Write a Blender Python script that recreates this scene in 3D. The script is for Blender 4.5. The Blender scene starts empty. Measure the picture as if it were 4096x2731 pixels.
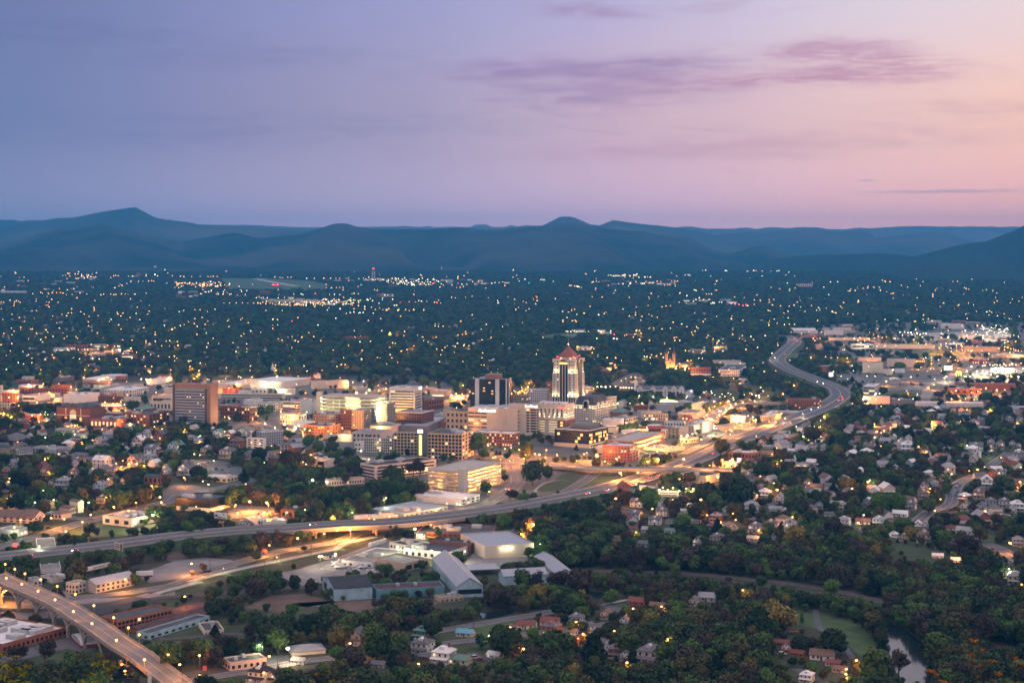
import bpy,bmesh,math,random
import numpy as np
from mathutils import Vector,Matrix
random.seed(7);np.random.seed(7)
R=math.radians
SC=bpy.context.scene
COL=SC.collection
# ------------------------------------------------------------------ camera
FPX,CX,HY,CH=6400.0,2048.0,1010.0,235.0
cd=bpy.data.cameras.new("camera");cam=bpy.data.objects.new("camera",cd);COL.objects.link(cam)
cam.location=(0,0,CH);cam.rotation_euler=(R(90),0,0)
cd.sensor_width=36;cd.lens=36*FPX/4096;cd.shift_y=-(1365.5-HY)/4096
cd.clip_start=1;cd.clip_end=80000
SC.camera=cam
# ------------------------------------------------------------------ world: dusk sky
def lin(c):
 return tuple((v/255/12.92)if v/255<=0.04045 else((v/255+0.055)/1.055)**2.4 for v in c)
HAZE_D=5.6e-5;AIR=(.05,.14,.30);SKYK=3.0
W=bpy.data.worlds.new("World");SC.world=W;W.use_nodes=True
def build_world():
 nt=W.node_tree;N=nt.nodes;L=nt.links;N.clear()
 tc=N.new("ShaderNodeTexCoord");sp=N.new("ShaderNodeSeparateXYZ");L.new(tc.outputs["Generated"],sp.inputs[0])
 def M(op,a,b=None,clamp=False):
  n=N.new("ShaderNodeMath");n.operation=op;n.use_clamp=clamp
  for i,v in enumerate((a,b)):
   if v is None:continue
   if isinstance(v,(int,float)):n.inputs[i].default_value=v
   else:L.new(v,n.inputs[i])
  return n.outputs[0]
 az=M("ARCTAN2",sp.outputs[0],sp.outputs[1])
 el=M("ARCSINE",sp.outputs[2])
 t=M("MULTIPLY_ADD",az,1.0);t.node.inputs[2].default_value=0.5;t.node.use_clamp=True
 def ramp(stops,fac):
  r=N.new("ShaderNodeValToRGB");r.color_ramp.interpolation='B_SPLINE'
  e=r.color_ramp.elements
  while len(e)<len(stops):e.new(0.5)
  for k,(p,c)in enumerate(stops):
   e[k].position=p;e[k].color=(*c,1)
  L.new(fac,r.inputs[0]);return r.outputs[0]
 def mix(f,a,b):
  m=N.new("ShaderNodeMix");m.data_type='RGBA';m.clamp_factor=True
  for s,v in((m.inputs[0],f),(m.inputs[6],a),(m.inputs[7],b)):
   if isinstance(v,(int,float)):s.default_value=v
   elif isinstance(v,tuple):s.default_value=v
   else:L.new(v,s)
  return m.outputs[2]
 T_=lambda L_:math.exp(-HAZE_D*L_)
 def sk(c,L_):      # sky radiance that shows as colour c through L_ metres of the dusk air
  return tuple(max(0.0,(v-(1-T_(L_))*a)/T_(L_))/SKYK for v,a in zip(lin(c),AIR))
 def rmp(L_,stops):return ramp([(p,sk(c,L_))for p,c in stops],t)
 hz=rmp(17500,[(0.0,(118,128,164)),(.19,(124,134,170)),(.31,(146,146,180)),(.45,(168,156,186)),(.55,(184,162,190)),(.64,(200,166,186)),(.72,(210,166,178)),(.81,(212,163,172)),(1,(212,158,160))])
 md=rmp(5200,[(0.0,(106,122,166)),(.19,(112,128,172)),(.31,(138,138,178)),(.44,(166,156,186)),(.5,(186,168,192)),(.56,(202,172,192)),(.66,(222,188,194)),(.74,(236,196,190)),(.81,(246,200,186)),(1,(248,192,168))])
 tp=rmp(2700,[(0.0,(102,117,164)),(.19,(110,123,170)),(.31,(134,140,186)),(.45,(162,162,204)),(.53,(176,172,212)),(.6,(194,186,217)),(.69,(216,206,224)),(.81,(234,216,221)),(1,(244,212,208))])
 s1=N.new("ShaderNodeMapRange");s1.interpolation_type='SMOOTHSTEP';L.new(el,s1.inputs[0]);s1.inputs[1].default_value=0.0;s1.inputs[2].default_value=0.085
 s2=N.new("ShaderNodeMapRange");s2.interpolation_type='SMOOTHSTEP';L.new(el,s2.inputs[0]);s2.inputs[1].default_value=0.075;s2.inputs[2].default_value=0.165
 s3=N.new("ShaderNodeMapRange");s3.interpolation_type='SMOOTHSTEP';L.new(el,s3.inputs[0]);s3.inputs[1].default_value=0.17;s3.inputs[2].default_value=0.7
 c=mix(s1.outputs[0],hz,md);c=mix(s2.outputs[0],c,tp)
 # clouds: stretched noise inside soft elliptical masks given as sky directions
 cb=N.new("ShaderNodeCombineXYZ");L.new(az,cb.inputs[0]);L.new(el,cb.inputs[1])
 def noise(scale,sx,sy,rot=0.0,det=6,dist=0.0,off=0):
  mp=N.new("ShaderNodeMapping");L.new(cb.outputs[0],mp.inputs[0])
  mp.inputs["Scale"].default_value=(sx,sy,1);mp.inputs["Rotation"].default_value=(0,0,rot);mp.inputs["Location"].default_value=(off,off,0)
  n=N.new("ShaderNodeTexNoise");n.inputs["Scale"].default_value=scale;n.inputs["Detail"].default_value=det
  n.inputs["Distortion"].default_value=dist;n.inputs["Roughness"].default_value=0.55
  L.new(mp.outputs[0],n.inputs["Vector"]);return n.outputs[0]
 def dirn(x,y):
  a=math.atan((x-CX)/FPX);e=math.atan(-(y-HY)/FPX*math.cos(a));return a,e
 def mask(x,y,rx,ry,rot):
  a,e=dirn(x,y)
  mp=N.new("ShaderNodeMapping");mp.vector_type='TEXTURE';L.new(cb.outputs[0],mp.inputs[0])
  mp.inputs["Location"].default_value=(a,e,0);mp.inputs["Rotation"].default_value=(0,0,rot)
  mp.inputs["Scale"].default_value=(rx/FPX,ry/FPX,1)
  v=N.new("ShaderNodeVectorMath");v.operation='LENGTH';L.new(mp.outputs[0],v.inputs[0])
  m=N.new("ShaderNodeMapRange");m.interpolation_type='SMOOTHERSTEP';L.new(v.outputs["Value"],m.inputs[0])
  m.inputs[1].default_value=1.0;m.inputs[2].default_value=0.0;return m.outputs[0]
 streak=noise(26,1,7,R(4),7,0.5)
 streak2=noise(34,1,7,R(-7),7,1.4,3)
 def cloud(col,c,masks,nz,lo,hi,amt):
  tot=None
  for m in masks:
   mk=mask(*m[:5]);mk=M("MULTIPLY",mk,m[5])
   tot=mk if tot is None else M("ADD",tot,mk,True)
  r=N.new("ShaderNodeMapRange");r.interpolation_type='SMOOTHSTEP';r.inputs[1].default_value=lo;r.inputs[2].default_value=hi
  s=M("ADD",nz,M("MULTIPLY",tot,0.34));L.new(s,r.inputs[0])
  f=M("MULTIPLY",r.outputs[0],M("MULTIPLY",M("POWER",tot,0.45),amt))
  return mix(f,c,(*(v/SKYK for v in lin(col)),1))
 c=cloud((146,106,162),c,[(2150,285,760,95,R(1),1),(2680,268,560,100,R(5),1),(2450,380,900,110,R(2),.9)],streak,0.40,1.04,0.55)
 c=cloud((190,116,158),c,[(3560,285,560,95,R(-1),1),(3480,200,330,85,R(-4),1),(3200,205,290,80,R(6),1),(3050,320,640,70,R(3),.85)],streak2,0.38,1.04,0.6)
 c=cloud((150,150,182),c,[(3820,766,560,14,0,1),(3470,722,60,7,0,1)],streak2,0.4,0.9,0.4)
 c=cloud((170,124,165),c,[(2330,40,460,60,R(-3),.9),(2800,40,700,60,R(2),.5)],streak,0.45,1.0,0.5)
 c=cloud((98,100,150),c,[(350,130,1300,120,R(-1),.8),(1000,240,1200,80,R(2),.8),(1400,500,1800,90,0,.7),(600,560,1400,70,0,.6)],streak,0.45,1.05,0.25)
 c=cloud((200,140,165),c,[(3300,560,1500,110,R(1),.8),(3900,430,700,80,R(-3),.8),(2500,620,1500,80,R(0),.7)],streak,0.45,1.05,0.35)
 # faint darker contrails
 for(x,y,rx,rot)in((2820,520,300,R(-6)),(2330,520,260,R(-7)),(2950,690,90,R(-9))):
  c=mix(M("MULTIPLY",M("POWER",mask(x,y,rx,5,rot),0.6),0.22),c,(*(v/SKYK for v in lin((170,130,160))),1))
 zen=(1.16/SKYK,1.07/SKYK,1.26/SKYK,1)
 c=mix(s3.outputs[0],c,zen)
 bk=N.new("ShaderNodeMapRange");bk.interpolation_type='SMOOTHSTEP';L.new(sp.outputs[1],bk.inputs[0]);bk.inputs[1].default_value=0.55;bk.inputs[2].default_value=-0.3
 c=mix(bk.outputs[0],c,(1.32/SKYK,1.10/SKYK,1.14/SKYK,1))
 low=N.new("ShaderNodeMapRange");L.new(el,low.inputs[0]);low.inputs[1].default_value=-0.02;low.inputs[2].default_value=-0.2
 c=mix(low.outputs[0],c,(0.03/SKYK,0.035/SKYK,0.045/SKYK,1))
 bg=N.new("ShaderNodeBackground");L.new(c,bg.inputs[0]);bg.inputs[1].default_value=SKYK
 out=N.new("ShaderNodeOutputWorld");L.new(bg.outputs[0],out.inputs[0])
build_world()
W.cycles.sampling_method='MANUAL';W.cycles.sample_map_resolution=512
sun=bpy.data.lights.new("sun",'SUN');so=bpy.data.objects.new("sun",sun);COL.objects.link(so)
sun.energy=0.8;sun.angle=R(22);sun.color=(1.0,0.56,0.42)
so.rotation_euler=Vector((-0.92,-0.30,-0.14)).to_track_quat('-Z','Y').to_euler()   # afterglow, from the right beyond the valley
# ------------------------------------------------------------------ render set-up
SC.view_settings.view_transform='Standard';SC.view_settings.look='None'
SC.view_settings.exposure=0.0;SC.view_settings.gamma=1.0
CY=SC.cycles
CY.use_denoising=True
try:CY.denoiser='OPENIMAGEDENOISE'
except Exception:pass
CY.max_bounces=5;CY.diffuse_bounces=1;CY.glossy_bounces=2;CY.transmission_bounces=2;CY.volume_bounces=1;CY.transparent_max_bounces=8
CY.sample_clamp_indirect=1.5;CY.sample_clamp_direct=0;CY.caustics_reflective=False;CY.caustics_refractive=False
CY.use_light_tree=True;CY.use_adaptive_sampling=True;CY.adaptive_threshold=0.02
CY.pixel_filter_type='BLACKMAN_HARRIS';CY.filter_width=1.6
# ------------------------------------------------------------------ ground height and pixel -> place
def zg(Y):
 if Y<786:return 228-0.29*max(Y,-400)
 if Y<2800:return 0.0
 if Y<9500:return(Y-2800)*116/6700
 return 116.0
CR={'A':(0,1450,3.336),'B':(650,1450,3.336),'C':(1300,1450,3.336),'D':(1850,1350,3.336),'E':(2400,1350,3.336),'F':(3000,1280,3.92),
  'G':(3500,1280,3.92),'H':(0,1850,3.336),'I':(650,1850,3.336),'J':(1300,1850,3.336),'K':(1950,1800,3.336),'L':(2600,1600,3.336),
  'M':(3396,1600,3.336),'N':(0,2261,3.336),'O':(650,2261,3.336),'P':(1200,2130,2.94),'Q':(1900,2130,2.94),'R':(2400,1950,2.94),
  'S':(3296,1950,2.94),'T':(3100,2200,2.361),'W':(0,1000,2.296),'X':(1024,1000,2.296),'Y':(2048,1000,2.296),'Z':(3072,1000,2.296),'.':(0,0,1)}
def px(c,X,Y):
 a,b,s=CR[c];return a+X/s,b+Y/s
def gp(x,y,h=0.0):
 """the point h metres above the ground that is seen at source pixel (x, y)"""
 Y=2500.0
 for _ in range(60):
  zz=zg(max(Y,790))+h
  Yn=(CH-zz)*FPX/max(y-HY,3)
  Y=0.5*Y+0.5*Yn
 return Vector(((x-CX)/FPX*Y,Y,zg(max(Y,790))))
def sx(p):return CX+FPX*p[0]/p[1]
def sy(p):return HY+FPX*(CH-p[2])/p[1]
# ------------------------------------------------------------------ materials
MAT={}
def mat(name,col,rough=0.85,noise=0.0,nscale=0.3,metal=0.0,emis=None,estr=0.0,rnd=0.0,col2=None,bump=0.0,spec=0.3,stretch=None,det=4):
 if name in MAT:return MAT[name]
 m=bpy.data.materials.new(name);m.use_nodes=True;nt=m.node_tree;N=nt.nodes;L=nt.links
 b=N["Principled BSDF"];b.inputs["Roughness"].default_value=rough;b.inputs["Metallic"].default_value=metal
 b.inputs["Specular IOR Level"].default_value=spec
 b.inputs["Base Color"].default_value=(*col,1)
 last=None
 if noise>0 or col2:
  tc=N.new("ShaderNodeTexCoord");mp=N.new("ShaderNodeMapping");L.new(tc.outputs["Object"],mp.inputs[0])
  if stretch:mp.inputs["Scale"].default_value=stretch
  n=N.new("ShaderNodeTexNoise");n.inputs["Scale"].default_value=nscale;n.inputs["Detail"].default_value=det
  L.new(mp.outputs[0],n.inputs["Vector"])
  r=N.new("ShaderNodeMapRange");L.new(n.outputs[0],r.inputs[0]);r.inputs[1].default_value=0.3;r.inputs[2].default_value=0.7
  mx=N.new("ShaderNodeMix");mx.data_type='RGBA';L.new(r.outputs[0],mx.inputs[0])
  c2=col2 if col2 else tuple(v*(1-noise)for v in col)
  c1=col if col2 else tuple(min(1,v*(1+noise))for v in col)
  mx.inputs[6].default_value=(*c1,1);mx.inputs[7].default_value=(*c2,1)
  last=mx.outputs[2]
  if bump>0:
   bp=N.new("ShaderNodeBump");bp.inputs["Strength"].default_value=bump;bp.inputs["Distance"].default_value=1.0
   L.new(n.outputs[0],bp.inputs["Height"]);L.new(bp.outputs[0],b.inputs["Normal"])
 if rnd>0:
  oi=N.new("ShaderNodeObjectInfo");hs=N.new("ShaderNodeHueSaturation")
  r2=N.new("ShaderNodeMapRange");L.new(oi.outputs["Random"],r2.inputs[0]);r2.inputs[3].default_value=1-rnd;r2.inputs[4].default_value=1+rnd
  L.new(r2.outputs[0],hs.inputs["Value"])
  mh=N.new("ShaderNodeMath");mh.operation='MULTIPLY_ADD';L.new(oi.outputs["Random"],mh.inputs[0]);mh.inputs[1].default_value=7.13;mh.inputs[2].default_value=0
  fr=N.new("ShaderNodeMath");fr.operation='FRACT';L.new(mh.outputs[0],fr.inputs[0])
  r3=N.new("ShaderNodeMapRange");L.new(fr.outputs[0],r3.inputs[0]);r3.inputs[3].default_value=0.47;r3.inputs[4].default_value=0.53
  L.new(r3.outputs[0],hs.inputs["Hue"])
  if last:L.new(last,hs.inputs["Color"])
  else:hs.inputs["Color"].default_value=(*col,1)
  last=hs.outputs[0]
 if last:L.new(last,b.inputs["Base Color"])
 if emis:
  b.inputs["Emission Color"].default_value=(*emis,1);b.inputs["Emission Strength"].default_value=estr
  m.cycles.emission_sampling='NONE'
 MAT[name]=m;return m
ORANGE=(1.0,0.34,0.06);WARM=(1.0,0.66,0.30);WHITE=(1.0,0.80,0.48);GREENW=(0.86,1.0,0.55);COOL=(0.9,0.97,1.0)
# ------------------------------------------------------------------ mesh helpers
class MB:
 def __init__(s):s.v=[];s.f=[];s.m=[]
 def add(s,vs,fs,mi=0):
  o=len(s.v);s.v+=[tuple(p)for p in vs];s.f+=[tuple(i+o for i in f)for f in fs];s.m+=[mi]*len(fs);return s
 def box(s,x0,y0,z0,x1,y1,z1,mi=0,bottom=False):
  vs=[(x0,y0,z0),(x1,y0,z0),(x1,y1,z0),(x0,y1,z0),(x0,y0,z1),(x1,y0,z1),(x1,y1,z1),(x0,y1,z1)]
  fs=[(0,1,5,4),(1,2,6,5),(2,3,7,6),(3,0,4,7),(4,5,6,7)]
  if bottom:fs.append((3,2,1,0))
  return s.add(vs,fs,mi)
 def prism(s,pts,z0,z1,mi=0,top=True):
  n=len(pts);vs=[(p[0],p[1],z0)for p in pts]+[(p[0],p[1],z1)for p in pts]
  fs=[(i,(i+1)%n,n+(i+1)%n,n+i)for i in range(n)]
  if top:fs.append(tuple(range(n,2*n)))
  return s.add(vs,fs,mi)
 def cyl(s,x,y,z0,z1,r0,r1=None,n=8,mi=0):
  r1=r0 if r1 is None else r1
  vs=[(x+r*math.cos(2*math.pi*k/n),y+r*math.sin(2*math.pi*k/n),z)for r,z in((r0,z0),(r1,z1))for k in range(n)]
  fs=[(k,(k+1)%n,n+(k+1)%n,n+k)for k in range(n)]+[tuple(range(n,2*n))]
  return s.add(vs,fs,mi)
 def tube(s,a,b,r0,r1=None,n=6,mi=0):
  a=Vector(a);b=Vector(b);d=(b-a).normalized();r1=r0 if r1 is None else r1
  u=d.orthogonal().normalized();w=d.cross(u)
  vs=[p+r*(u*math.cos(2*math.pi*k/n)+w*math.sin(2*math.pi*k/n))for p,r in((a,r0),(b,r1))for k in range(n)]
  fs=[(k,(k+1)%n,n+(k+1)%n,n+k)for k in range(n)]+[tuple(range(n,2*n)),tuple(range(n-1,-1,-1))]
  return s.add(vs,fs,mi)
 def ball(s,c,r,mi=0,sz=1.0):
  n,k=8,5;vs=[(c[0],c[1],c[2]-r*sz)]
  for i in range(1,k):
   a=math.pi*i/k-math.pi/2
   for j in range(n):vs.append((c[0]+r*math.cos(a)*math.cos(2*math.pi*j/n),c[1]+r*math.cos(a)*math.sin(2*math.pi*j/n),c[2]+r*sz*math.sin(a)))
  vs.append((c[0],c[1],c[2]+r*sz));fs=[]
  for j in range(n):fs.append((0,1+(j+1)%n,1+j))
  for i in range(k-2):
   for j in range(n):fs.append((1+i*n+j,1+i*n+(j+1)%n,1+(i+1)*n+(j+1)%n,1+(i+1)*n+j))
  t=len(vs)-1
  for j in range(n):fs.append((1+(k-2)*n+j,1+(k-2)*n+(j+1)%n,t))
  return s.add(vs,fs,mi)
 def mesh(s,name,*mats):
  me=bpy.data.meshes.new(name);me.from_pydata(s.v,[],s.f)
  for m in mats:me.materials.append(m)
  if len(mats)>1:me.polygons.foreach_set("material_index",s.m)
  me.update();return me
 def obj(s,name,mats,parent=None,loc=None):
  if not isinstance(mats,(list,tuple)):mats=[mats]
  return link(name,s.mesh(name,*mats),parent,loc)
def link(name,me,parent=None,loc=None,rot=None,scale=None):
 o=bpy.data.objects.new(name,me);COL.objects.link(o)
 if parent:o.parent=parent
 if loc is not None:o.location=loc
 if rot is not None:o.rotation_euler=rot
 if scale is not None:o.scale=scale
 return o
def tag(o,label=None,cat=None,group=None,kind=None):
 if label:o["label"]=label
 if cat:o["category"]=cat
 if group:o["group"]=group
 if kind:o["kind"]=kind
 return o
def grid_mesh(name,P,m,kind="structure",smooth=True):
 """P: array (rows, cols, 3)"""
 r,c,_=P.shape;me=bpy.data.meshes.new(name)
 idx=np.arange(r*c).reshape(r,c)
 q=np.stack([idx[:-1,:-1],idx[:-1,1:],idx[1:,1:],idx[1:,:-1]],-1).reshape(-1,4)
 me.vertices.add(r*c);me.vertices.foreach_set("co",P.reshape(-1).astype(np.float32))
 me.loops.add(q.size);me.loops.foreach_set("vertex_index",q.reshape(-1).astype(np.int32))
 me.polygons.add(len(q));me.polygons.foreach_set("loop_start",(np.arange(len(q))*4).astype(np.int32));me.polygons.foreach_set("loop_total",np.full(len(q),4,np.int32))
 me.materials.append(m);me.update();me.validate()
 if smooth:me.polygons.foreach_set("use_smooth",np.ones(len(q),bool))
 o=link(name,me);
 if kind:o["kind"]=kind
 return o
# ------------------------------------------------------------------ ground
def forest_mat(name,c1,c2,sc,bump=1.0,c3=None):
 m=bpy.data.materials.new(name);m.use_nodes=True;nt=m.node_tree;N=nt.nodes;L=nt.links
 b=N["Principled BSDF"];b.inputs["Roughness"].default_value=1;b.inputs["Specular IOR Level"].default_value=0.05
 g=N.new("ShaderNodeNewGeometry")
 n1=N.new("ShaderNodeTexNoise");n1.inputs["Scale"].default_value=sc;n1.inputs["Detail"].default_value=8;n1.inputs["Roughness"].default_value=0.65
 n2=N.new("ShaderNodeTexNoise");n2.inputs["Scale"].default_value=sc*0.09;n2.inputs["Detail"].default_value=4
 L.new(g.outputs["Position"],n1.inputs["Vector"]);L.new(g.outputs["Position"],n2.inputs["Vector"])
 r=N.new("ShaderNodeMapRange");L.new(n1.outputs[0],r.inputs[0]);r.inputs[1].default_value=0.32;r.inputs[2].default_value=0.68
 mx=N.new("ShaderNodeMix");mx.data_type='RGBA';L.new(r.outputs[0],mx.inputs[0]);mx.inputs[6].default_value=(*c1,1);mx.inputs[7].default_value=(*c2,1)
 r2=N.new("ShaderNodeMapRange");L.new(n2.outputs[0],r2.inputs[0]);r2.inputs[1].default_value=0.42;r2.inputs[2].default_value=0.62
 m2=N.new("ShaderNodeMix");m2.data_type='RGBA';L.new(r2.outputs[0],m2.inputs[0]);L.new(mx.outputs[2],m2.inputs[6]);m2.inputs[7].default_value=(*(c3 or c2),1)
 if not c3:r2.inputs[4].default_value=0.5
 L.new(m2.outputs[2],b.inputs["Base Color"])
 bp=N.new("ShaderNodeBump");bp.inputs["Strength"].default_value=bump;bp.inputs["Distance"].default_value=6
 L.new(n1.outputs[0],bp.inputs["Height"]);L.new(bp.outputs[0],b.inputs["Normal"])
 MAT[name]=m;return m
m_ground=forest_mat("ground_soil",(0.035,0.05,0.028),(0.075,0.085,0.05),0.05,0.3,(0.05,0.045,0.035))
ys=np.concatenate([np.linspace(-300,786,24),np.linspace(800,2800,60),np.linspace(2900,9500,90),np.linspace(9700,21600,30)])
xs=np.linspace(-1,1,90)
P=np.zeros((len(ys),len(xs),3))
for i,Y in enumerate(ys):
 w=700+0.75*max(Y,0)
 P[i,:,0]=xs*w;P[i,:,1]=Y;P[i,:,2]=zg(Y)
 if Y<786:P[i,:,2]-=1.0
ground=grid_mesh("ground",P,m_ground)
# ------------------------------------------------------------------ mountains
def nz1(X,seed,scale,octs=5):
 rs=np.random.RandomState(seed);out=np.zeros_like(X,dtype=float);a=1.0
 for o in range(octs):
  for _ in range(3):
   f=(2**o)/scale*rs.uniform(0.7,1.4);out+=a/3*np.sin(X*f*2*math.pi+rs.uniform(0,6.28))
  a*=0.5
 return out
def ridge(name,pts,Yc,Yf,Yb,m,seed,zf=100,spur=0.30,cols=420,rows=44,rough=2.0):
 xs_=np.linspace(pts[0][0],pts[-1][0],cols)
 yy=np.interp(xs_,[p[0]for p in pts],[p[1]for p in pts])
 Xc=(xs_-CX)/FPX*Yc;zc=CH-(yy-HY)/FPX*Yc
 zc=zc+nz1(Xc,seed,260,4)*rough
 T=np.concatenate([np.linspace(0,1,rows),np.linspace(1.05,2,10)])
 P=np.zeros((len(T),cols,3))
 for i,t in enumerate(T):
  if t<=1:
   Y=Yf+(Yc-Yf)*t;base=t**1.15
   sp=nz1(Xc+500*t,seed+1,1900,4)*math.sin(math.pi*min(1,t*1.02))**0.8
   h=base+spur*sp*(0.35+0.65*(1-abs(2*t-1)))
   h=np.clip(h,0.02*t,1.0 if t<1 else 1)
   if t==1:h=np.ones(cols)
   else:h=np.minimum(h,0.12+0.9*t)
  else:
   Y=Yc+(Yb-Yc)*(t-1);h=np.full(cols,(2-t)**1.2)
  X=Xc*Y/Yc if t<=1 else Xc
  P[i,:,0]=X;P[i,:,1]=Y;P[i,:,2]=zf-3+(zc-zf+3)*h
 # keep the front slopes from rising above the sight line of the crest
 for i,t in enumerate(T):
  if t<1:
   lim=CH+(zc-CH)*P[i,:,1]/Yc-6*(1-t)*10
   P[i,:,2]=np.minimum(P[i,:,2],np.maximum(lim,zf-3+(zc-zf)*0.02))
 return grid_mesh(name,P,m)
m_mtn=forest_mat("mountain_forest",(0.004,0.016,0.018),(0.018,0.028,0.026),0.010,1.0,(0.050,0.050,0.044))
m_far2=forest_mat('farthest_forest_haze_paled',(.07,.09,.10),(.11,.125,.135),.006,1.0)  # base colour paled to stand in for distance haze on the farthest ridges
m_far=forest_mat("far_forest_haze_paled",(0.020,0.040,0.044),(0.050,0.066,0.066),0.006,1.0,(0.085,0.080,0.075))  # forest colour lightened so the back ridges look hazier than the near ones
m_hill=forest_mat("hill_forest",(0.005,0.013,0.012),(0.020,0.034,0.028),0.022,1.0)
def q1(l):return[(X/1.68,780+Y/1.68)for X,Y in l]
def q2(l):return[(1350+X/1.68,780+Y/1.68)for X,Y in l]
def q3(l):return[(2696+X/1.68,780+Y/1.68)for X,Y in l]
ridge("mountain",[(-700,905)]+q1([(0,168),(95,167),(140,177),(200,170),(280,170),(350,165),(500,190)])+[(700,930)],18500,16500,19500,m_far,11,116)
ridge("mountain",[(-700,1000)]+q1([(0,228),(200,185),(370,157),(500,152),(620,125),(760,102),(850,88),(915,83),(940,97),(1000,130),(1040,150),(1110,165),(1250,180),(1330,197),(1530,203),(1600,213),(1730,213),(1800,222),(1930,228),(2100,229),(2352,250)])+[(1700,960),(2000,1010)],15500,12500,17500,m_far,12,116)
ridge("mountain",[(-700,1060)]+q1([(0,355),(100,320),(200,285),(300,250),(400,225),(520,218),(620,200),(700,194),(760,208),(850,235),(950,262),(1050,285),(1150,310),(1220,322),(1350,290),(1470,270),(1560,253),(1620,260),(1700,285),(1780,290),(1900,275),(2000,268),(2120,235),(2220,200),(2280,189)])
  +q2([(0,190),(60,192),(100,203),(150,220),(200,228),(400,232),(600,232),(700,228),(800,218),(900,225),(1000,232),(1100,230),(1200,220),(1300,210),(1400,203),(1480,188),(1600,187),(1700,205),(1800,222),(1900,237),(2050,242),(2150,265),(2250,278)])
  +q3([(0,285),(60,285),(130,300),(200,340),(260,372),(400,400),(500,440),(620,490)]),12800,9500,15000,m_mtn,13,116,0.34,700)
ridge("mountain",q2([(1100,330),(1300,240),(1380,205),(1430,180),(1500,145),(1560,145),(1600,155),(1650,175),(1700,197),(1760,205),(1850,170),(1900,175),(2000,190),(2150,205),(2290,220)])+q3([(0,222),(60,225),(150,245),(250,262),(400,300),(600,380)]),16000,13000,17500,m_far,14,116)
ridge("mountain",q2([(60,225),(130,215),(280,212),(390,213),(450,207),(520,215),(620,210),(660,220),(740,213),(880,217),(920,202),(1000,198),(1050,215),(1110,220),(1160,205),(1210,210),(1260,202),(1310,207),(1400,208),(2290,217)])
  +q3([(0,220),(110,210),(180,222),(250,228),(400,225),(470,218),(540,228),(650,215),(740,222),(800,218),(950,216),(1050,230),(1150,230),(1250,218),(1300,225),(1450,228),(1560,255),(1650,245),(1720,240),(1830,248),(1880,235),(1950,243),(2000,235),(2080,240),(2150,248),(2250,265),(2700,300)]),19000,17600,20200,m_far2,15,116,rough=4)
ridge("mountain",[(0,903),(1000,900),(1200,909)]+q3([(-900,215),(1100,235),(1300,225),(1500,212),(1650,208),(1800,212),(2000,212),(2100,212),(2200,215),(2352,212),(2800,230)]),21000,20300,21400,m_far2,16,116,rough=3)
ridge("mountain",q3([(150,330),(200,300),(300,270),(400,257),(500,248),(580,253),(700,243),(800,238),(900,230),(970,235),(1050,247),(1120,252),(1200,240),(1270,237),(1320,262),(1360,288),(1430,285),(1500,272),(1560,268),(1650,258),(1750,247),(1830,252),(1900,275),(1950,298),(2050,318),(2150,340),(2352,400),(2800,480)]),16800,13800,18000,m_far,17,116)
ridge("hill",q3([(330,420),(380,400),(450,375),(520,350),(590,341),(640,355),(700,380),(800,400),(950,430)]),12600,11600,13600,m_mtn,18,116,cols=160)
ridge("hill",q3([(450,500),(540,460),(650,435),(780,415),(900,405),(1150,400),(1350,393),(1500,400),(1600,412),(1750,440),(1900,480),(2000,510)]),10800,9600,11800,m_hill,19,116,cols=300)
ridge("hill",q3([(1400,500),(1550,425),(1700,395),(1800,365),(1900,340),(2000,320),(2100,312),(2180,280),(2260,250),(2310,228),(2352,205),(2500,150),(2700,140),(3100,200)]),10200,7600,12500,m_hill,20,80,cols=300)
ridge("hill",[(-700,1084),(0,1080),(300,1088),(700,1078),(1000,1086),(1400,1074),(1800,1082),(2100,1070),(2500,1078),(2900,1066),(3300,1076),(3700,1070),(4200,1076),(4800,1080)],9900,9300,10600,m_hill,23,110,rough=4,rows=14)
# ------------------------------------------------------------------ surfaces
from mathutils.geometry import tessellate_polygon
m_asph=mat("asphalt",(0.075,0.078,0.09),0.9,0.22,0.08,det=6)
m_asph2=mat("asphalt_dark",(0.045,0.047,0.055),0.9,0.25,0.1,det=6)
m_conc=mat("concrete_paving",(0.26,0.25,0.24),0.9,0.18,0.2,det=6)
m_deck=mat("concrete_deck",(0.20,0.19,0.185),0.9,0.15,0.15)
m_city=mat("city_paving",(0.09,0.085,0.085),0.95,0.35,0.03,det=8)
m_gravel=mat("gravel_yard",(0.15,0.145,0.15),0.95,0.3,0.05,det=8)
m_dirt=mat("bare_soil",(0.10,0.070,0.055),1,0.3,0.06,det=8)
m_grass=mat("lawn_grass",(0.042,0.075,0.026),1,0.3,0.09,det=8)
m_grassd=mat("rough_grass",(0.030,0.050,0.020),1,0.35,0.07,det=8)
m_paint=mat("road_paint",(0.34,0.33,0.32),0.7)
m_walk=mat("sidewalk_concrete",(0.17,0.165,0.16),0.9,0.15,0.2)
m_rail=mat("rail_ballast",(0.075,0.065,0.065),0.95,0.3,0.3)
m_steel=mat("rail_steel",(0.12,0.10,0.09),0.5,metal=0.6)
m_barr=mat("barrier_concrete",(0.30,0.28,0.26),0.85,0.12,0.3)
NOTREE=[]      # ground polygons / strips in which no tree may stand
VIS=[]         # (x0, x1, y0, y1, depth): picture area a tree in front must leave clear
def inpoly(p,poly):
 x,y=p;r=False;j=len(poly)-1
 for i in range(len(poly)):
  xi,yi=poly[i];xj,yj=poly[j]
  if(yi>y)!=(yj>y)and x<(xj-xi)*(y-yi)/(yj-yi)+xi:r=not r
  j=i
 return r
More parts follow.
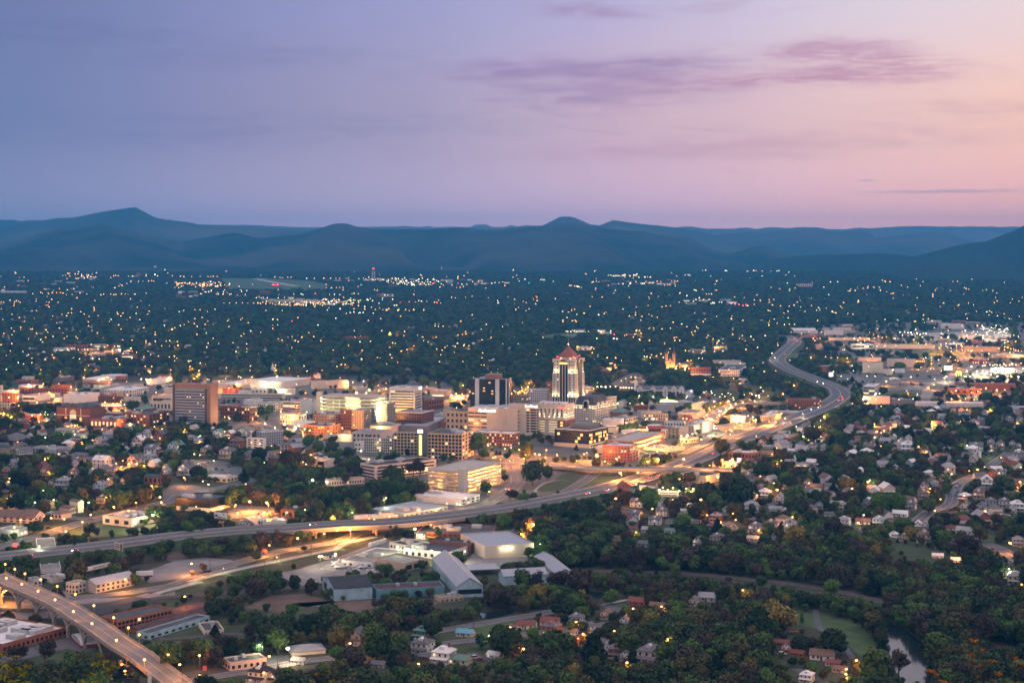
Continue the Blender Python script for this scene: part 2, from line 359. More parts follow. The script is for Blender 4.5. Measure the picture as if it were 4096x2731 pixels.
def area(name,c,pts,m,lift=0.1,notree=True,kind="structure",h=0.0):
 W_=[gp(*px(c,x,y),h)for x,y in pts]
 # subdivide edges so that the sheet follows the terrain
 V=[Vector((p.x,p.y,0))for p in W_]
 tri=tessellate_polygon([V])
 bm=bmesh.new();vs=[bm.verts.new((p.x,p.y,p.z))for p in W_]
 for t in tri:
  try:bm.faces.new([vs[i]for i in t])
  except ValueError:pass
 bmesh.ops.subdivide_edges(bm,edges=bm.edges[:],cuts=3,use_grid_fill=True)
 for v in bm.verts:v.co.z=zg(max(v.co.y,790))+lift+h
 for f in bm.faces:
  if f.normal.z<0:f.normal_flip()
 bmesh.ops.recalc_face_normals(bm,faces=bm.faces)
 me=bpy.data.meshes.new(name);bm.to_mesh(me);bm.free();me.materials.append(m)
 o=link(name,me);o["kind"]=kind
 if notree:NOTREE.append([(p.x,p.y)for p in W_])
 return o
def spline(P,step=14):
 """Catmull-Rom through (x, y, h) points"""
 out=[];n=len(P)
 for i in range(n-1):
  p0=P[max(i-1,0)];p1=P[i];p2=P[i+1];p3=P[min(i+2,n-1)]
  k=max(1,int((Vector(p2)-Vector(p1)).length/step))
  for j in range(k):
   t=j/k
   out.append(tuple(0.5*((2*p1[a])+(-p0[a]+p2[a])*t+(2*p0[a]-5*p1[a]+4*p2[a]-p3[a])*t*t+(-p0[a]+3*p1[a]-3*p2[a]+p3[a])*t**3)for a in range(3)))
 out.append(tuple(P[-1]));return out
def nodes(lst):
 P=[]
 for e in lst:
  c,x,y=e[:3];h=e[3]if len(e)>3 else 0.0
  p=gp(*px(c,x,y),h);P.append((p.x,p.y,h))
 return spline(P)
def frames(P):
 F=[]
 for i,p in enumerate(P):
  a=Vector(P[max(i-1,0)][:2]);b=Vector(P[min(i+1,len(P)-1)][:2]);d=(b-a).normalized();n=Vector((-d.y,d.x))
  F.append((Vector(p[:2]),d,n,zg(max(p[1],790))+p[2]))
 return F
def strip(name,P,secs,lift=0.2,skirt=None,kind="structure",deck=None,notree=True):
 """secs: (offset from, offset to, height, material). Side by side strips swept along the line P in ONE mesh."""
 F=frames(P);mb=MB();mats=[]
 for(a,b,z,m)in secs:
  if m not in mats:mats.append(m)
  mi=mats.index(m);vs=[]
  for(c,d,n,zz)in F:
   for o in(a,b):vs.append((c.x+n.x*o,c.y+n.y*o,zz+lift+z))
  fs=[(2*i,2*i+1,2*i+3,2*i+2)for i in range(len(F)-1)]
  mb.add(vs,[tuple(reversed(f))for f in fs],mi)
  if z>0.05:   # raised piece gets its sides
   vs=[]
   for(c,d,n,zz)in F:
    for o in(a,b):vs+=[(c.x+n.x*o,c.y+n.y*o,zz+lift+z),(c.x+n.x*o,c.y+n.y*o,zz+lift-0.02)]
   fs=[]
   for i in range(len(F)-1):
    fs+=[(4*i,4*i+4,4*i+5,4*i+1),(4*i+2,4*i+3,4*i+7,4*i+6)]
   mb.add(vs,fs,mi)
 if deck:       # solid underside
  a,b=secs[0][0],max(s[1]for s in secs);mats.append(deck[0])if deck[0]not in mats else None;mi=mats.index(deck[0]);vs=[]
  for(c,d,n,zz)in F:
   for o,z in((a,lift),(a,-deck[1]),(b,-deck[1]),(b,lift)):vs.append((c.x+n.x*o,c.y+n.y*o,zz+z-0.02))
  fs=[]
  for i in range(len(F)-1):
   for k in range(3):fs.append((4*i+k,4*i+k+1,4*i+k+5,4*i+k+4))
  mb.add(vs,fs,mi)
 o=mb.obj(name,mats);o["kind"]=kind
 if skirt:
  a,b=secs[0][0],max(s[1]for s in secs);mb=MB();vs=[]
  for(c,d,n,zz)in F:
   hh=zz-zg(max(c.y,790));e=hh*1.7+1
   for o_,z in((a-e,-hh+0.02),(a,0.0),(b,0.0),(b+e,-hh+0.02)):vs.append((c.x+n.x*o_,c.y+n.y*o_,zz+z+lift*0.5))
  fs=[]
  for i in range(len(F)-1):fs+=[(4*i,4*i+4,4*i+5,4*i+1),(4*i+2,4*i+6,4*i+7,4*i+3)]
  mb.add(vs,fs);s=mb.obj("embankment_terrain",skirt);s["kind"]="structure"
 if notree:
  w=max(abs(secs[0][0]),abs(secs[-1][1]))+3
  for i in range(0,len(F)-1,2):
   j=min(i+2,len(F)-1);c0,_,n0,_=F[i];c1,_,n1,_=F[j]
   NOTREE.append([tuple(c0+n0*w),tuple(c1+n1*w),tuple(c1-n1*w),tuple(c0-n0*w)])
 return o
def clear_view(P,back=45,prob=1.0):
 """keep tree crowns from covering this road"""
 for i in range(0,len(P)-1,1):
  p=(P[i][0],P[i][1],zg(max(P[i][1],790))+P[i][2]);x=sx(p);y=sy(p);w=9*FPX/P[i][1]
  VIS.append((x-w,x+w,y-6*FPX/P[i][1]*0.4,y+4*FPX/P[i][1]*0.3,P[i][1],prob))
def street(lst,w=9,m=None,walk=1.5,lift=0.22,view=0.8,line=True):
 P=nodes(lst);m=m or m_asph
 secs=[]
 if walk:secs.append((-w/2-walk,-w/2,0.14,m_walk))
 if line:secs+=[(-w/2,-0.12,0,m),(-0.12,0.12,0.0,m_paint),(0.12,w/2,0,m)]
 else:secs.append((-w/2,w/2,0,m))
 if walk:secs.append((w/2,w/2+walk,0.14,m_walk))
 o=strip("road",P,secs,lift)
 if view:clear_view(P,prob=view)
 return P
# --- sheets: downtown paving, yards, lots, lawns
area("pavement",'.',[(-200,1560),(700,1520),(1500,1518),(2000,1535),(2500,1560),(3050,1600),(3100,1660),(2900,1745),(2650,1830),(2450,1920),(2250,1960),(2050,2020),(1900,2030),(1800,2060),(1740,2050),(1560,1960),(1250,1850),(1150,1800),(800,1745),(690,1740),(500,1720),(-200,1700)],m_city,0.06,notree=False)
area("pavement",'.',[(3330,1640),(3420,1500),(3200,1420),(3230,1370),(3130,1310),(3500,1290),(4250,1290),(4250,1640)],m_city,0.06,notree=False)
area("parking_lot_ground",'F',[(1150,830),(1300,850),(2300,870),(2340,1000),(1600,980),(1340,930)],m_asph,0.16)
area("parking_lot_ground",'G',[(0,860),(430,930),(900,960),(1140,800),(1180,780),(640,770),(380,830)],m_asph,0.16)
area("parking_lot_ground",'G',[(1400,900),(1600,770),(2350,740),(2350,920),(1600,905)],m_conc,0.16)
area("parking_lot_ground",'G',[(380,230),(820,200),(1300,190),(2100,150),(2150,280),(1500,310),(900,280),(420,260)],m_conc,0.16)
area("lawn_ground",'G',[(560,470),(1350,480),(1350,600),(560,590)],m_grass,0.16)
area("lawn_ground",'F',[(600,520),(1000,530),(1060,570),(930,640),(600,620)],m_grass,0.16)
area("lawn_ground",'G',[(80,1060),(440,1050),(860,1180),(780,1190),(80,1180)],m_grass,0.16)
area("lawn_ground",'Y',[(180,800),(490,760),(640,770),(620,830),(300,850)],m_grass,0.2)
area("lawn_ground",'Y',[(330,900),(980,940),(900,960),(500,930)],m_grass,0.2)
area("airfield_ground",'X',[(0,255),(520,285),(700,330),(620,380),(0,385)],m_grass,0.2)
area("airfield_ground",'W',[(2000,260),(2351,262),(2351,385),(2100,380)],m_grass,0.2)
area("lawn_ground",'K',[(720,560),(640,520),(860,420),(1000,320),(1310,290),(1310,320),(1000,540)],m_grassd,0.16)
area("lawn_ground",'K',[(1160,540),(1480,290),(1600,290),(1750,370)],m_grass,0.16)
area("lawn_ground",'E',[(640,460),(1200,490),(1960,560),(2100,620),(1500,600),(700,540)],m_grassd,0.16,notree=False)
area("lawn_ground",'H',[(850,960),(1400,800),(1560,870),(2000,900),(2335,880),(2335,930),(1300,1000),(760,1060)],m_grass,0.16)
area("parking_lot_ground",'I',[(870,700),(920,560),(1500,600),(1560,680),(1300,735),(900,750)],m_asph,0.16)
area("parking_lot_ground",'I',[(0,400),(160,270),(640,330),(600,350),(400,420),(170,480),(0,600)],m_asph,0.16)
area("parking_lot_ground",'B',[(260,1300),(640,1290),(900,1340),(560,1480),(380,1440)],m_asph,0.16)
area("parking_lot_ground",'B',[(560,1500),(800,1370),(1090,1390),(1060,1500),(800,1520)],m_asph,0.17)
area("parking_lot_ground",'I',[(0,660),(500,700),(960,790),(700,830),(430,850),(0,820)],m_asph,0.16,notree=False)
area("yard_ground",'H',[(1800,1500),(2335,1310),(2700,1260),(3100,1300),(3200,1420),(2800,1500),(2335,1560),(2000,1600)],m_gravel,0.16)
area("yard_ground",'J',[(-700,1480),(-380,1430),(200,1250),(820,1010),(1000,1080),(1400,1260),(1400,1320),(1100,1450),(820,1500),(350,1560),(-300,1640)],m_gravel,0.16)
area("yard_ground",'J',[(1860,1350),(2000,1180),(2335,1080),(2700,1060),(2700,1400),(2200,1420)],m_gravel,0.18)
area("yard_ground",'P',[(-100,830),(400,800),(900,790),(1700,800),(1500,880),(900,960),(700,940),(400,880),(0,870)],m_dirt,0.16)
area("yard_ground",'O',[(1100,560),(1450,400),(1900,380),(2335,490),(1900,560),(1560,680),(1380,600)],m_dirt,0.16)
area("yard_ground",'N',[(-50,1290),(100,1180),(900,960),(1300,1110),(1150,1180),(900,1110),(350,1240),(100,1300)],m_asph,0.16)
area("yard_ground",'N',[(-50,400),(400,430),(900,600),(900,700),(300,720),(-50,700)],m_gravel,0.16)
area("yard_ground",'N',[(350,400),(880,330),(1000,450),(1800,420),(2335,250),(2335,400),(1700,480),(1150,560),(700,420)],m_gravel,0.17)
area("parking_lot_ground",'O',[(200,1440),(750,1370),(1000,1400),(400,1490)],m_asph2,0.16)
area("parking_lot_ground",'O',[(1380,1210),(1700,1190),(1750,1290),(1390,1370)],m_asph,0.16)
area("lawn_ground",'N',[(350,1260),(900,1120),(1100,1180),(1300,1190),(900,1300),(450,1370)],m_grassd,0.15,notree=False)
area("lawn_ground",'Q',[(0,1100),(700,1010),(720,1170),(0,1230)],m_grass,0.15)
area("lawn_ground",'Q',[(1310,1010),(1560,1000),(1780,900),(2000,840),(1700,830),(1500,850),(1620,960)],m_grass,0.15)
area("lawn_ground",'T',[(100,560),(600,640),(900,760),(950,920),(1050,1080),(960,1110),(750,960),(600,800),(300,720),(120,700)],m_grass,0.15)
area("lawn_ground",'S',[(760,640),(1300,740),(1500,820),(1300,880),(900,800)],m_grassd,0.15)
area("lawn_ground",'S',[(1700,560),(2050,560),(2080,640),(1880,650)],m_grass,0.15)
area("yard_ground",'I',[(-60,1260),(180,1160),(340,1280),(150,1330)],m_dirt,0.15)
# --- river
m_water=mat("river_water",(0.012,0.02,0.022),0.10,spec=0.5)
mw=m_water.node_tree;nn=mw.nodes.new("ShaderNodeTexNoise");nn.inputs["Scale"].default_value=0.35;nb=mw.nodes.new("ShaderNodeBump");nb.inputs["Strength"].default_value=0.06;nb.inputs["Distance"].default_value=0.5
tcw=mw.nodes.new("ShaderNodeTexCoord");mw.links.new(tcw.outputs["Object"],nn.inputs["Vector"]);mw.links.new(nn.outputs[0],nb.inputs["Height"]);mw.links.new(nb.outputs[0],mw.nodes["Principled BSDF"].inputs["Normal"])
area("river",'T',[(960,620),(1090,690),(1250,760),(1300,800),(1380,860),(1450,960),(1480,1100),(1560,1290),(1250,1290),(1130,1130),(1080,1000),(1050,900),(1060,780),(990,690)],m_water,0.12)
area("river",'Q',[(1330,690),(1560,700),(1560,790),(1450,790),(1350,730)],m_water,0.12)
area("river",'Q',[(60,940),(440,900),(460,950),(200,1010),(60,1010)],m_water,0.12)
area("river",'N',[(500,1568),(900,1480),(900,1530),(760,1600),(500,1610)],m_water,0.12)
for(c,pts)in(('T',[(1050,900),(1060,780),(1100,700),(1180,740),(1250,800),(1400,950),(1500,1254),(1250,1254),(1130,1100)]),):
 xs_=[px(c,*p)[0]for p in pts];ys_=[px(c,*p)[1]for p in pts]
 for k in range(9):
  y0=min(ys_)+(max(ys_)-min(ys_))*k/9;y1=y0+(max(ys_)-min(ys_))/9;
  xa=np.interp((y0+y1)/2,[2496,2530,2581,2620,2665,2731],[3545,3549,3549,3560,3578,3640]);xb=np.interp((y0+y1)/2,[2496,2530,2581,2620,2665,2731],[3570,3630,3690,3715,3725,3735])
  VIS.append((xa+4,xb-4,y0,y1,gp((xa+xb)/2,(y0+y1)/2).y,1.0))
# --- highway on its embankment and viaduct
m_wear=mat("highway_asphalt",(0.062,0.065,0.078),0.85,0.2,0.06,det=6)
HW=[(-260,2262,6),(0,2229,6),(210,2206,6),(450,2179,6),(700,2147,6),(950,2123,6.5),(1160,2112,7),(1350,2098,8),(1570,2088,8),(1810,2062,7),(2000,2037,5),(2160,2008,4),(2280,1985,2.5),(2400,1960,1),(2560,1916,0),(2700,1868,0),(2800,1830,0),(2920,1774,0.5),(3050,1726,3),(3170,1680,4),(3290,1630,4),(3335,1605,3),(3362,1582,2),(3350,1556,1),(3310,1537,0),(3240,1510,0),(3166,1481,0),(3122,1456,0),(3112,1434,0),(3150,1396,0),(3178,1370,0),(3163,1353,0),(3135,1342,0)]
HP=nodes([('.',)+e for e in HW])
m_shl=mat('shoulder_asphalt',(0.125,0.125,0.135),.9,.15,.1);m_med=mat('median_paving',(0.19,0.155,0.14),.9,.15,.1)
def hsec():
 s=[(-17,-16.6,0.9,m_barr),(-16.6,-13.4,0,m_shl),(-13.4,-13.1,0.0,m_paint),(-13.1,-9.3,0,m_wear),(-9.3,-9.15,0,m_paint),(-9.15,-5.4,0,m_wear),(-5.4,-5.25,0,m_paint),(-5.25,-1.6,0,m_wear),(-1.6,-0.4,0,m_med),(-0.4,0.4,1.0,m_barr)]
 return s+[(-b,-a,z,m)for(a,b,z,m)in reversed(s[:-1])]
iv0=min(range(len(HP)),key=lambda i:abs(sx(HP[i])-1120)if HP[i][1]<1500 else 1e9)
iv1=min(range(len(HP)),key=lambda i:abs(sx(HP[i])-1795)if HP[i][1]<1600 else 1e9)
strip("highway_road",HP[:iv0+1],hsec(),0.25,skirt=m_grassd)
strip("viaduct_road",HP[iv0:iv1+1],hsec(),0.25,deck=(m_deck,2.2))
strip("highway_road",HP[iv1:],hsec(),0.25,skirt=m_grassd)
clear_view(HP,prob=1.0)
for e in HP[::3]:VIS.append((sx(e)-40,sx(e)+40,sy((e[0],e[1],zg(e[1])+e[2]))-14,sy((e[0],e[1],zg(e[1])+e[2]))+15,e[1]+15,0.9))
m_pier=mat("pier_concrete",(0.34,0.32,0.30),0.9,0.15,0.3)
FV=frames(HP[iv0:iv1+1])
for k in range(2,len(FV)-1,3):
 c,d,n,zz=FV[k];r=link("viaduct_pier",None,loc=(c.x,c.y,0),rot=(0,0,math.atan2(n.y,n.x)))
 tag(r,None,"pier","piers carrying the viaduct")
 for s in(-11,0,11):
  mb=MB();mb.cyl(s,0,0,zz-3.3,1.0,n=10);mb.obj("column",m_pier,r)
 mb=MB();mb.box(-15,-1.1,zz-3.3,15,1.1,zz-2.0);mb.obj("pier_cap",m_pier,r)
# --- streets
m_bdk=mat('overpass_concrete',(.2,.19,.18),.9,.1,.2)
street([('H',-200,1180),('H',100,1095),('H',450,1000),('H',750,910),('H',1100,800),('H',1500,700),('H',1900,600),('H',2335,500),('I',250,430),('I',560,370),('I',1000,290),('I',1250,210)],13)
street([('H',-100,610),('H',500,640),('H',950,740),('H',1250,760)],9)
street([('K',-300,150),('K',180,165),('K',640,192)],17,m_deck,line=False)
OV=nodes([('K',640,192,0),('K',900,212,2.5),('K',1150,230,4.5),('K',1350,242,6),('K',1800,246,6.5),('K',2335,250,6.5),('L',400,920,5),('L',700,927,3),('L',950,935,.5),('L',1150,940,0),('L',1500,960,0)])
strip('overpass_road',OV,[(-9.5,-9.1,1.0,m_barr),(-9.1,9.1,0,m_deck),(9.1,9.5,1.0,m_barr)],.25,deck=(m_bdk,1.8));clear_view(OV)
street([('K',1490,272),('K',1350,380),('K',1180,480),('K',1000,570),('K',900,600)],9)
street([('K',330,180),('K',345,260),('K',400,340),('K',405,430),('K',340,500),('K',240,580),('K',60,680),('K',-120,760),('J',1700,650),('J',1100,760)],13,mat("asphalt_pale",(0.12,0.105,0.10),0.9,0.2,0.1))
street([('E',1250,1420),('E',1500,1370),('E',1900,1250),('E',2335,1110),('F',500,1500)],10,m_asph)
street([('E',1100,1560),('E',1700,1290),('E',2000,1190)],8,m_asph)
EC=nodes([('E',1440,1130,1),('E',1520,1060,3),('E',1600,985,5),('E',1720,925,7),('E',1860,890,8),('E',2050,880,8),('E',2335,885,8),('F',200,1305,6),('F',540,1300,3)])
strip("ramp_road",EC,[(-9,-8.6,1.0,m_barr),(-8.6,8.6,0,m_deck),(8.6,9,1.0,m_barr)],0.25,deck=(m_deck,1.6));clear_view(EC)
for k in range(3,len(frames(EC)),4):
 c,d,n,zz=frames(EC)[k]
 if zz<4:continue
 r=link("ramp_pier",None,loc=(c.x,c.y,zg(c.y)),rot=(0,0,math.atan2(n.y,n.x)));tag(r,None,"pier","piers carrying the curved ramp")
 for s in(-5,5):mb=MB();mb.cyl(s,0,0,zz-zg(c.y)-1.5,0.9);mb.obj("column",m_pier,r)
street([('G',1650,640),('G',1450,780),('G',1200,880),('G',1020,1000),('G',860,1110),('G',790,1220)],16,m_deck,line=False)
street([('G',0,1010),('G',500,960),('G',1000,950)],11)
street([('G',1340,560),('G',1380,600),('G',1420,660)],10)
street([('G',900,430),('G',1500,500),('G',2340,540)],11)
street([('D',2335,470),('D',2150,560),('D',2000,640)],14)
street([('M',2150,700),('M',2000,800),('M',1860,880)],10,m_asph)
street([('M',1700,1000),('M',1480,1100),('M',1400,1230),('M',1340,1400),('S',1250,280),('S',1100,400)],10,m_asph)
street([('S',1880,650),('S',2100,740),('S',2352,900)],10,m_asph)
street([('R',1440,400),('R',1550,470),('R',1470,560)],9)
street([('R',100,215),('R',380,255),('R',560,330)],6,line=False,walk=0)
street([('Q',-500,1170),('Q',-100,1100),('Q',450,1010),('Q',800,950),('Q',1060,905)],8,m_asph,walk=1.2)
street([('Q',-400,1310),('Q',0,1265),('Q',400,1220),('Q',730,1185),('Q',1330,1105),('Q',1620,1070)],7,m_asph,walk=1.2)
street([('Q',1520,850),('Q',1640,890),('Q',1800,960)],9,m_asph,line=False,walk=0)
street([('Q',1500,850),('Q',1780,790),('Q',2100,770)],4,m_conc,line=False,walk=0)
street([('P',2000,1420),('P',2300,1520),('P',2600,1560)],6,m_asph,line=False,walk=0)
street([('O',-40,1570),('O',300,1560),('O',550,1510),('O',900,1455),('O',1300,1390),('O',1700,1310),('O',2335,1230)],8,m_asph,walk=1.2)
street([('T',380,560),('T',430,750),('T',600,850),('T',720,1000),('T',790,1100)],4,m_asph,line=False,walk=0)
street([('T',200,1120),('T',330,1200),('T',480,1254),('T',600,1300)],6,m_asph,line=False,walk=0)
street([('K',640,560),('K',640,530),('K',760,440),('K',900,405),('K',960,405)],3,m_conc,line=False,walk=0)
street([('N',2335,260),('O',650,80),('I',400,1500),('I',1000,1340),('I',1600,1180),('I',2335,1060),('J',400,960),('J',800,900),('J',1150,900)],11,mat("asphalt_warm",(0.10,0.09,0.088),0.9,0.2,0.1))
street([('N',-100,420),('N',500,480),('N',1200,420),('N',1700,370),('N',2335,262)],10)
street([('J',2235,1200),('K',200,1180),('K',450,1050),('K',700,990)],8,m_asph)
# --- railways
def railway(lst,tracks=2,view=0.9):
 P=nodes(lst);w=tracks*4.5;secs=[(-w/2-1,-w/2+0.8,0,m_rail)]
 x=-w/2+0.8;secs=[(-w/2-1,x,0,m_rail)]
 for t in range(tracks):
  secs+=[(x,x+0.18,0.16,m_steel),(x+0.18,x+1.43,0,m_rail),(x+1.43,x+1.61,0.16,m_steel),(x+1.61,x+4.5,0,m_rail)];x+=4.5
 strip("railway_road",P,secs,0.3)
 if view:clear_view(P,prob=view)
railway([('R',-330,970),('R',0,985),('R',400,990),('R',1000,1010),('T',-150,290),('T',0,300),('T',500,375),('T',900,460),('T',1210,540)],2)
railway([('T',2100,870),('T',2200,930),('T',2352,1020)],2)
railway([('N',-60,590),('N',500,600),('N',1100,540),('N',1900,470),('O',0,430),('O',700,380),('O',1300,330),('O',2100,290)],2,0.6)
railway([('O',-700,700),('O',0,990),('O',700,920),('O',1400,930)],1,0)
street([('W',1000,1290),('W',1250,1245),('W',1500,1235),('W',1700,1250)],14,m_deck,line=False,lift=0.5)
street([('X',1000,1290),('X',1300,1280),('X',1660,1260)],14,m_deck,line=False)
street([('X',0,265),('X',180,300),('X',370,332)],45,m_conc,line=False,walk=0,lift=0.4,view=0)
# lit fenced platform beside the railway
GW=nodes([('O',-60,390),('O',0,365),('O',500,230),('I',400,1590),('I',1000,1440),('I',1500,1335),('I',2000,1230),('I',2335,1160),('J',300,1080),('J',700,1000)])
strip("greenway_path",GW,[(-4.5,-1,0,m_grass),(-1,5,0,m_conc),(5,7.5,0,m_rail),(7.5,7.7,.15,m_steel),(7.7,9,0,m_rail)],0.35);clear_view(GW)
fr=MB();FF=frames(GW)
for i in range(len(FF)-1):
 c,d,n,zz=FF[i];c1,d1,n1,z1=FF[i+1];a=c+n*-1.0;b=c1+n1*-1.0
 for t in(0,.25,.5,.75):q=a.lerp(b,t);fr.box(q.x-.05,q.y-.05,0.3,q.x+.05,q.y+.05,2.4)
 for zq in(0.6,1.4,2.3):fr.tube((a.x,a.y,zq),(b.x,b.y,zq),0.04,n=4)
tag(fr.obj("railing_fence",mat("galvanised",(0.45,0.45,0.44),0.5,metal=0.4)),"long pale metal fence along the lit railway platform","fence")
# --- bent-down bridge with arches (foreground, lower left)
BR=nodes([('N',-80,120,13),('N',125,228,13),('N',515,385,13),('N',850,540,13),('N',1100,700,13),('N',1360,865,12),('N',1615,1050,10),('N',1880,1210,7),('N',2100,1380,3),('N',2300,1530,0.5),('N',2500,1680,0)])
m_bridge=mat("bridge_concrete",(0.27,0.23,0.20),0.9,0.18,0.25)
m_bdeck=mat("bridge_deck",(0.15,0.135,0.13),0.9,0.2,0.08)
BF=frames(BR)
bw=7.8
strip("bridge_deck_road",BR,[(-bw,-bw+2,0.2,m_bridge),(-bw+2,-0.15,0,m_bdeck),(-0.15,0.15,0,m_paint),(0.15,bw-2,0,m_bdeck),(bw-2,bw,0.2,m_bridge)],0.15,deck=(m_bridge,1.2))
clear_view(BR)
bro=link("arch_bridge",None,loc=(0,0,0));tag(bro,"long arched concrete bridge with globe lamps crossing over the railway","bridge")
for s in(-1,1):
 mb=MB()
 for i in range(len(BF)-1):
  c,d,n,zz=BF[i];c1,d1,n1,z1=BF[i+1];a=c+n*s*bw;b=c1+n1*s*bw;o=n*0.18
  vs=[]
  for q,z in((a,zz),(b,z1)):
   for dd,hh in((-1,0.1),(1,0.1),(1,1.25),(-1,1.25)):vs.append((q.x+o.x*dd,q.y+o.y*dd,z+hh))
  mb.add(vs,[(0,1,5,4),(1,2,6,5),(2,3,7,6),(3,0,4,7)])
  mb.box(a.x-.35,a.y-.35,zz,a.x+.35,a.y+.35,zz+1.5)
 mb.obj("parapet_railing",m_bridge,bro)
L_=[0.0]
for i in range(1,len(BF)):L_.append(L_[-1]+(BF[i][0]-BF[i-1][0]).length)
def at_len(t):
 i=max(0,min(len(L_)-2,int(np.searchsorted(L_,t))-1));f=(t-L_[i])/max(1e-6,L_[i+1]-L_[i])
 c=BF[i][0].lerp(BF[i+1][0],f);return c,BF[i][2],BF[i][3]+(BF[i+1][3]-BF[i][3])*f
ln=L_[-1]*0.70;span=30.0;k=0;s0=4.0
while s0+span<ln:
 c,n,z=at_len(s0)
 mb=MB()
 for s in(-1,1):mb.tube((c.x+n.x*s*6,c.y+n.y*s*6,0),(c.x+n.x*s*6,c.y+n.y*s*6,z-1.1),1.3,1.0,8)
 mb.tube((c.x-n.x*7,c.y-n.y*7,z-2),(c.x+n.x*7,c.y+n.y*7,z-2),0.8,n=6);mb.obj("bridge_pillar",m_bridge,bro)
 for s in(-1,1):
  mb=MB();prev=None
  for j in range(13):
   t=j/12;cc,nn_,zz=at_len(s0+span*t);rise=(zz-1.6-2.5)*(1-(2*t-1)**2)**0.6+2.5
   q=(cc.x+nn_.x*s*6.4,cc.y+nn_.y*s*6.4,rise)
   if prev:mb.tube(prev,q,0.75,n=5)
   if 0<j<12:mb.tube(q,(q[0],q[1],zz-1),0.3,n=4)
   prev=q
  mb.obj("bridge_arch",m_bridge,bro)
 s0+=span;k+=1
# ------------------------------------------------------------------ building materials
WALL={
 'white':mat("painted_white_wall",(0.56,0.54,0.53),0.8,0.08,0.2),'cream':mat("cream_wall",(0.55,0.48,0.38),0.85,0.08,0.2),'beige':mat("beige_precast",(0.46,0.40,0.35),0.85,0.07,0.15),
 'tan':mat("tan_brick_wall",(0.36,0.29,0.22),0.9,0.12,0.3),'brick':mat("red_brick_wall",(0.24,0.085,0.055),0.9,0.2,0.35,col2=None),'dbrick':mat("dark_brick_wall",(0.14,0.06,0.045),0.9,0.2,0.35),
 'obrick':mat("orange_brick_wall",(0.27,0.115,0.07),0.9,0.18,0.35),'grey':mat("grey_wall",(0.33,0.33,0.35),0.85,0.1,0.2),'dgrey':mat("dark_grey_wall",(0.13,0.13,0.14),0.7,0.1,0.2),
 'stone':mat("pale_stone_wall",(0.50,0.45,0.38),0.85,0.1,0.2),'black':mat("black_glass_wall",(0.012,0.013,0.017),0.35,spec=0.25),'conc':mat("garage_concrete",(0.42,0.39,0.36),0.85,0.1,0.2),
 'blue':mat("pale_blue_siding",(0.42,0.48,0.55),0.8,0.1,0.3),'teal':mat("teal_metal_siding",(0.11,0.24,0.30),0.7,0.18,0.25),'lteal':mat("faded_blue_siding",(0.26,0.38,0.44),0.75,0.2,0.2),
 'purple':mat("maroon_panel_wall",(0.13,0.045,0.07),0.7,0.08,0.2),'yellow':mat("pale_yellow_siding",(0.55,0.50,0.30),0.8,0.1,0.2),'brown':mat("brown_panel_wall",(0.24,0.13,0.09),0.8,0.1,0.2),
 'rust':mat("rusty_metal_wall",(0.30,0.12,0.05),0.85,0.3,0.3),'pink':mat("pinkish_wall",(0.60,0.45,0.38),0.85,0.08,0.2),'red':mat("red_metal_wall",(0.25,0.03,0.035),0.6,0.1,0.3),
 'dteal':mat("deep_teal_siding",(0.03,0.12,0.15),0.8,0.1,0.3),'olive':mat("olive_siding",(0.22,0.20,0.12),0.85,0.1,0.3)}
ROOF={
 'white':mat("white_membrane_roof",(0.56,0.55,0.56),0.7,0.08,0.08,det=7),'grey':mat("grey_roof",(0.24,0.24,0.26),0.85,0.2,0.1,det=7),'dark':mat("dark_roof",(0.055,0.058,0.068),0.85,0.3,0.12,det=7),
 'black':mat("black_roof",(0.02,0.022,0.028),0.8,0.3,0.15),'gravel':mat("gravel_roof",(0.20,0.185,0.175),0.95,0.25,0.12,det=7),'red':mat("red_roof",(0.14,0.05,0.042),0.8,0.15,0.3),
 'terra':mat("terracotta_roof",(0.21,0.062,0.042),0.7,0.15,0.4),'brown':mat("brown_shingle_roof",(0.13,0.085,0.07),0.9,0.2,0.4),'green':mat("green_roof",(0.10,0.17,0.14),0.8,0.15,0.3),
 'metal':mat("metal_roof",(0.26,0.28,0.32),0.55,0.15,0.3,metal=0.2,stretch=(1,12,1)),'rust':mat("rusty_roof",(0.065,0.026,0.026),0.85,0.4,0.2,det=7),'blue':mat("blue_metal_roof",(0.09,0.26,0.34),0.6,0.12,0.3),'shingle':mat("grey_shingle_roof",(0.105,0.105,0.12),0.9,0.2,0.4),
 'dgreen':mat("dark_green_roof",(0.03,0.06,0.06),0.8,0.2,0.3),'orange':mat("salmon_roof",(0.42,0.22,0.17),0.8,0.12,0.3),'deck':mat("garage_deck",(0.34,0.30,0.27),0.9,0.12,0.1)}
m_glass=mat("dark_window_glass",(0.015,0.018,0.024),0.2,spec=0.4)
m_glassg=mat("grey_window_glass",(0.05,0.055,0.065),0.12,spec=0.7)
m_lit=mat("lit_window_warm",(0.5,0.4,0.2),0.5,emis=(1.0,0.68,0.34),estr=1.2)
m_litw=mat("lit_window_white",(0.5,0.5,0.45),0.5,emis=(1.0,0.88,0.62),estr=1.3)
m_lito=mat("lit_window_orange",(0.5,0.3,0.1),0.5,emis=(1.0,0.52,0.16),estr=2.0)
m_trim=mat("pale_trim",(0.66,0.63,0.58),0.7)
m_unit=mat("rooftop_unit_metal",(0.40,0.41,0.42),0.6,metal=0.3)
m_door=mat("dark_door",(0.05,0.045,0.045),0.6)
BL={};LM=[]       # landmarks for labels: (phrase, position)
ALLB=[]
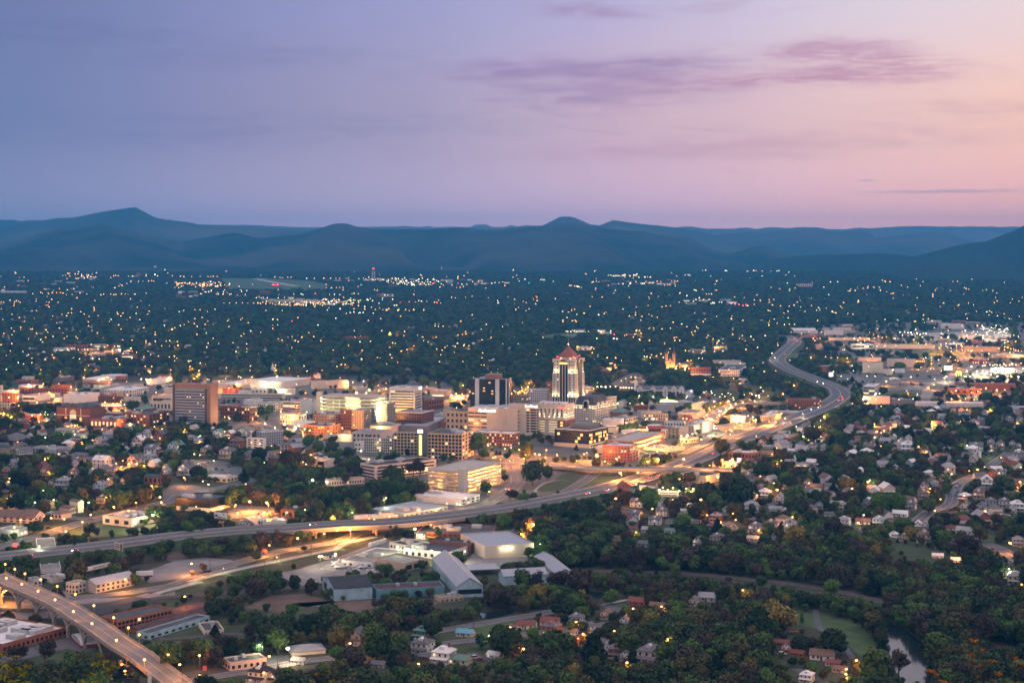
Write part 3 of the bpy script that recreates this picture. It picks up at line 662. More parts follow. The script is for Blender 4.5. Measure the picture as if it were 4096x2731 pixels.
def light(kind,loc,energy,color,radius=0.4,parent=None,size=None,rot=None,spot=None):
 ld=bpy.data.lights.new(kind.lower()+"_lamp",kind);ld.energy=energy;ld.color=color
 if kind!='SUN':ld.shadow_soft_size=radius
 if kind=='SPOT':ld.spot_size=spot or R(100);ld.spot_blend=0.7
 ld.cycles.max_bounces=2
 o=bpy.data.objects.new(ld.name,ld);COL.objects.link(o);o.location=loc
 if rot is not None:o.rotation_euler=rot
 if parent:o.parent=parent
 return o
_wm={}
def win_mesh(w,h,side,m,proud=0.12):
 k=(round(w,2),round(h,2),side,m.name)
 if k not in _wm:
  mb=MB()
  if side=='f':mb.box(-w/2,-proud,-h/2,w/2,0.05,h/2,bottom=True)
  else:mb.box(-0.05,-w/2,-h/2,proud,w/2,h/2,bottom=True)
  _wm[k]=mb.mesh("window",m)
 return _wm[k]
NWIN=[0]
def windows(root,spec,L,z0,z1,side,rng,off=0.0,budget=100,plane=0.0):
 """spec 'g8x6:.1' grid of openings, 'b8:.1' ribbons, ':w' suffix lit white, ':o' orange; side 'f' front (-y) or 's' (+x)"""
 if not spec or spec=='-':return
 parts=spec.split(':');sp=parts[0];lit=float(parts[1])if len(parts)>1 and parts[1]else 0.03
 lm={'w':m_litw,'o':m_lito,'y':m_lit}.get(parts[2]if len(parts)>2 else 'y',m_lit)
 gm=m_glass if sp[0]in 'gbG' else m_glassg
 if sp[0]in 'gG':nr,nc=(int(v)for v in sp[1:].split('x'))
 else:nr,nc=int(sp[1:]),1
 H=z1-z0;fh=H/nr;big=sp[0]=='G'
 over=None
 for r in range(nr):
  for c in range(nc):
   if sp[0]in 'gG':
    w=L/nc*(0.72 if big else 0.46);h=fh*(0.68 if big else 0.52);cx=(c+0.5)*L/nc
   else:w=L*0.92;h=fh*0.42;cx=L/2
   cz=z0+fh*(r+0.52)
   m=lm if rng.random()<lit else gm
   pos=(off-L+cx,plane,cz)if side=='f' else(plane,off+cx,cz)
   NWIN[0]+=1
   if sp[0]=='b' and side=='f' and L>16:    # ribbon broken by mullions: part lit
    n=max(2,int(L/9));ww=w/n
    for k in range(n):
     mm=lm if rng.random()<lit else gm
     link("window",win_mesh(ww*0.97,h,side,mm),root,(off-L+L*0.04+ww*(k+.5),plane,cz))
    continue
   if budget<=0:
    if over is None:over=MB()
    x,y,z=pos;k=0 if m is gm else 1
    if side=='f':over.box(x-w/2,y-.12,z-h/2,x+w/2,y+.05,z+h/2,k,True)
    else:over.box(x-.05,y-w/2,z-h/2,x+.12,y+w/2,z+h/2,k,True)
   else:
    link("window",win_mesh(w,h,side,m),root,pos);budget-=1
 if over:tag(over.obj("window",[gm,lm],root),kind="stuff")
 return budget
def frame(c,xl,xc,xr,yt,yb,th,dep=None):
 """solve the ground rectangle whose near corner stands at (xc, yb) and whose faces end at xl and xr"""
 C=gp(*px(c,xc,yb));t=R(th);dl=(-math.cos(t),math.sin(t));dr=(math.sin(t),math.cos(t))
 def solve(X,d,dflt):
  if X is None:return dflt
  X=px(c,X,0)[0]-CX;den=FPX*d[0]-X*d[1]
  s=(X*C.y-FPX*C.x)/den if abs(den)>1e-6 else dflt
  return s if 1<s<400 else dflt
 Lu=solve(xl if xl!=xc else None,dl,dep or 20);Lv=solve(xr if xr!=xc else None,dr,dep or 20)
 z0=C.z;ytop=px(c,0,yt)[1];h=CH-(ytop-HY)/FPX*C.y-z0
 return C,Lu,Lv,max(h,3.0),-t
def keep(C,Lu,Lv,h,rz):
 """reserve the footprint and the view of a building"""
 cs,sn=math.cos(rz),math.sin(rz)
 def wpt(x,y):return(C.x+x*cs-y*sn,C.y+x*sn+y*cs)
 g=4;NOTREE.append([wpt(-Lu-g,-g),wpt(g,-g),wpt(g,Lv+g),wpt(-Lu-g,Lv+g)])
 P=[wpt(-Lu,0),wpt(0,0),wpt(0,Lv)];X=[sx((*p,0))for p in P]
 z=zg(max(C.y,790));VIS.append((min(X),max(X),sy((C.x,C.y,z+h)),sy((C.x,C.y,z+h*0.12)),C.y-1,1.0))
def rng_for(s):return random.Random(hash_(s))
def hash_(s):
 h=7
 for ch in s:h=(h*31+ord(ch))%1000003
 return h
def bld(c,xl,xc,xr,yt,yb,th,wall,roof,fw,sw,name,cat,label,lm=None,rt='flat',dep=None,units=2,group=None,ridge=None,rh=None,parapet=0.9,zb=0.0,base=None,cornice=None,visible=True,wz=(0.0,0.0)):
 C,Lu,Lv,h,rz=frame(c,xl,xc,xr,yt,yb,th,dep)
 rg=rng_for(name+label);W_=WALL[wall]if isinstance(wall,str)else wall;Rf=ROOF[roof]
 root=link(name,None,loc=(C.x,C.y,C.z+zb),rot=(0,0,rz));tag(root,label,cat,group)
 if lm:LM.append((lm,C.copy(),root))
 if visible:keep(C,Lu,Lv,h,rz)
 ALLB.append(root);h-=zb
 mb=MB()
 if rt=='flat':
  t=0.35;hr=h-parapet
  mb.box(-Lu,0,-0.5,0,t,h);mb.box(-t,t,-0.5,0,Lv-t,h);mb.box(-Lu,Lv-t,-0.5,0,Lv,h);mb.box(-Lu,t,-0.5,-Lu+t,Lv-t,h)
  mb.obj("wall",W_,root)
  mb=MB();mb.box(-Lu+t,t,hr-0.4,-t,Lv-t,hr);mb.obj("roof",Rf,root)
  cm=WALL[cornice]if cornice else None
  if cm:mb=MB();mb.box(-Lu-.3,-.3,h-1.2,.3,0,h+.15);mb.box(0.0,0.0,h-1.2,.3,Lv+.3,h+.15);mb.obj("cornice",cm,root)
  for k in range(units):
   ux=-Lu*rg.uniform(0.12,0.88);uy=Lv*rg.uniform(0.2,0.8);s=min(Lu,Lv)*rg.uniform(0.05,0.13)+0.6
   mb=MB();mb.box(ux-s,uy-s*.7,hr,ux+s,uy+s*.7,hr+min(2.6,s*1.1));mb.cyl(ux+s*.3,uy,hr+min(2.6,s*1.1),hr+min(2.6,s*1.1)+.4,s*.35)
   mb.obj("rooftop_unit",m_unit,root)
  ht=h-parapet-0.4
 else:
  long_x=Lu>=Lv if ridge is None else ridge=='x'
  rr=rh or min(Lu,Lv)*0.26;he=h-rr if rt!='barrel' else h-rr;he=max(he,2.2);ov=0.5
  mb.box(-Lu,0,-0.5,0,0.3,he);mb.box(-.3,.3,-0.5,0,Lv-.3,he);mb.box(-Lu,Lv-.3,-.5,0,Lv,he);mb.box(-Lu,.3,-.5,-Lu+.3,Lv-.3,he)
  if rt=='gable':
   if long_x:
    for xx in(-Lu,-.3):mb.add([(xx,0,he),(xx,Lv,he),(xx,Lv/2,h-.15),(xx+.3,0,he),(xx+.3,Lv,he),(xx+.3,Lv/2,h-.15)],[(0,2,1),(3,4,5),(0,3,5,2),(1,2,5,4)])
   else:
    for yy in(0,Lv-.3):mb.add([(-Lu,yy,he),(0,yy,he),(-Lu/2,yy,h-.15),(-Lu,yy+.3,he),(0,yy+.3,he),(-Lu/2,yy+.3,h-.15)],[(0,1,2),(3,5,4),(0,2,5,3),(1,4,5,2)])
  mb.obj("wall",W_,root);mb=MB()
  x0,x1,y0,y1=-Lu-ov,ov,-ov,Lv+ov;th_=0.25
  if rt=='gable':
   if long_x:v=[(x0,y0,he),(x1,y0,he),(x1,y1,he),(x0,y1,he),(x0,Lv/2,h),(x1,Lv/2,h)];f=[(0,1,5,4),(2,3,4,5),(1,2,5),(3,0,4)];f=f[:2]
   else:v=[(x0,y0,he),(x1,y0,he),(x1,y1,he),(x0,y1,he),(-Lu/2,y0,h),(-Lu/2,y1,h)];f=[(1,2,5,4),(3,0,4,5)]
  elif rt=='hip':
   if long_x:i=min(Lu/2-.1,Lv/2);v=[(x0,y0,he),(x1,y0,he),(x1,y1,he),(x0,y1,he),(x0+i,Lv/2,h),(x1-i,Lv/2,h)];f=[(0,1,5,4),(2,3,4,5),(1,2,5),(3,0,4)]
   else:i=min(Lv/2-.1,Lu/2);v=[(x0,y0,he),(x1,y0,he),(x1,y1,he),(x0,y1,he),(-Lu/2,y0+i,h),(-Lu/2,y1-i,h)];f=[(1,2,5,4),(3,0,4,5),(0,1,4),(2,3,5)]
  elif rt=='pyr':v=[(x0,y0,he),(x1,y0,he),(x1,y1,he),(x0,y1,he),(-Lu/2,Lv/2,h)];f=[(0,1,4),(1,2,4),(2,3,4),(3,0,4)]
  elif rt=='barrel':
   n=10;v=[];f=[]
   for k in range(n+1):
    a=math.pi*k/n;q=-math.cos(a)
    if long_x:v+=[(x0,Lv/2+q*(Lv/2+ov),he+rr*math.sin(a)),(x1,Lv/2+q*(Lv/2+ov),he+rr*math.sin(a))]
    else:v+=[(-Lu/2+q*(Lu/2+ov),y1,he+rr*math.sin(a)),(-Lu/2+q*(Lu/2+ov),y0,he+rr*math.sin(a))]
   f=[(2*k,2*k+1,2*k+3,2*k+2)for k in range(n)]+[tuple(range(0,2*n+2,2)),tuple(range(2*n+1,0,-2))]
  n0=len(v);v=v+[(p[0],p[1],p[2]-th_)for p in v];f=f+[tuple(reversed([i+n0 for i in q]))for q in f]+[(i,(i+1)%4,(i+1)%4+n0,i+n0)for i in range(4)][:0]
  mb.add(v,f);mb.obj("roof",Rf,root);ht=he
 b=windows(root,fw,Lu,wz[0],ht-wz[1],'f',rg,0.0)
 windows(root,sw,Lv,wz[0],ht-wz[1],'s',rg,0.0,budget=60)
 if base:
  mb=MB();mb.box(-Lu-.15,-.25,-.3,.25,0,base[1]);mb.box(0,0,-.3,.25,Lv+.15,base[1]);mb.obj("plinth",WALL[base[0]],root)
 root["_d"]=(Lu,Lv,h);return root,Lu,Lv,h
def sub(root,name,m,x0,y0,z0,x1,y1,z1,bottom=True):
 mb=MB();mb.box(x0,y0,z0,x1,y1,z1,bottom=bottom);return mb.obj(name,m,root)
def text(root,s,loc,size,m,rot=(R(90),0,0),ext=0.08,name="sign_lettering",align='CENTER',sxx=1.0):
 cu=bpy.data.curves.new(name,'FONT');cu.body=s;cu.size=size;cu.extrude=ext;cu.align_x=align;cu.align_y='CENTER';cu.materials.append(m)
 cu.resolution_u=2;o=link(name,cu);bpy.context.view_layer.update();me=bpy.data.meshes.new_from_object(o.evaluated_get(bpy.context.evaluated_depsgraph_get()));bpy.data.objects.remove(o)
 o=link(name,me,root,loc,rot);o.scale[0]=sxx;return o
m_signw=mat("sign_glow_white",(0.8,0.8,0.8),0.5,emis=(1.0,0.97,0.86),estr=3.2)
m_signr=mat("sign_glow_red",(0.8,0.1,0.1),0.5,emis=(1.0,0.05,0.05),estr=4)
m_signy=mat("sign_glow_yellow",(0.8,0.6,0.1),0.5,emis=(1.0,0.72,0.08),estr=4)
m_signb=mat("sign_glow_blue",(0.1,0.2,0.8),0.5,emis=(0.2,0.4,1.0),estr=3)
m_signg=mat("sign_glow_green",(0.1,0.8,0.5),0.5,emis=(0.1,1.0,0.75),estr=6)
m_fix=mat("flood_lamp_glow",(0.8,0.7,0.5),0.5,emis=(1.0,0.78,0.42),estr=14)
def uplight(root,x,y,z,e=900,col=(1.0,0.74,0.36),axis='f',ang=70):
 """a facade flood light: fixture on a bracket, aimed up the wall"""
 mb=MB()
 if axis=='f':mb.box(x-.35,y-.9,z-.25,x+.35,y-.5,z+.1,bottom=True);p=(x,y-1.0,z+.35);rot=(R(180-16),0,0)
 else:mb.box(x+.5,y-.35,z-.25,x+.9,y+.35,z+.1,bottom=True);p=(x+1.0,y,z+.35);rot=(R(180),R(-16),0)
 mb.obj("flood_light",m_fix,root);light('SPOT',p,e,col,0.25,root,rot=rot,spot=R(ang))
# ------------------------------------------------------------------ downtown landmarks
# tall stone tower with pyramid roof
r,Lu,Lv,h=bld('D',1200,1510,1628,480,985,22,'stone','gravel','-','-',"office_tower","tower","tall pale stone tower with floodlit sides, glazed centre bays and a red pyramid roof","the tall pyramid-roofed tower",units=0,parapet=0.5)
S=h/505.0    # metres per crop pixel
def zc(yy):return(985-yy)*S
rg=random.Random(3)
pier=mat("tower_stone",(0.58,0.52,0.43),0.85,0.08,0.3)
bayw=Lu*0.36;x0b,x1b=-Lu*0.68,-Lu*0.68+bayw
sub(r,"glazed_bay",m_glass,x0b,-0.9,0,x1b,0,zc(345))
for k in range(4):sub(r,"pier",pier,x0b+bayw*k/3-.5,-1.3,0,x0b+bayw*k/3+.5,-.9,zc(350 if k in(0,3)else 375))
sy0,sy1=Lv*0.28,Lv*0.66
sub(r,"glazed_bay",m_glass,0,sy0,0,0.9,sy1,zc(345))
for k in range(4):sub(r,"pier",pier,.9,sy0+(sy1-sy0)*k/3-.4,0,1.3,sy0+(sy1-sy0)*k/3+.4,zc(352))
z1=zc(790);z2=zc(480);fl=(z2-z1)/9
wfs=(-Lu*0.955,-Lu*0.80,-Lu*0.26,-Lu*0.13,-Lu*0.035)
for i in range(9):
 for xx in(-Lu*0.93,-Lu*0.77,-Lu*0.25,-Lu*0.08):link("window",win_mesh(2.6 if xx==-Lu*0.25 else 1.8,fl*.55,'f',m_litw if rg.random()<.04 else m_glassg),r,(xx,0,z1+fl*(i+.5)))
 for yy in(0.12,0.82,0.93):link("window",win_mesh(1.7,fl*.55,'s',m_glassg),r,(0,Lv*yy,z1+fl*(i+.5)))
for i in range(2):
 for xx in(-Lu*0.95,-Lu*0.83,-Lu*0.73,-Lu*0.26,-Lu*0.16,-Lu*0.06):link("window",win_mesh(2.2,z1*.36,'f',m_glass),r,(xx,0,z1*(i*.5+.25)))
for yy in(.1,.2,.75,.9):link("window",win_mesh(2.0,z1*.7,'s',m_glass),r,(0,Lv*yy,z1*.5))
sub(r,"ledge",pier,-Lu-.8,-.8,z1-1.2,x0b,0,z1);sub(r,"ledge",pier,x1b,-.8,z1-1.2,.8,0,z1);sub(r,"ledge",pier,0,0,z1-1.2,.8,sy0,z1);sub(r,"ledge",pier,0,sy1,z1-1.2,.8,Lv,z1)
# upper shaft (steps in) with arched bays
i1=1.6;z3=zc(300)
mb=MB();mb.box(-Lu+i1,i1,z2,-i1,Lv-i1,z3);mb.obj("upper_wall",pier,r)
for i in range(4):
 zz=z2+(z3-z2)*(i+.45)/4
 for xx in(-Lu*0.91,-Lu*0.80,-Lu*0.27,-Lu*0.17,-Lu*0.09):link("window",win_mesh(1.8,fl*.6,'f',m_lit if rg.random()<.15 else m_glassg),r,(xx,i1,zz))
 for yy in(.14,.84):link("window",win_mesh(1.6,fl*.6,'s',m_glassg),r,(-i1,Lv*yy,zz))
def arch_gable(horizontal):
 mb=MB();n=12
 if horizontal:cx_,w,y0,y1=(x0b+x1b)/2,bayw/2+1.6,-1.5,Lv+1.0
 else:cx_,w,y0,y1=(sy0+sy1)/2,(sy1-sy0)/2+1.4,-Lu-1.0,1.5
 zb_=zc(345);hh=w*0.75;vs=[]
 for k in range(n+1):
  a=math.pi*k/n;u=cx_-w*math.cos(a);z=zb_+hh*math.sin(a)
  for y in(y0,y1):vs.append((u,y,z)if horizontal else(y,u,z))
 fs=[(2*k,2*k+1,2*k+3,2*k+2)for k in range(n)]+[tuple(range(0,2*n+2,2)),tuple(range(2*n+1,0,-2))]
 mb.add(vs,fs);mb.obj("barrel_gable",ROOF['terra'],r)
 mb=MB();vs=[]
 for k in range(n+1):
  a=math.pi*k/n
  for w2,yy in((w+.6,0),(w-.9,0)):
   u=cx_-w2*math.cos(a);z=zb_+(hh*w2/w)*math.sin(a)
   for d in(-.6,.6):vs.append((u,y0+d-.2,z)if horizontal else(y1+d+.2,u,z))
 fs=[]
 for k in range(n):
  o=4*k
  for a_,b_ in((0,1),(1,3),(3,2),(2,0)):fs.append((o+a_,o+b_,o+4+b_,o+4+a_))
 mb.add(vs,fs);mb.obj("arch_moulding",pier,r)
arch_gable(True);arch_gable(False)
sub(r,"sign_panel",m_signy,x0b+1,-2.5,zc(357),x1b-1,-2.2,zc(337))
zl=zc(268);i2=Lu*0.2
sub(r,"lantern_wall",pier,-Lu+i2,i2*Lv/Lu,z3,-i2,Lv-i2*Lv/Lu,zl)
for(ax,ay)in((-Lu+i1,i1),(-i1,i1),(-i1,Lv-i1)):sub(r,"corner_turret",pier,ax-1.6,ay-1.6,z3-4,ax+1.6,ay+1.6,z3+1.2)
mb=MB();o_=1.6;a0,a1,b0,b1=-Lu+i2-o_,-i2+o_,i2*Lv/Lu-o_,Lv-i2*Lv/Lu+o_
mb.add([(a0,b0,zl),(a1,b0,zl),(a1,b1,zl),(a0,b1,zl),(-Lu/2,Lv/2,zc(120))],[(0,1,4),(1,2,4),(2,3,4),(3,0,4),(3,2,1,0)]);pr=mb.obj("pyramid_roof",ROOF['terra'],r)
mb=MB();mb.cyl(-Lu/2,Lv/2,zc(124),zc(0),0.3,0.08);mb.obj("mast",m_unit,r)
for(ax,ay)in((a0,b0),(a1,b0),(a1,b1)):mb=MB();mb.ball((ax,ay,zl+.6),.5);mb.obj("beacon_light",mat("beacon_red",(.5,0,0),.5,emis=(1,.05,.03),estr=25),r)
mb=MB();mb.ball((-Lu/2,Lv/2-.8,zc(100)),.6);mb.obj("beacon_light",m_fix,r)
for xx in(-Lu*.985,-Lu*.87,-Lu*.72):uplight(r,xx,0,z1+.3,11000)
for xx in(-Lu*.30,-Lu*.19,-Lu*.12,-Lu*.02):uplight(r,xx,0,z1+.3,11000)
for yy in(.04,.18,.25,.72,.86,.97):uplight(r,0,Lv*yy,z1+.3,11000,axis='s')
for xx in(-Lu*.96,-Lu*.86,-Lu*.75,-Lu*.30,-Lu*.21,-Lu*.12,-Lu*.05):uplight(r,xx,i1,z2+.5,8000)
for yy in(.1,.22,.75,.92):uplight(r,-i1,Lv*yy,z2+.5,8000,axis='s')
for xx in(-Lu*.7,-Lu*.3):uplight(r,xx,i2*Lv/Lu,z3+1.5,1200)
uplight(r,-i2,Lv*.4,z3+1.5,1600,axis='s')
# black glass slab with white fins
r,Lu,Lv,h=bld('D',103,583,655,560,1020,14,'black','gravel','-','-',"office_tower","tower","black glass office slab with broad white vertical fins and a brown penthouse","the black glass slab tower",units=3)
for a,b in((170,222),(440,492)):
 f0=-Lu+(a-103)/480*Lu;f1=-Lu+(b-103)/480*Lu;sub(r,"fin",WALL['white'],f0,-.9,0,f1,0,h+.4)
sub(r,"fin",WALL['white'],-.5,-.9,0,.9,0,h+.4);sub(r,"fin",WALL['white'],0,Lv*.42,0,.9,Lv*.50,h+.4)
sub(r,"penthouse",WALL['brown'],-Lu*.62,Lv*.2,h-.5,-Lu*.24,Lv*.9,h+6.5)
for k in range(3):mb=MB();mb.cyl(-Lu*(.66-.18*k),Lv*.4,h+(6 if k else-1),h+(8.5 if k else 2),.15);mb.ball((-Lu*(.66-.18*k),Lv*.4,h+(9 if k else 2.5)),1.0);mb.obj("satellite_dome",WALL['white'],r)
rg=random.Random(5)
for i in range(11):
 zz=3+(h-6)*i/11
 for k in range(12):
  xx=-Lu*(.04+.92*(k+.5)/12)
  if abs(xx+Lu*.81)<3.5 or abs(xx+Lu*.245)<3.5:continue
  p={8:.35,7:.45,6:.1}.get(i,.03);link("window",win_mesh(3.0,1.5,'f',m_lit if rg.random()<p*.6 else m_glassg if rg.random()<.2 else m_glass,.15),r,(xx,0,zz+2))
# beige insurer's block with ribbons left only
r,Lu,Lv,h=bld('D',75,590,737,950,1290,20,'beige','white','-','b7:.05',"office_block","building","broad blank beige office block with short window ribbons and a lit white roof-edge sign","the blank beige office block",units=4)
Wd=Lu*.49;rg=random.Random(8)
for i in range(5):
 for k in range(3):link("window",win_mesh(Wd*.31,1.9,'f',m_lit if(i==2 and rg.random()<.6)else m_glass),r,(-Lu+Wd*(.17+.33*k),0,h-(50+i*47)/340*h-2))
text(r,"Anthem",(-Lu*.545,-.3,h*.90),6.2,m_signw);
for q in(-.375,-.318):mb=MB();mb.cyl(0,0,0,.2,1.7,n=12);link("sign_emblem",mb.mesh("sign_emblem",m_signw),r,(-Lu*-q*1.0,-.1,h*.90),(R(90),0,0))
bld('D',590,735,850,950,1310,20,'beige','gravel','-','b7:.08',"office_wing","building","stepped narrow wing with corner windows joined to the blank beige block",units=1)
r,Lu,Lv,h=bld('D',620,1008,1022,888,1310,12,'beige','white','-','b9:.03',"office_block","building","pinkish bank building with lettered corner sign and seven window rows","the bank building with window ribbons",units=3)
for i in range(9):
 for a,b in((.60,.70),(.74,.93),(.95,.995)):link("window",win_mesh(Lu*(b-a),2.1,'f',m_lito if i==8 and a<.65 else m_glass),r,(-Lu+Lu*(a+b)/2,0,h*(.10+.085*i)+1.5))
text(r,"SunTrust",(-Lu*.23,-.3,h*.925),4.6,m_signw);sub(r,"sign_emblem",m_signw,-Lu*.06,-.4,h*.90,-Lu*.02,-.2,h*.95)
# floodlit hotel / garage
r,Lu,Lv,h=bld('D',1015,1370,1490,895,1310,25,'stone','grey','-','-',"hotel","hotel","cream hotel with floodlit upper floors over a parking podium and brick corner","the floodlit cream hotel",units=2)
rg=random.Random(4);zt=h
for i in range(3):
 for k in range(6):link("window",win_mesh(2.2,2.2,'f',m_glassg),r,(-Lu*(.06+.155*k+.07),0,h*(.66+.075*i)))
 for k in range(5):link("window",win_mesh(2.0,2.0,'s',m_glassg),r,(0,Lv*(.14+.18*k),h*(.66+.075*i)))
for i in range(5):link("window",win_mesh(Lu*.3,.7,'f',m_lit),r,(-Lu*.45,0,h*(.12+.08*i)));link("window",win_mesh(Lu*.2,.7,'f',m_lit),r,(-Lu*.86,0,h*(.12+.08*i)))
sub(r,"brick_base",WALL['brick'],-Lu*.28,-1.0,0,1.0,0,h*.50);sub(r,"brick_base",WALL['brick'],0,0,0,1.0,Lv,h*.50);sub(r,"ledge",WALL['stone'],-Lu-.5,-1.4,h*.5,1.4,0,h*.52);sub(r,"ledge",WALL['stone'],0,0,h*.5,1.4,Lv,h*.52)
for i in range(5):link("window",win_mesh(3.2,2.4,'f',m_lito),r,(-Lu*.12,-1.0,h*(.06+.09*i)))
for k in range(6):sub(r,"brick_pier",WALL['obrick'],1.0,Lv*(.08+.16*k),0,1.5,Lv*(.12+.16*k),h*.48);
for k in range(5):sub(r,"eave_canopy",WALL['white'],-Lu*(.98-.2*k),-1.2,h-1.0,-Lu*(.86-.2*k),Lv*.5,h+2.4)
sub(r,"sign_lettering",m_signr,-Lu*.27,-.6,h*.88,-Lu*.05,-.3,h*.92)
for k in range(6):uplight(r,-Lu*(.03+.185*k),0,h*.60,5000,ang=60)
for k in range(4):uplight(r,0,Lv*(.1+.27*k),h*.60,5000,axis='s',ang=60)
for k in range(5):uplight(r,1.5,Lv*(.15+.17*k),h*.03,1300,(1.0,.55,.2),axis='s')
# mansard office block
r,Lu,Lv,h=bld('D',1490,1765,1962,905,1165,28,'stone','dark','g8x9:.05','g8x8:.05',"office_block","building","stone office block with dark mansard roof, arched dormer and warm cornice lights","the mansard-roofed office block",units=0,cornice='stone')
mh=h*.42;ins=5;mb=MB();q=1.0
mb.add([(-Lu+q,q,h),(-q,q,h),(-q,Lv-q,h),(-Lu+q,Lv-q,h),(-Lu+ins,ins,h+mh),(-ins,ins,h+mh),(-ins,Lv-ins,h+mh),(-Lu+ins,Lv-ins,h+mh)],[(0,1,5,4),(1,2,6,5),(2,3,7,6),(3,0,4,7),(4,5,6,7)]);mb.obj("mansard_roof",ROOF['dark'],r)
mb=MB();vs=[];n=10
mb.box(-Lu*.56,-.8,h*.80,-Lu*.30,4,h+mh*.25);mb.obj("dormer_wall",WALL['stone'],r)
mb=MB();mb.tube((-Lu*.43,-.8,h+mh*.25),(-Lu*.43,5,h+mh*.25),Lu*.13,n=16);mb.obj("dormer_arch",WALL['stone'],r)
mb=MB();mb.tube((-Lu*.43,-1.0,h+mh*.22),(-Lu*.43,-.6,h+mh*.22),Lu*.095,n=14);mb.box(-Lu*.525,-1.0,h*.84,-Lu*.335,-.85,h+mh*.22);mb.obj("dormer_window",m_glass,r)
for k in range(3):sub(r,"dormer",WALL['stone'],.0-2.5,Lv*(.2+.28*k),h,.3,Lv*(.32+.28*k),h+3.2)
for xx in(-.97,-.88,-.72,-.64,-.24,-.12,-.04):uplight(r,Lu*xx,0,h*.86,1700,(1,.82,.5),ang=80)
for k in range(6):uplight(r,0,Lv*(.05+.18*k),h*.86,1700,(1,.82,.5),axis='s',ang=80)
for xx in(-.02,-.12):uplight(r,Lu*xx,0,.5,2600,(1,.84,.55))
for k in range(6):uplight(r,0,Lv*(.03+.19*k),.5,2200,(1,.84,.55),axis='s')
# black glass low-rise
r,Lu,Lv,h=bld('D',1230,1685,1945,1235,1475,30,'black','gravel','-','-',"glass_office","building","low black glass office with white roof edge standing on a pale concrete podium","the low black glass office",units=1,cornice='white')
rg=random.Random(6)
sub(r,"podium",WALL['beige'],-Lu-.5,-1.5,-.3,1.5,0,h*.21);sub(r,"podium",WALL['beige'],0,0,-.3,1.5,Lv,h*.21)
for i in range(3):
 for k in range(13):link("window",win_mesh(Lu/14,h*.13,'f',m_lito if rg.random()<.12 else m_glass),r,(-Lu*(.03+.075*k+.03),0,h*(.33+.19*i)))
 for k in range(12):link("window",win_mesh(Lv/16,h*.13,'s',m_lito if rg.random()<.55 else m_glass),r,(0,Lv*(.03+.08*k+.03),h*(.33+.19*i)))
for k in range(9):link("window",win_mesh(Lv/16,h*.10,'s',m_glass),r,(1.5,Lv*(.06+.1*k),h*.11))
sub(r,"penthouse",WALL['dgrey'],-Lu*.68,Lv*.25,h-1,-Lu*.12,Lv*.75,h+5.5)
bld('D',150,665,765,1275,1455,24,'obrick','white','g4x15:.35','g4x4:.2',"brick_office","building","red brick office with a white cornice and a columned corner porch","the white-corniced brick office",cornice='white')
bld('D',880,1128,1155,690,960,14,'white','gravel','g8x9:.03','g8x2',"hotel","hotel","old white hotel with grouped windows and a boxed roof sign","the old white hotel",units=3)
bld('D',655,880,885,765,960,14,'tan','gravel','g6x7','-',"hotel_wing","building","tan lower wing beside the old white hotel",units=1)
bld('D',1115,1195,1200,590,700,14,'brick','gravel','g5x3','-',"brick_building","building","narrow red brick block just behind the pyramid-roofed tower",units=1)
bld('D',1640,1640,1755,660,740,60,'beige','white','-','g2x8',"low_office","building","low beige block with pale roof right behind the pyramid-roofed tower",dep=30)
bld('D',1860,1940,2055,800,990,30,'stone','gravel','-','g5x7',"stone_office","building","pale stone corner office rising behind the mansard-roofed block",cornice='stone')
bld('D',1950,2130,2232,950,1060,26,'obrick','green','-','-',"brick_hall","building","red brick hall with a green hipped metal roof",rt='hip',dep=20)
bld('D',2075,2150,2225,830,930,26,'grey','green','-','-',"pyramid_pavilion","building","small grey pavilion with a pale green pyramid roof",rt='pyr')
bld('D',1960,2180,2335,1080,1180,26,'tan','gravel','g2x6:.2','g2x5:.2',"shop_row","building","low row of tan shops with grey roofs beyond the mansard-roofed block",units=4)
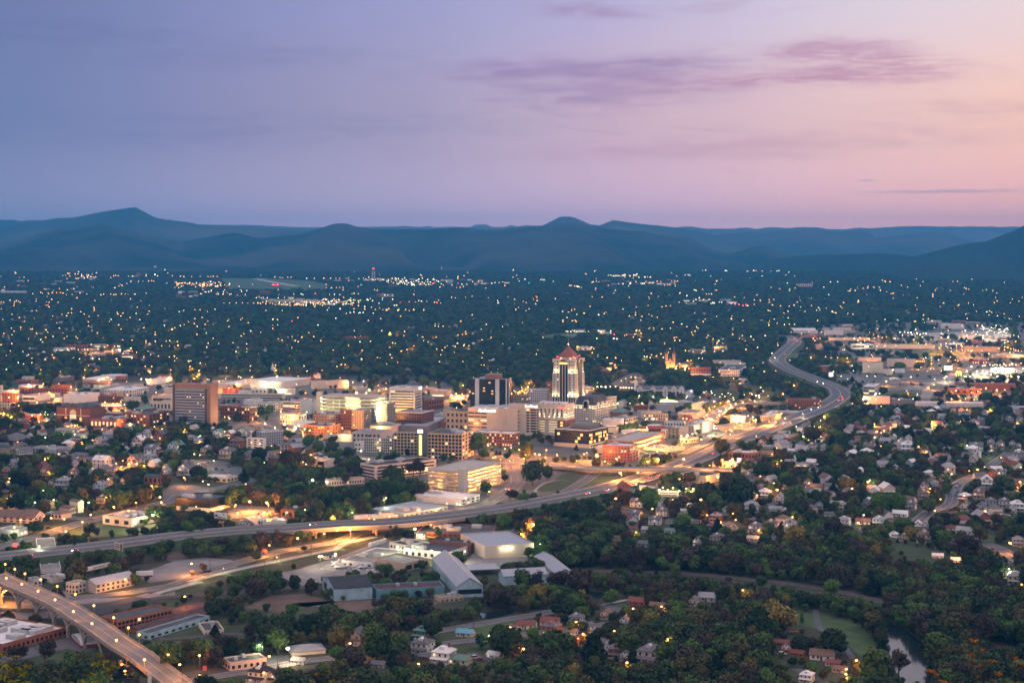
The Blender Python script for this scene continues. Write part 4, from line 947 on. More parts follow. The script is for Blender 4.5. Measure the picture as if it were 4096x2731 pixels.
# --- crop C : centre-left downtown
r,Lu,Lv,h=bld('C',862,1195,1293,335,720,17,'white','white','-','-',"office_block","building","square white office block with nine black window ribbons and rooftop masts","the white ribbon-windowed office",units=4,parapet=1.2)
rg=random.Random(9)
for i in range(9):
 for k in range(5):link("window",win_mesh(Lu*.185,2.0,'f',(m_lit if rg.random()<{7:.5,4:.35}.get(i,.04)else m_glass)),r,(-Lu*(.04+.185*k+.09),0,h*(.855-.094*i)))
 link("window",win_mesh(Lv*.8,2.0,'s',m_litw if i>6 else m_glass),r,(0,Lv*.5,h*(.855-.094*i)))
sub(r,"sign_panel",m_signw,0.05,Lv*.6,h*.90,.35,Lv*.95,h*.985)
for k in range(6):mb=MB();mb.cyl(-Lu*(.05+.18*k),Lv*.2,h-1,h+2.2,.12);mb.obj("antenna",m_unit,r)
def garage(c,xl,xc,xr,yt,yb,th,levels,col,litc,label,lm,ramp=False,stair=None,mw='conc',energy=2500,lit_front=True):
 C,Lu,Lv,h,rz=frame(c,xl,xc,xr,yt,yb,th)
 root=link("parking_garage",None,loc=C,rot=(0,0,rz));tag(root,label,"garage");LM.append((lm,C.copy(),root));keep(C,Lu,Lv,h,rz);ALLB.append(root)
 fh=h/levels
 for i in range(levels+1):
  z=i*fh
  mb=MB();mb.box(-Lu+.3,.3,z-.35,-.3,Lv-.3,z,bottom=True);mb.obj("deck",ROOF['deck'],root)
  if i==0:continue
  mb=MB();mb.box(-Lu,0,z-.7,0,.28,z+1.0,bottom=True);mb.box(-.28,.28,z-.7,0,Lv-.28,z+1.0,bottom=True);mb.box(-Lu,Lv-.28,z-.7,0,Lv,z+1.0,bottom=True);mb.box(-Lu,.28,z-.7,-Lu+.28,Lv-.28,z+1.0,bottom=True)
  mb.obj("parapet_band",WALL[mw],root)
 mb=MB()
 nx=max(2,int(Lu/9));ny=max(2,int(Lv/9))
 for k in range(nx+1):mb.box(-Lu+k*(Lu-.5)/nx,.3,-.3,-Lu+k*(Lu-.5)/nx+.5,.8,h)
 for k in range(ny+1):mb.box(-.8,k*(Lv-.5)/ny,-.3,-.3,k*(Lv-.5)/ny+.5,h)
 mb.box(-Lu*.62,Lv*.42,-.3,-Lu*.38,Lv*.5,h-.4);mb.obj("column",WALL[mw],root)
 for i in range(levels):
  for k in range(max(2,int(Lu/16))):
   x=-Lu*(k+.5)/max(2,int(Lu/16));mb=MB();mb.box(x-1.2,4.2,(i+1)*fh-.75,x+1.2,4.5,(i+1)*fh-.5,bottom=True);mb.obj("ceiling_light",litc,root)
   light('POINT',(x,4.3,(i+1)*fh-1.1),energy*9,col,.3,root)
  for k in range(max(2,int(Lv/16))):
   y=Lv*(k+.5)/max(2,int(Lv/16));mb=MB();mb.box(-4.5,y-1.2,(i+1)*fh-.75,-4.2,y+1.2,(i+1)*fh-.5,bottom=True);mb.obj("ceiling_light",litc,root)
   light('POINT',(-4.3,y,(i+1)*fh-1.1),energy*9,col,.3,root)
 if stair:sub(root,"stair_tower",WALL[mw],*stair(Lu,Lv,h))
 root["_d"]=(Lu,Lv,h);return root,Lu,Lv,h
m_tube_y=mat("garage_tube_yellow",(.8,.8,.5),.5,emis=(1.0,.86,.38),estr=9);m_tube_o=mat("garage_tube_orange",(.8,.5,.2),.5,emis=(1.0,.42,.09),estr=9)
garage('C',-60,690,830,470,800,15,7,(1.0,.88,.45),m_tube_y,"long concrete parking garage with seven open decks lit pale yellow","the yellow-lit parking garage",stair=lambda Lu,Lv,h:(-Lu-6,-.5,0,-Lu-.1,8,h+6),energy=2600,mw='cream')
garage('J',1372,1850,2350,130,410,26,6,(1.0,.45,.12),m_tube_o,"sloping-deck concrete parking garage glowing orange between its pale bands","the orange-lit concrete garage",stair=lambda Lu,Lv,h:(-6,-1.2,0,1.2,7,h+3.5),energy=1800)
r_,Lu,Lv,h=garage('E',75,440,872,1395,1560,25,3,(1.0,.58,.18),m_tube_o,"low red-steel parking deck glowing yellow-orange beside the black glass office","the glowing red-steel parking deck",mw='obrick',energy=2400)
# further downtown blocks
T=[
 ('C',693,830,940,545,790,17,'tan','gravel','-','g7x5:.12',"slab_block","building","blank tan slab block with a few small windows in front of the yellow-lit garage","the blank tan slab",{}),
 ('C',358,515,618,640,905,17,'tan','gravel','g9x5:.03','g9x7',"office_block","building","tan brick office with regular window grid and raised penthouse","the gridded tan office",{}),
 ('C',600,660,668,612,800,17,'dgrey','dark','-','-',"narrow_block","building","dark narrow block between the gridded tan office and the blank tan slab",None,{}),
 ('C',200,355,380,630,900,17,'dbrick','dark','g6x6','-',"brick_building","building","dark brick building immediately left of the gridded tan office",None,{}),
 ('C',-160,0+140,330,700,900,20,'obrick','dark','g5x8','g5x6',"brick_building","building","deep red brick warehouse block with flat dark roof","the deep red brick block",{}),
 ('C',-290,60,205,845,965,20,'obrick','dark','g3x9:.03','g3x4',"brick_building","building","low orange-lit brick building with plain grid of windows","the low orange-lit brick building",{}),
 ('C',943,1290,1452,665,900,20,'dbrick','gravel','G5x10:.03','g6x8:.03',"brick_hotel","hotel","dark red brick hotel with white cornice and arched top-floor windows","the arched brick hotel",dict(cornice='white')),
 ('C',1615,1905,1912,650,900,14,'tan','dark','g3x5','-',"tan_building","building","windowless-looking tan building left of the blank beige office block",None,{}),
 ('C',1575,1640,1700,610,800,14,'tan','gravel','-','-',"tan_annex","building","slightly taller tan annex with pale parapet near the brick hotel",None,{}),
 ('C',1300,1385,1585,500,640,30,'brick','dark','g3x3','g2x6',"brick_building","building","red brick block with hipped corner behind the white ribbon-windowed office",None,{}),
 ('C',1445,1600,1700,700,760,14,'grey','grey','-','-',"low_roofs","building","low grey roofs between the brick hotel and the tan building",None,{}),
 ('C',365,740,900,935,1080,17,'beige','gravel','g2x7','-',"low_office","building","low beige building with a pale roof sign in front of the gridded tan office",None,{}),
 ('C',600,880,1020,850,960,17,'pink','gravel','-','-',"low_office","building","flat pinkish building with rooftop plant behind the grey hospital wings",None,{}),
 ('C',395,480,530,1055,1185,17,'white','white','g2x2','-',"small_house","building","small white two-storey building by the hospital's left wing",None,{}),
 ('C',0,355,362,960,1060,14,'cream','grey','-','-',"long_wall_building","building","long low cream building left of the grey hospital wings",None,{}),
 ('C',1460,1560,1755,790,870,30,'obrick','dark','-','g2x6:.1',"brick_building","building","low brown brick building with an orange-lit door behind the hospital",None,{}),
 ('C',522,918,924,1000,1230,8,'grey','white','G6x14:.08','-',"hospital_wing","building","lower grey hospital wing with six rows of paired windows and white roof","the lower grey hospital wing",dict(units=1)),
 ('C',918,1232,1238,925,1235,8,'tan','dark','G7x7:.05','-',"hospital_wing","building","middle hospital wing of dark square windows left of the black stair shaft",None,dict(units=0)),
 ('C',1372,1828,1982,950,1300,14,'tan','dark','G7x10:.10','g7x4:.12',"hospital_wing","building","large brown-grey hospital wing with seven rows of deep square windows","the big hospital wing",dict(units=4)),
 ('C',1000,1370,1650,845,940,10,'dgrey','grey','-','-',"plant_room","building","long dark rooftop plant storey above the hospital wings",None,dict(units=0)),
 ('J',0,50,525,232,312,62,'pink','black','g1x1','g1x14',"low_office","building","low pinkish office with black roof beside the wooded slope","the low pinkish office",{}),
 ('B',745,1010,1012,342,410,10,'brick','gravel','g2x4','-',"brick_warehouse","building","brick warehouse with two white doors right of the brown slab tower",None,{}),
 ('B',1010,1175,1200,375,420,10,'white','white','-','-',"white_warehouse","building","small white warehouse right of the brick warehouse",None,{}),
 ('B',745,1630,1640,415,490,6,'cream','white','b2:.05','-',"rail_shed","building","very long low station shed with white roof edge","the long low station shed",{}),
 ('B',1180,1390,1400,345,412,10,'white','white','g1x4','-',"white_warehouse","building","white warehouse with red doors below the huge white roof",None,{}),
 ('B',1100,1600,1980,255,350,24,'beige','white','-','-',"distribution_hall","warehouse","huge low white-roofed warehouse with beige walls and wall lights","the huge white-roofed warehouse",dict(units=0,parapet=.4)),
 ('B',1980,2010,2480,250,355,66,'beige','white','-','-',"distribution_hall","warehouse","lit beige annex on the right of the huge white-roofed warehouse",None,dict(units=1)),
 ('B',745,1175,1600,290,345,20,'cream','white','-','-',"white_hall","warehouse","pale flat-roofed hall in front of the huge white-roofed warehouse",None,{}),
 ('B',770,1055,1075,590,760,14,'dbrick','dark','g3x9:.05','-',"brick_school","building","dark brick school block right of the brown slab tower","the dark brick school block",{}),
 ('B',1055,1165,1270,590,790,30,'dbrick','dark','g4x3:.1','G3x7:.05',"courthouse","building","courthouse with pale pilasters on its lit side","the pilastered courthouse",dict(cornice='stone')),
 ('B',1270,1510,1600,545,650,24,'stone','grey','g2x9:.1','g3x3',"office_block","building","pale office with grey roofs behind the pilastered courthouse",None,{}),
 ('B',1080,1230,1340,500,570,20,'white','white','-','-',"white_annex","building","white box annex with rooftop tower behind the school block",None,{}),
 ('B',1600,1850,1965,520,640,20,'cream','grey','b3:.2:w','-',"station_office","building","cream office with brightly lit ribbon windows by the clock steeple",None,{}),
 ('B',1845,2005,2050,497,690,20,'grey','dark','-','-',"grey_block","building","grey marbled block with dark roof left of the yellow-lit garage",None,{}),
 ('B',1565,1850,1920,690,830,20,'stone','dark','g2x8:.15','g2x2',"mansion_office","building","small stone office building lit orange at its door",None,{}),
 ('B',1740,2020,2030,775,870,20,'white','white','-','-',"low_hall","building","low white-roofed hall near the brightest street lights",None,{}),
 ('B',750,800,1260,100000,0,0,'white','white','-','-',"x","x","x",None,None),
 ('B',1255,1330,1605,925,1105,52,'grey','white','g5x2','g5x9:.03',"apartment_block","building","white-roofed grey apartment block with five floors in the old houses","the white-roofed apartment block",dict(rt='flat')),
 ('B',1120,1360,1382,1010,1150,24,'white','white','g4x3','-',"apartment_block","building","smaller white apartment building with few windows beside the grey one",None,{}),
 ('B',1555,1580,1850,1070,1190,70,'grey','shingle','-','g2x6',"stone_church","church","long grey church with a slate gable roof and pale end rails","the slate-roofed grey church",dict(rt='gable',ridge='y')),
 ('B',1840,2205,2300,1290,1400,30,'beige','white','g1x2:.6:w','-',"low_clinic","building","low beige clinic with a bright white roof and lamps on its wall","the low white-roofed clinic",{}),
 ('B',555,860,1000,1530,1600,28,'cream','white','g1x4','g1x3',"low_hall","building","low cream hall with a flat white roof beside the parking lots","the low cream hall",{}),
 ('A',1103,1320,1700,215,270,12,'blue','white','-','-',"metal_warehouse","warehouse","pale blue metal warehouse with white wall lights beyond the tracks","the pale blue warehouse",{}),
 ('A',740,815,995,195,250,20,'dgrey','white','-','-',"open_shed","warehouse","dark open-fronted shed with white roof beyond the tracks",None,{}),
 ('A',1400,1700,1705,180,225,10,'brick','gravel','-','-',"brick_shed","warehouse","low red shed behind the pale blue warehouse",None,{}),
 ('A',1960,2090,2300,228,292,14,'white','white','-','-',"white_shed","warehouse","long white shed just left of the brown slab tower",None,{}),
 ('A',2110,2290,2295,165,225,10,'brick','gravel','-','-',"brick_warehouse","warehouse","plain brick box above the long white shed",None,{}),
 ('A',1390,1765,1980,362,445,10,'white','white','g2x9','g2x8',"white_building","building","white two-storey building with long rows of square windows","the long white windowed building",{}),
 ('A',250,895,900,340,420,5,'brick','dark','g2x16','-',"brick_factory","building","long red brick factory in two stepped parts","the long brick factory",{}),
 ('A',690,980,985,290,340,5,'brick','grey','-','-',"brick_factory","building","shorter brick block standing behind the long brick factory",None,{}),
 ('A',20,245,250,405,530,8,'brick','gravel','g4x6:.03','-',"brick_warehouse","building","tall brick warehouse at the left edge of downtown","the tall left-edge brick warehouse",{}),
 ('A',-60,20,30,440,530,8,'cream','grey','g3x3:.2','-',"office_block","building","pale block cut by the frame left of the tall brick warehouse",None,{}),
 ('A',-80,130,135,540,620,8,'stone','gravel','g2x6','-',"stone_office","building","low pale stone block beside the lamp-lit left car park",None,{}),
 ('A',850,1050,1330,430,545,24,'white','white','-','-',"long_market","building","long pale low roof stepping down toward the arched hall",None,{}),
 ('A',300,470,665,440,520,20,'white','grey','b1','-',"low_store","building","low white store with glazed front by the left car park",None,{}),
 ('A',1310,1640,1650,450,540,8,'dbrick','dark','g3x12:.04','-',"brick_warehouse","building","dark brick warehouse over a brightly lit arcade","the brick warehouse over the lit arcade",{}),
 ('A',1350,1620,1630,545,590,8,'cream','gravel','g1x9:.95:w','-',"lit_arcade","building","low arcade of brilliantly lit openings",None,{}),
 ('A',1640,1870,1880,455,520,10,'stone','grey','-','-',"grey_block","building","grey flat-roofed block right of the brick warehouse over the arcade",None,{}),
 ('A',2030,2290,2296,435,560,8,'beige','grey','b1','-',"theatre_block","building","broad beige box just left of the brown slab tower",None,{}),
 ('A',2000,2280,2300,520,640,8,'cream','white','g1x6:.3','-',"glazed_hall","building","pale hall with sloping lit glazing beside the brown slab tower",None,{}),
 ('A',1780,1910,2095,580,690,30,'dbrick','green','g3x4:.2','-',"brick_school","building","dark brick school with pale green roof","the green-roofed brick school",dict(rt='hip')),
 ('A',1205,1560,1800,760,880,20,'brick','dark','g1x7:.8','-',"brick_hall","building","low dark-red hall with a band of lit windows and rooftop plant","the low dark-red hall",dict(units=7)),
 ('A',1350,1620,1700,680,760,20,'dbrick','white','-','-',"brick_hall","building","plain brick block behind the low dark-red hall",None,{}),
 ('A',1660,1990,2260,690,860,24,'dbrick','dark','g4x8:.35','g4x6:.3',"brick_school","building","four-storey dark brick school with many warm windows","the four-storey brick school",{}),
 ('A',740,1060,1140,890,990,16,'stone','gravel','g3x10:.05','g3x3:.05',"office_block","building","three-storey pale office block with deep dark windows in the trees","the pale three-storey office",{}),
 ('A',1200,1310,1455,880,940,24,'obrick','brown','-','-',"church_hall","building","low brick hall with brown gable and white trim",None,dict(rt='gable')),
 ('A',540,740,745,895,980,14,'obrick','black','-','-',"brick_gable_hall","building","brick building with black roof and white-edged gable end",None,dict(rt='gable')),
 ('A',-40,180,460,960,1120,30,'dbrick','shingle','g2x4','g2x5',"brick_church","church","sprawling dark brick church with grey roofs at the left edge","the dark brick church",dict(rt='hip')),
 ('A',200,260,435,1130,1230,52,'white','shingle','g1x3','g1x7',"chapel","church","white chapel with slate gable roof and long side windows","the white chapel",dict(rt='gable')),
 ('A',-20,130,220,1110,1220,40,'tan','dgreen','-','g1x3',"stone_church","church","tan stone church with dark teal roof by the left edge","the tan stone church",dict(rt='gable')),
 ('A',430,830,950,1140,1200,20,'grey','gravel','g1x9','-',"low_school","building","long low grey building with flat gravel roof among trees",None,{}),
 ('A',920,1160,1250,1210,1300,24,'tan','shingle','g2x8','g2x3',"lodge_house","building","wide tan lodge with slate hipped roof","the wide tan lodge",dict(rt='hip')),
 ('H',-60,450,454,660,810,14,'pink','brown','g2x6','g2x3',"apartment_house","building","wide pinkish building with dark brown roof at the left road junction","the wide pinkish building",dict(rt='gable')),
 ('H',680,820,955,640,760,24,'pink','brown','g1x3','-',"brown_roofed_hall","building","low brown-roofed hall beside the junction","the low brown-roofed hall",dict(rt='hip')),
 ('H',790,935,1015,575,690,24,'pink','brown','-','g1x3',"brown_roofed_hall","building","taller brown-roofed hall right behind the low one",None,dict(rt='hip')),
 ('H',925,1040,1118,500,670,40,'cream','brown','-','-',"brown_roofed_church","church","pale brown-roofed church hall with white chimney","the brown-roofed church",dict(rt='gable',ridge='x')),
 ('H',535,660,740,510,620,40,'brown','brown','-','-',"brown_roofed_hall","building","brown gabled hall half hidden by a pale tree",None,dict(rt='gable')),
 ('H',1370,1750,2110,740,860,30,'beige','gravel','g1x3','g1x4:.4:w',"flat_roofed_clinic","building","single-storey beige clinic with patched flat roof and lit doorway","the patched-roof beige clinic",dict(units=8)),
 ('H',-60,180,370,900,1000,24,'white','grey','-','-',"white_store","building","low white-walled store by the left kerb","the low white store",{}),
 ('H',1920,2100,2180,160,290,22,'obrick','dgreen','g1x3:.2','g1x2',"gabled_brick_house","building","brick house with stone-trimmed twin gables beside the wide road","the twin-gabled brick house",dict(rt='gable',ridge='x')),
 ('I',172,635,908,495,660,23,'black','dark','-','-',"black_office","building","low black-clad office with stepped roof box on a white concrete base","the low black office",dict(units=3,base=('white',3.5))),
 ('I',1577,1750,1925,630,745,24,'brick','dark','g1x2','-',"brick_office","building","small red brick office with lamps at both corners","the small red brick office",dict(units=1)),
 ('I',1120,1270,1390,745,830,40,'white','white','-','g1x3',"white_shed","building","white box shed on the highway edge below the orange car park","the white roadside shed",{}),
 ('I',985,1150,1280,765,835,10,'white','shingle','g1x4','-',"white_bungalow","building","low white bungalow with slate roof on the highway edge",None,dict(rt='gable')),
 ('I',1300,1340,1660,790,830,70,'white','white','-','-',"low_canopy","building","flat white roof beside the highway's left lanes",None,{}),
 ('J',340,390,975,735,775,70,'pink','white','-','-',"low_warehouse","warehouse","wide pinkish flat roof just behind the viaduct railing",None,{}),
 ('J',590,1060,1640,680,730,40,'lteal','metal','-','g1x9',"warehouse","warehouse","long pale warehouse with blue eaves and half black roof","the blue-eaved pale warehouse",{}),
 ('J',1200,1820,2065,480,575,30,'white','white','-','g2x4:.2',"white_warehouse","warehouse","white-roofed warehouse under the orange-lit garage","the white warehouse under the garage",{}),
 ('J',860,1070,1345,1095,1180,44,'white','dark','g1x4','-',"white_depot","warehouse","white depot office with dark roof and a red brick wall","the white depot office",{}),
 ('J',1050,1640,1908,1195,1305,28,'white','dark','g1x7','g1x2:.5:w',"white_depot","warehouse","large white depot with dark flat roof and bright door lamps","the large white depot",{}),
 ('J',1395,1940,2035,1080,1220,24,'dbrick','dark','-','g2x3',"brick_mill","building","windowless dark brick mill behind the large white depot","the windowless dark brick mill",{}),
 ('J',1215,2200,2330,970,1000,10,'brick','dark','g1x14','-',"brick_mill","building","long brick mill with black roof and rooftop units","the long black-roofed mill",dict(units=5)),
 ('J',2030,2050,2415,1060,1190,60,'cream','red','-','g2x9:.2:w',"cream_terrace","building","cream walled long building with red roof beside the dark brick mill","the long cream building",dict(rt='gable',ridge='y')),
 ('J',220,632,1070,1330,1400,22,'white','gravel','g1x5','-',"patched_warehouse","warehouse","white-fronted warehouse with a large patched grey roof","the patched grey-roofed warehouse",{}),
 ('J',632,1065,1385,1340,1450,40,'tan','gravel','-','G1x3',"patched_warehouse","warehouse","brown brick rear part of the patched grey-roofed warehouse",None,dict(units=0)),
 ('J',-30,40,165,1215,1290,30,'cream','dark','-','g1x2:.5:w',"platform_hut","building","small cream hut with dark roof under bright yard lamps","the small cream lamp-lit hut",dict(rt='hip')),
 ('J',1215,1330,1355,930,1020,20,'cream','dark','g2x3:.6','-',"gatehouse","building","small warm-lit cream building beneath the viaduct end",None,dict(rt='gable')),
 ('K',-360,-40,620,1280,1450,70,'beige','metal','-','-',"white_warehouse","warehouse","wide white warehouse with three dazzling wall lamps","the three-lamp white warehouse",dict(units=0)),
 ('P',265,405,850,585,805,72,'lteal','black','g1x2','-',"blue_factory","warehouse","derelict pale blue factory hall with a curved black roof","the black-roofed blue factory",dict(rt='gable',ridge='y',rh=4)),
 ('P',850,900,1700,665,775,76,'teal','rust','-','-',"blue_factory","warehouse","derelict teal factory range with rusted stepped roof","the rusted teal factory range",{}),
 ('P',1560,1845,2150,530,765,78,'lteal','metal','-','b1',"steel_shed","warehouse","tall steel shed with pale metal gable roof and rusty brick end","the tall metal-roofed shed",dict(rt='gable',ridge='x',rh=6)),
 ('P',1900,1960,2352,435,510,78,'white','metal','-','-',"conveyor_bridge","warehouse","raised white covered gallery on posts joined to the metal-roofed shed","the raised white gallery",dict(zb=5,parapet=.3,units=0)),
 ('P',1580,1650,1920,765,820,66,'tan','gravel','-','g1x5',"low_hut","building","low ruined flat-roofed hut in front of the steel shed",None,{}),
 ('Q',275,340,850,450,620,74,'lteal','metal','-','-',"blue_mill","warehouse","pale blue metal mill with white metal roof","the pale blue mill",dict(rt='gable',ridge='y')),
 ('Q',700,950,1165,425,600,78,'grey','metal','-','-',"grain_mill","warehouse","tall grey-walled mill with pale metal roof above the river trees","the tall grey riverside mill",dict(rt='gable',ridge='x')),
 ('N',30,30,890,1045,1165,31,'brick','white','-','g1x14:.0',"brick_works","building","long brick works with white skylit roof beside the arched bridge","the skylit brick works",dict(units=9,dep=55)),
 ('N',880,1000,1150,235,385,30,'stone','gravel','g2x3','g2x3',"small_office","building","two-storey grey brick office attached to the tire warehouse",None,{}),
 ('N',1110,1280,1800,190,372,36,'grey','metal','-','g2x8',"tire_warehouse","warehouse","grey industrial building with stained pale sawtooth roof","the sawtooth-roofed tire warehouse",dict(rt='gable',ridge='y')),
 ('N',370,450,560,185,270,50,'white','dark','-','g1x2',"truck_depot","warehouse","low dark-roofed truck depot with white sloping ends behind the bridge","the low truck depot",{}),
 ('N',540,700,845,165,240,40,'white','dark','-','-',"truck_depot","warehouse","white end wing of the low truck depot",None,{}),
 ('N',480,545,815,70,110,72,'white','gravel','-','-',"white_shed","warehouse","long white lean-to shed under the highway bank","the long white lean-to",{}),
 ('N',1340,1570,2290,725,870,38,'obrick','dark','g2x3','G2x14',"brick_mill","building","long two-storey red brick mill with dark roof beside the bridge","the long red brick mill",dict(units=0)),
 ('N',1000,1350,2140,690,705,38,'dgrey','black','-','-',"black_roofed_shed","warehouse","wide black-roofed shed behind the long red brick mill",None,dict(rt='gable',ridge='y',rh=3)),
 ('N',1820,1990,2800,905,990,30,'lteal','dark','g1x2','g1x9',"pale_green_shed","warehouse","pale green shed with dark blue-grey roof","the pale green shed",dict(units=0)),
 ('N',1690,1850,3200,830,905,30,'brick','rust','-','-',"rusty_roofed_shed","warehouse","rusty maroon-roofed shed behind the pale green shed","the rusty-roofed shed",dict(rt='gable',ridge='y',rh=3)),
 ('O',480,560,820,880,930,70,'cream','dark','-','g1x6',"cream_shed","warehouse","narrow cream shed in the leafless trees",None,{}),
 ('O',800,905,1390,1290,1405,60,'pink','dark','g1x3','g1x6:.0',"flat_roofed_diner","building","pink flat-roofed restaurant with blue-grey roof beside its car park","the pink flat-roofed restaurant",dict(units=2)),
 ('O',1660,1720,2175,1100,1205,72,'beige','grey','-','-',"grey_warehouse","warehouse","pale warehouse with grey hipped roof beyond the restaurant lot","the grey hip-roofed warehouse",dict(rt='hip')),
 ('O',-50,400,890,680,740,30,'lteal','rust','-','-',"rusty_roofed_shed","warehouse","far end of the rusty maroon roof with pale green walls",None,dict(rt='gable',rh=3,ridge='y')),
 ('E',450,640,650,905,985,10,'brick','gravel','g2x7:.1','-',"brick_hotel","building","small brick block left of the folded-metal museum",None,{}),
 ('E',580,905,910,1015,1110,12,'tan','white','g2x10:.3','-',"market_row","building","tan shop terrace with a white skylit roof","the tan skylit terrace",dict(units=4)),
 ('E',1085,1180,1285,1045,1110,26,'brick','dark','g1x2:.9','g1x4',"brick_building","building","square red brick building with two lit windows","the square red brick building",{}),
 ('E',1040,1300,1400,1000,1100,20,'beige','gravel','-','-',"concrete_block","building","blank beige block beside the museum's white fin",None,{}),
 ('E',860,1130,1140,1120,1190,12,'white','dark','g1x7','-',"white_building","building","white two-storey building behind the grey flats",None,{}),
 ('E',815,940,950,1225,1340,20,'white','dark','g3x4','-',"flats","building","white end block of the four-part flats","the white end of the flats",{}),
 ('E',905,1055,1172,1200,1355,30,'dgrey','white','g4x3:.0','-',"flats","building","grey flats with white-framed windows and blank pale side",None,{}),
 ('E',1150,1250,1358,1170,1300,30,'grey','white','g4x3','-',"flats","building","blue-grey middle block of flats",None,{}),
 ('E',1180,1370,1502,1130,1280,30,'grey','white','g4x4','-',"flats","building","taller grey block of flats with broad blank side wall","the blank-sided flats",{}),
 ('E',1520,1640,1900,1180,1250,50,'tan','grey','-','-',"brick_warehouse","building","low brown brick warehouse beside the curved ramp","the low brown warehouse",{}),
 ('E',1065,1180,1312,1345,1415,44,'cream','black','g1x2','g1x4',"low_store","building","low cream store with black roof in front of the flats",None,{}),
 ('E',595,930,1130,1490,1530,40,'cream','grey','-','-',"low_warehouse","warehouse","pale warehouse with greenish wall lamps beside the parking deck","the pale lamp-lit warehouse",{}),
 ('K',1533,1900,2015,-56,160,26,'purple','white','g5x9:.05','g5x3',"maroon_hotel","hotel","modern maroon and grey hotel with a white roof and lit stair strip","the maroon hotel",dict(units=1)),
 ('E',2140,2270,2420,1050,1130,26,'tan','white','g2x5','-',"brick_building","building","tan two-storey building with a white annex by the level crossing","the tan crossing building",{}),
 ('L',1480,1600,1742,205,275,26,'tan','white','g2x5','g1x3',"x","x","x",None,None),
 ('E',340,470,770,600,650,66,'tan','gravel','-','g2x6',"museum_annex","building","small annex with glazed upper floor behind the timbered hotel",None,{}),
 ('E',480,560,600,500,560,30,'tan','shingle','-','-',"auditorium","building","grey hip-roofed hall behind the timbered hotel",None,dict(rt='pyr')),
 ('E',1210,1480,1490,400,510,6,'brick','dark','g2x8','-',"brick_school","building","flat-roofed red brick school with white stone base","the white-based brick school",dict(base=('white',4))),
 ('E',1580,1860,1965,430,520,14,'white','dark','g2x11:.05','g2x3:.3',"white_school","building","white modern school wing with dark roof on the hillside","the white hillside school",{}),
 ('E',1660,1950,1965,345,400,6,'white','white','-','-',"sports_hall","building","large white slanted roof of the hillside school gym",None,{}),
 ('E',1505,1885,1890,310,345,6,'cream','white','-','-',"school_block","building","rear block of the hillside school",None,{}),
 ('E',1060,1160,1240,330,400,20,'stone','dark','g1x4:.6','-',"parish_hall","building","stone parish hall lit orange beside the floodlit church",None,dict(rt='hip')),
 ('E',230,300,375,430,500,26,'brick','shingle','-','g2x4',"brick_apartments","building","red brick apartments with grey hip roof","the hip-roofed brick apartments",dict(rt='hip')),
 ('E',0,120,185,410,460,20,'brick','shingle','g1x5','-',"brick_apartments","building","low red brick flats left of the hip-roofed apartments",None,dict(rt='hip')),
 ('E',1505,1720,1740,125,175,8,'tan','gravel','g2x8','-',"brick_school","building","tan two-storey school far behind the floodlit church","the tan two-storey school",{}),
 ('E',1185,1415,1420,160,215,6,'tan','grey','g1x10','-',"long_school","building","long low school building left of the tan two-storey school",None,{}),
 ('F',585,1120,1135,1240,1395,8,'brick','dark','g4x18:.06','g4x1',"brick_warehouse","building","large four-storey red brick railway building below the highway bend","the railway brick building",{}),
 ('F',300,900,910,1440,1480,8,'grey','white','-','-',"platform_canopy","building","long white platform canopy beside the tracks",None,{}),
 ('F',160,300,480,1500,1570,20,'tan','white','g2x6','-',"trackside_office","building","trackside office with white roof in the lamp-lit yard",None,{}),
 ('F',1780,2195,2210,1205,1320,10,'pink','white','-','-',"orange_lit_shed","warehouse","pale shed flooded with orange light beside the wooded edge","the orange-flooded shed",{}),
 ('F',1770,1960,2045,1040,1170,20,'grey','white','b3:.1','b3',"round_office","building","small round-ended glass office near the highway bend","the small glass office",{}),
 ('F',1000,1140,1560,725,820,56,'brick','grey','-','-',"exhibition_hall","building","low exhibition hall with brick base and grey roof","the low exhibition hall",{}),
 ('F',1765,2085,2150,665,830,12,'beige','gravel','-','-',"civic_hall","building","tall windowless concrete hall with a lit sign","the windowless concrete hall",dict(units=2)),
 ('F',2150,2590,2740,615,740,16,'beige','gravel','-','-',"civic_arena","building","wide concrete arena behind the windowless hall","the wide concrete arena",dict(units=0)),
 ('F',1640,2060,2500,590,650,10,'beige','gravel','-','-',"civic_arena","building","raised rear roof of the concrete arena",None,dict(units=0)),
 ('F',2080,2190,2240,775,860,30,'beige','gravel','-','-',"low_annex","building","low annex at the corner of the windowless hall",None,{}),
 ('F',655,1025,1060,130,205,10,'white','white','-','-',"metal_warehouse","warehouse","white metal warehouse with raised ridge near the top of the highway","the ridge-roofed white warehouse",dict(rt='gable')),
 ('F',945,1060,1066,165,215,10,'white','white','-','-',"white_shed","warehouse","small white shed beside the ridge-roofed warehouse",None,{}),
 ('F',1170,1465,1470,165,235,6,'white','white','-','-',"white_warehouse","warehouse","long pale warehouse right of the ridge-roofed one",None,{}),
 ('F',1310,1590,1600,125,180,6,'white','white','-','-',"white_warehouse","warehouse","rear pale warehouse catching wall lamps",None,{}),
 ('F',1235,1880,1890,280,320,4,'cream','grey','-','-',"long_store","warehouse","long low store with dusky roof above the car yard",None,{}),
 ('F',1950,2900,2910,385,450,4,'cream','white','-','-',"long_lit_wall","warehouse","very long low building with a brightly lit cream wall","the long brightly lit wall",dict(units=3)),
 ('F',1590,1940,1950,375,450,4,'white','grey','b1:.3:w','-',"garage_store","building","glass-fronted store left of the long brightly lit wall",None,{}),
 ('G',1150,1660,1700,1075,1165,10,'brick','grey','g1x5','-',"brick_mall","building","low brick centre with orange wall lamps","the low brick centre",dict(units=4)),
 ('G',1250,1440,1515,985,1020,14,'brick','grey','-','-',"brick_mall","building","raised left hall of the low brick centre",None,{}),
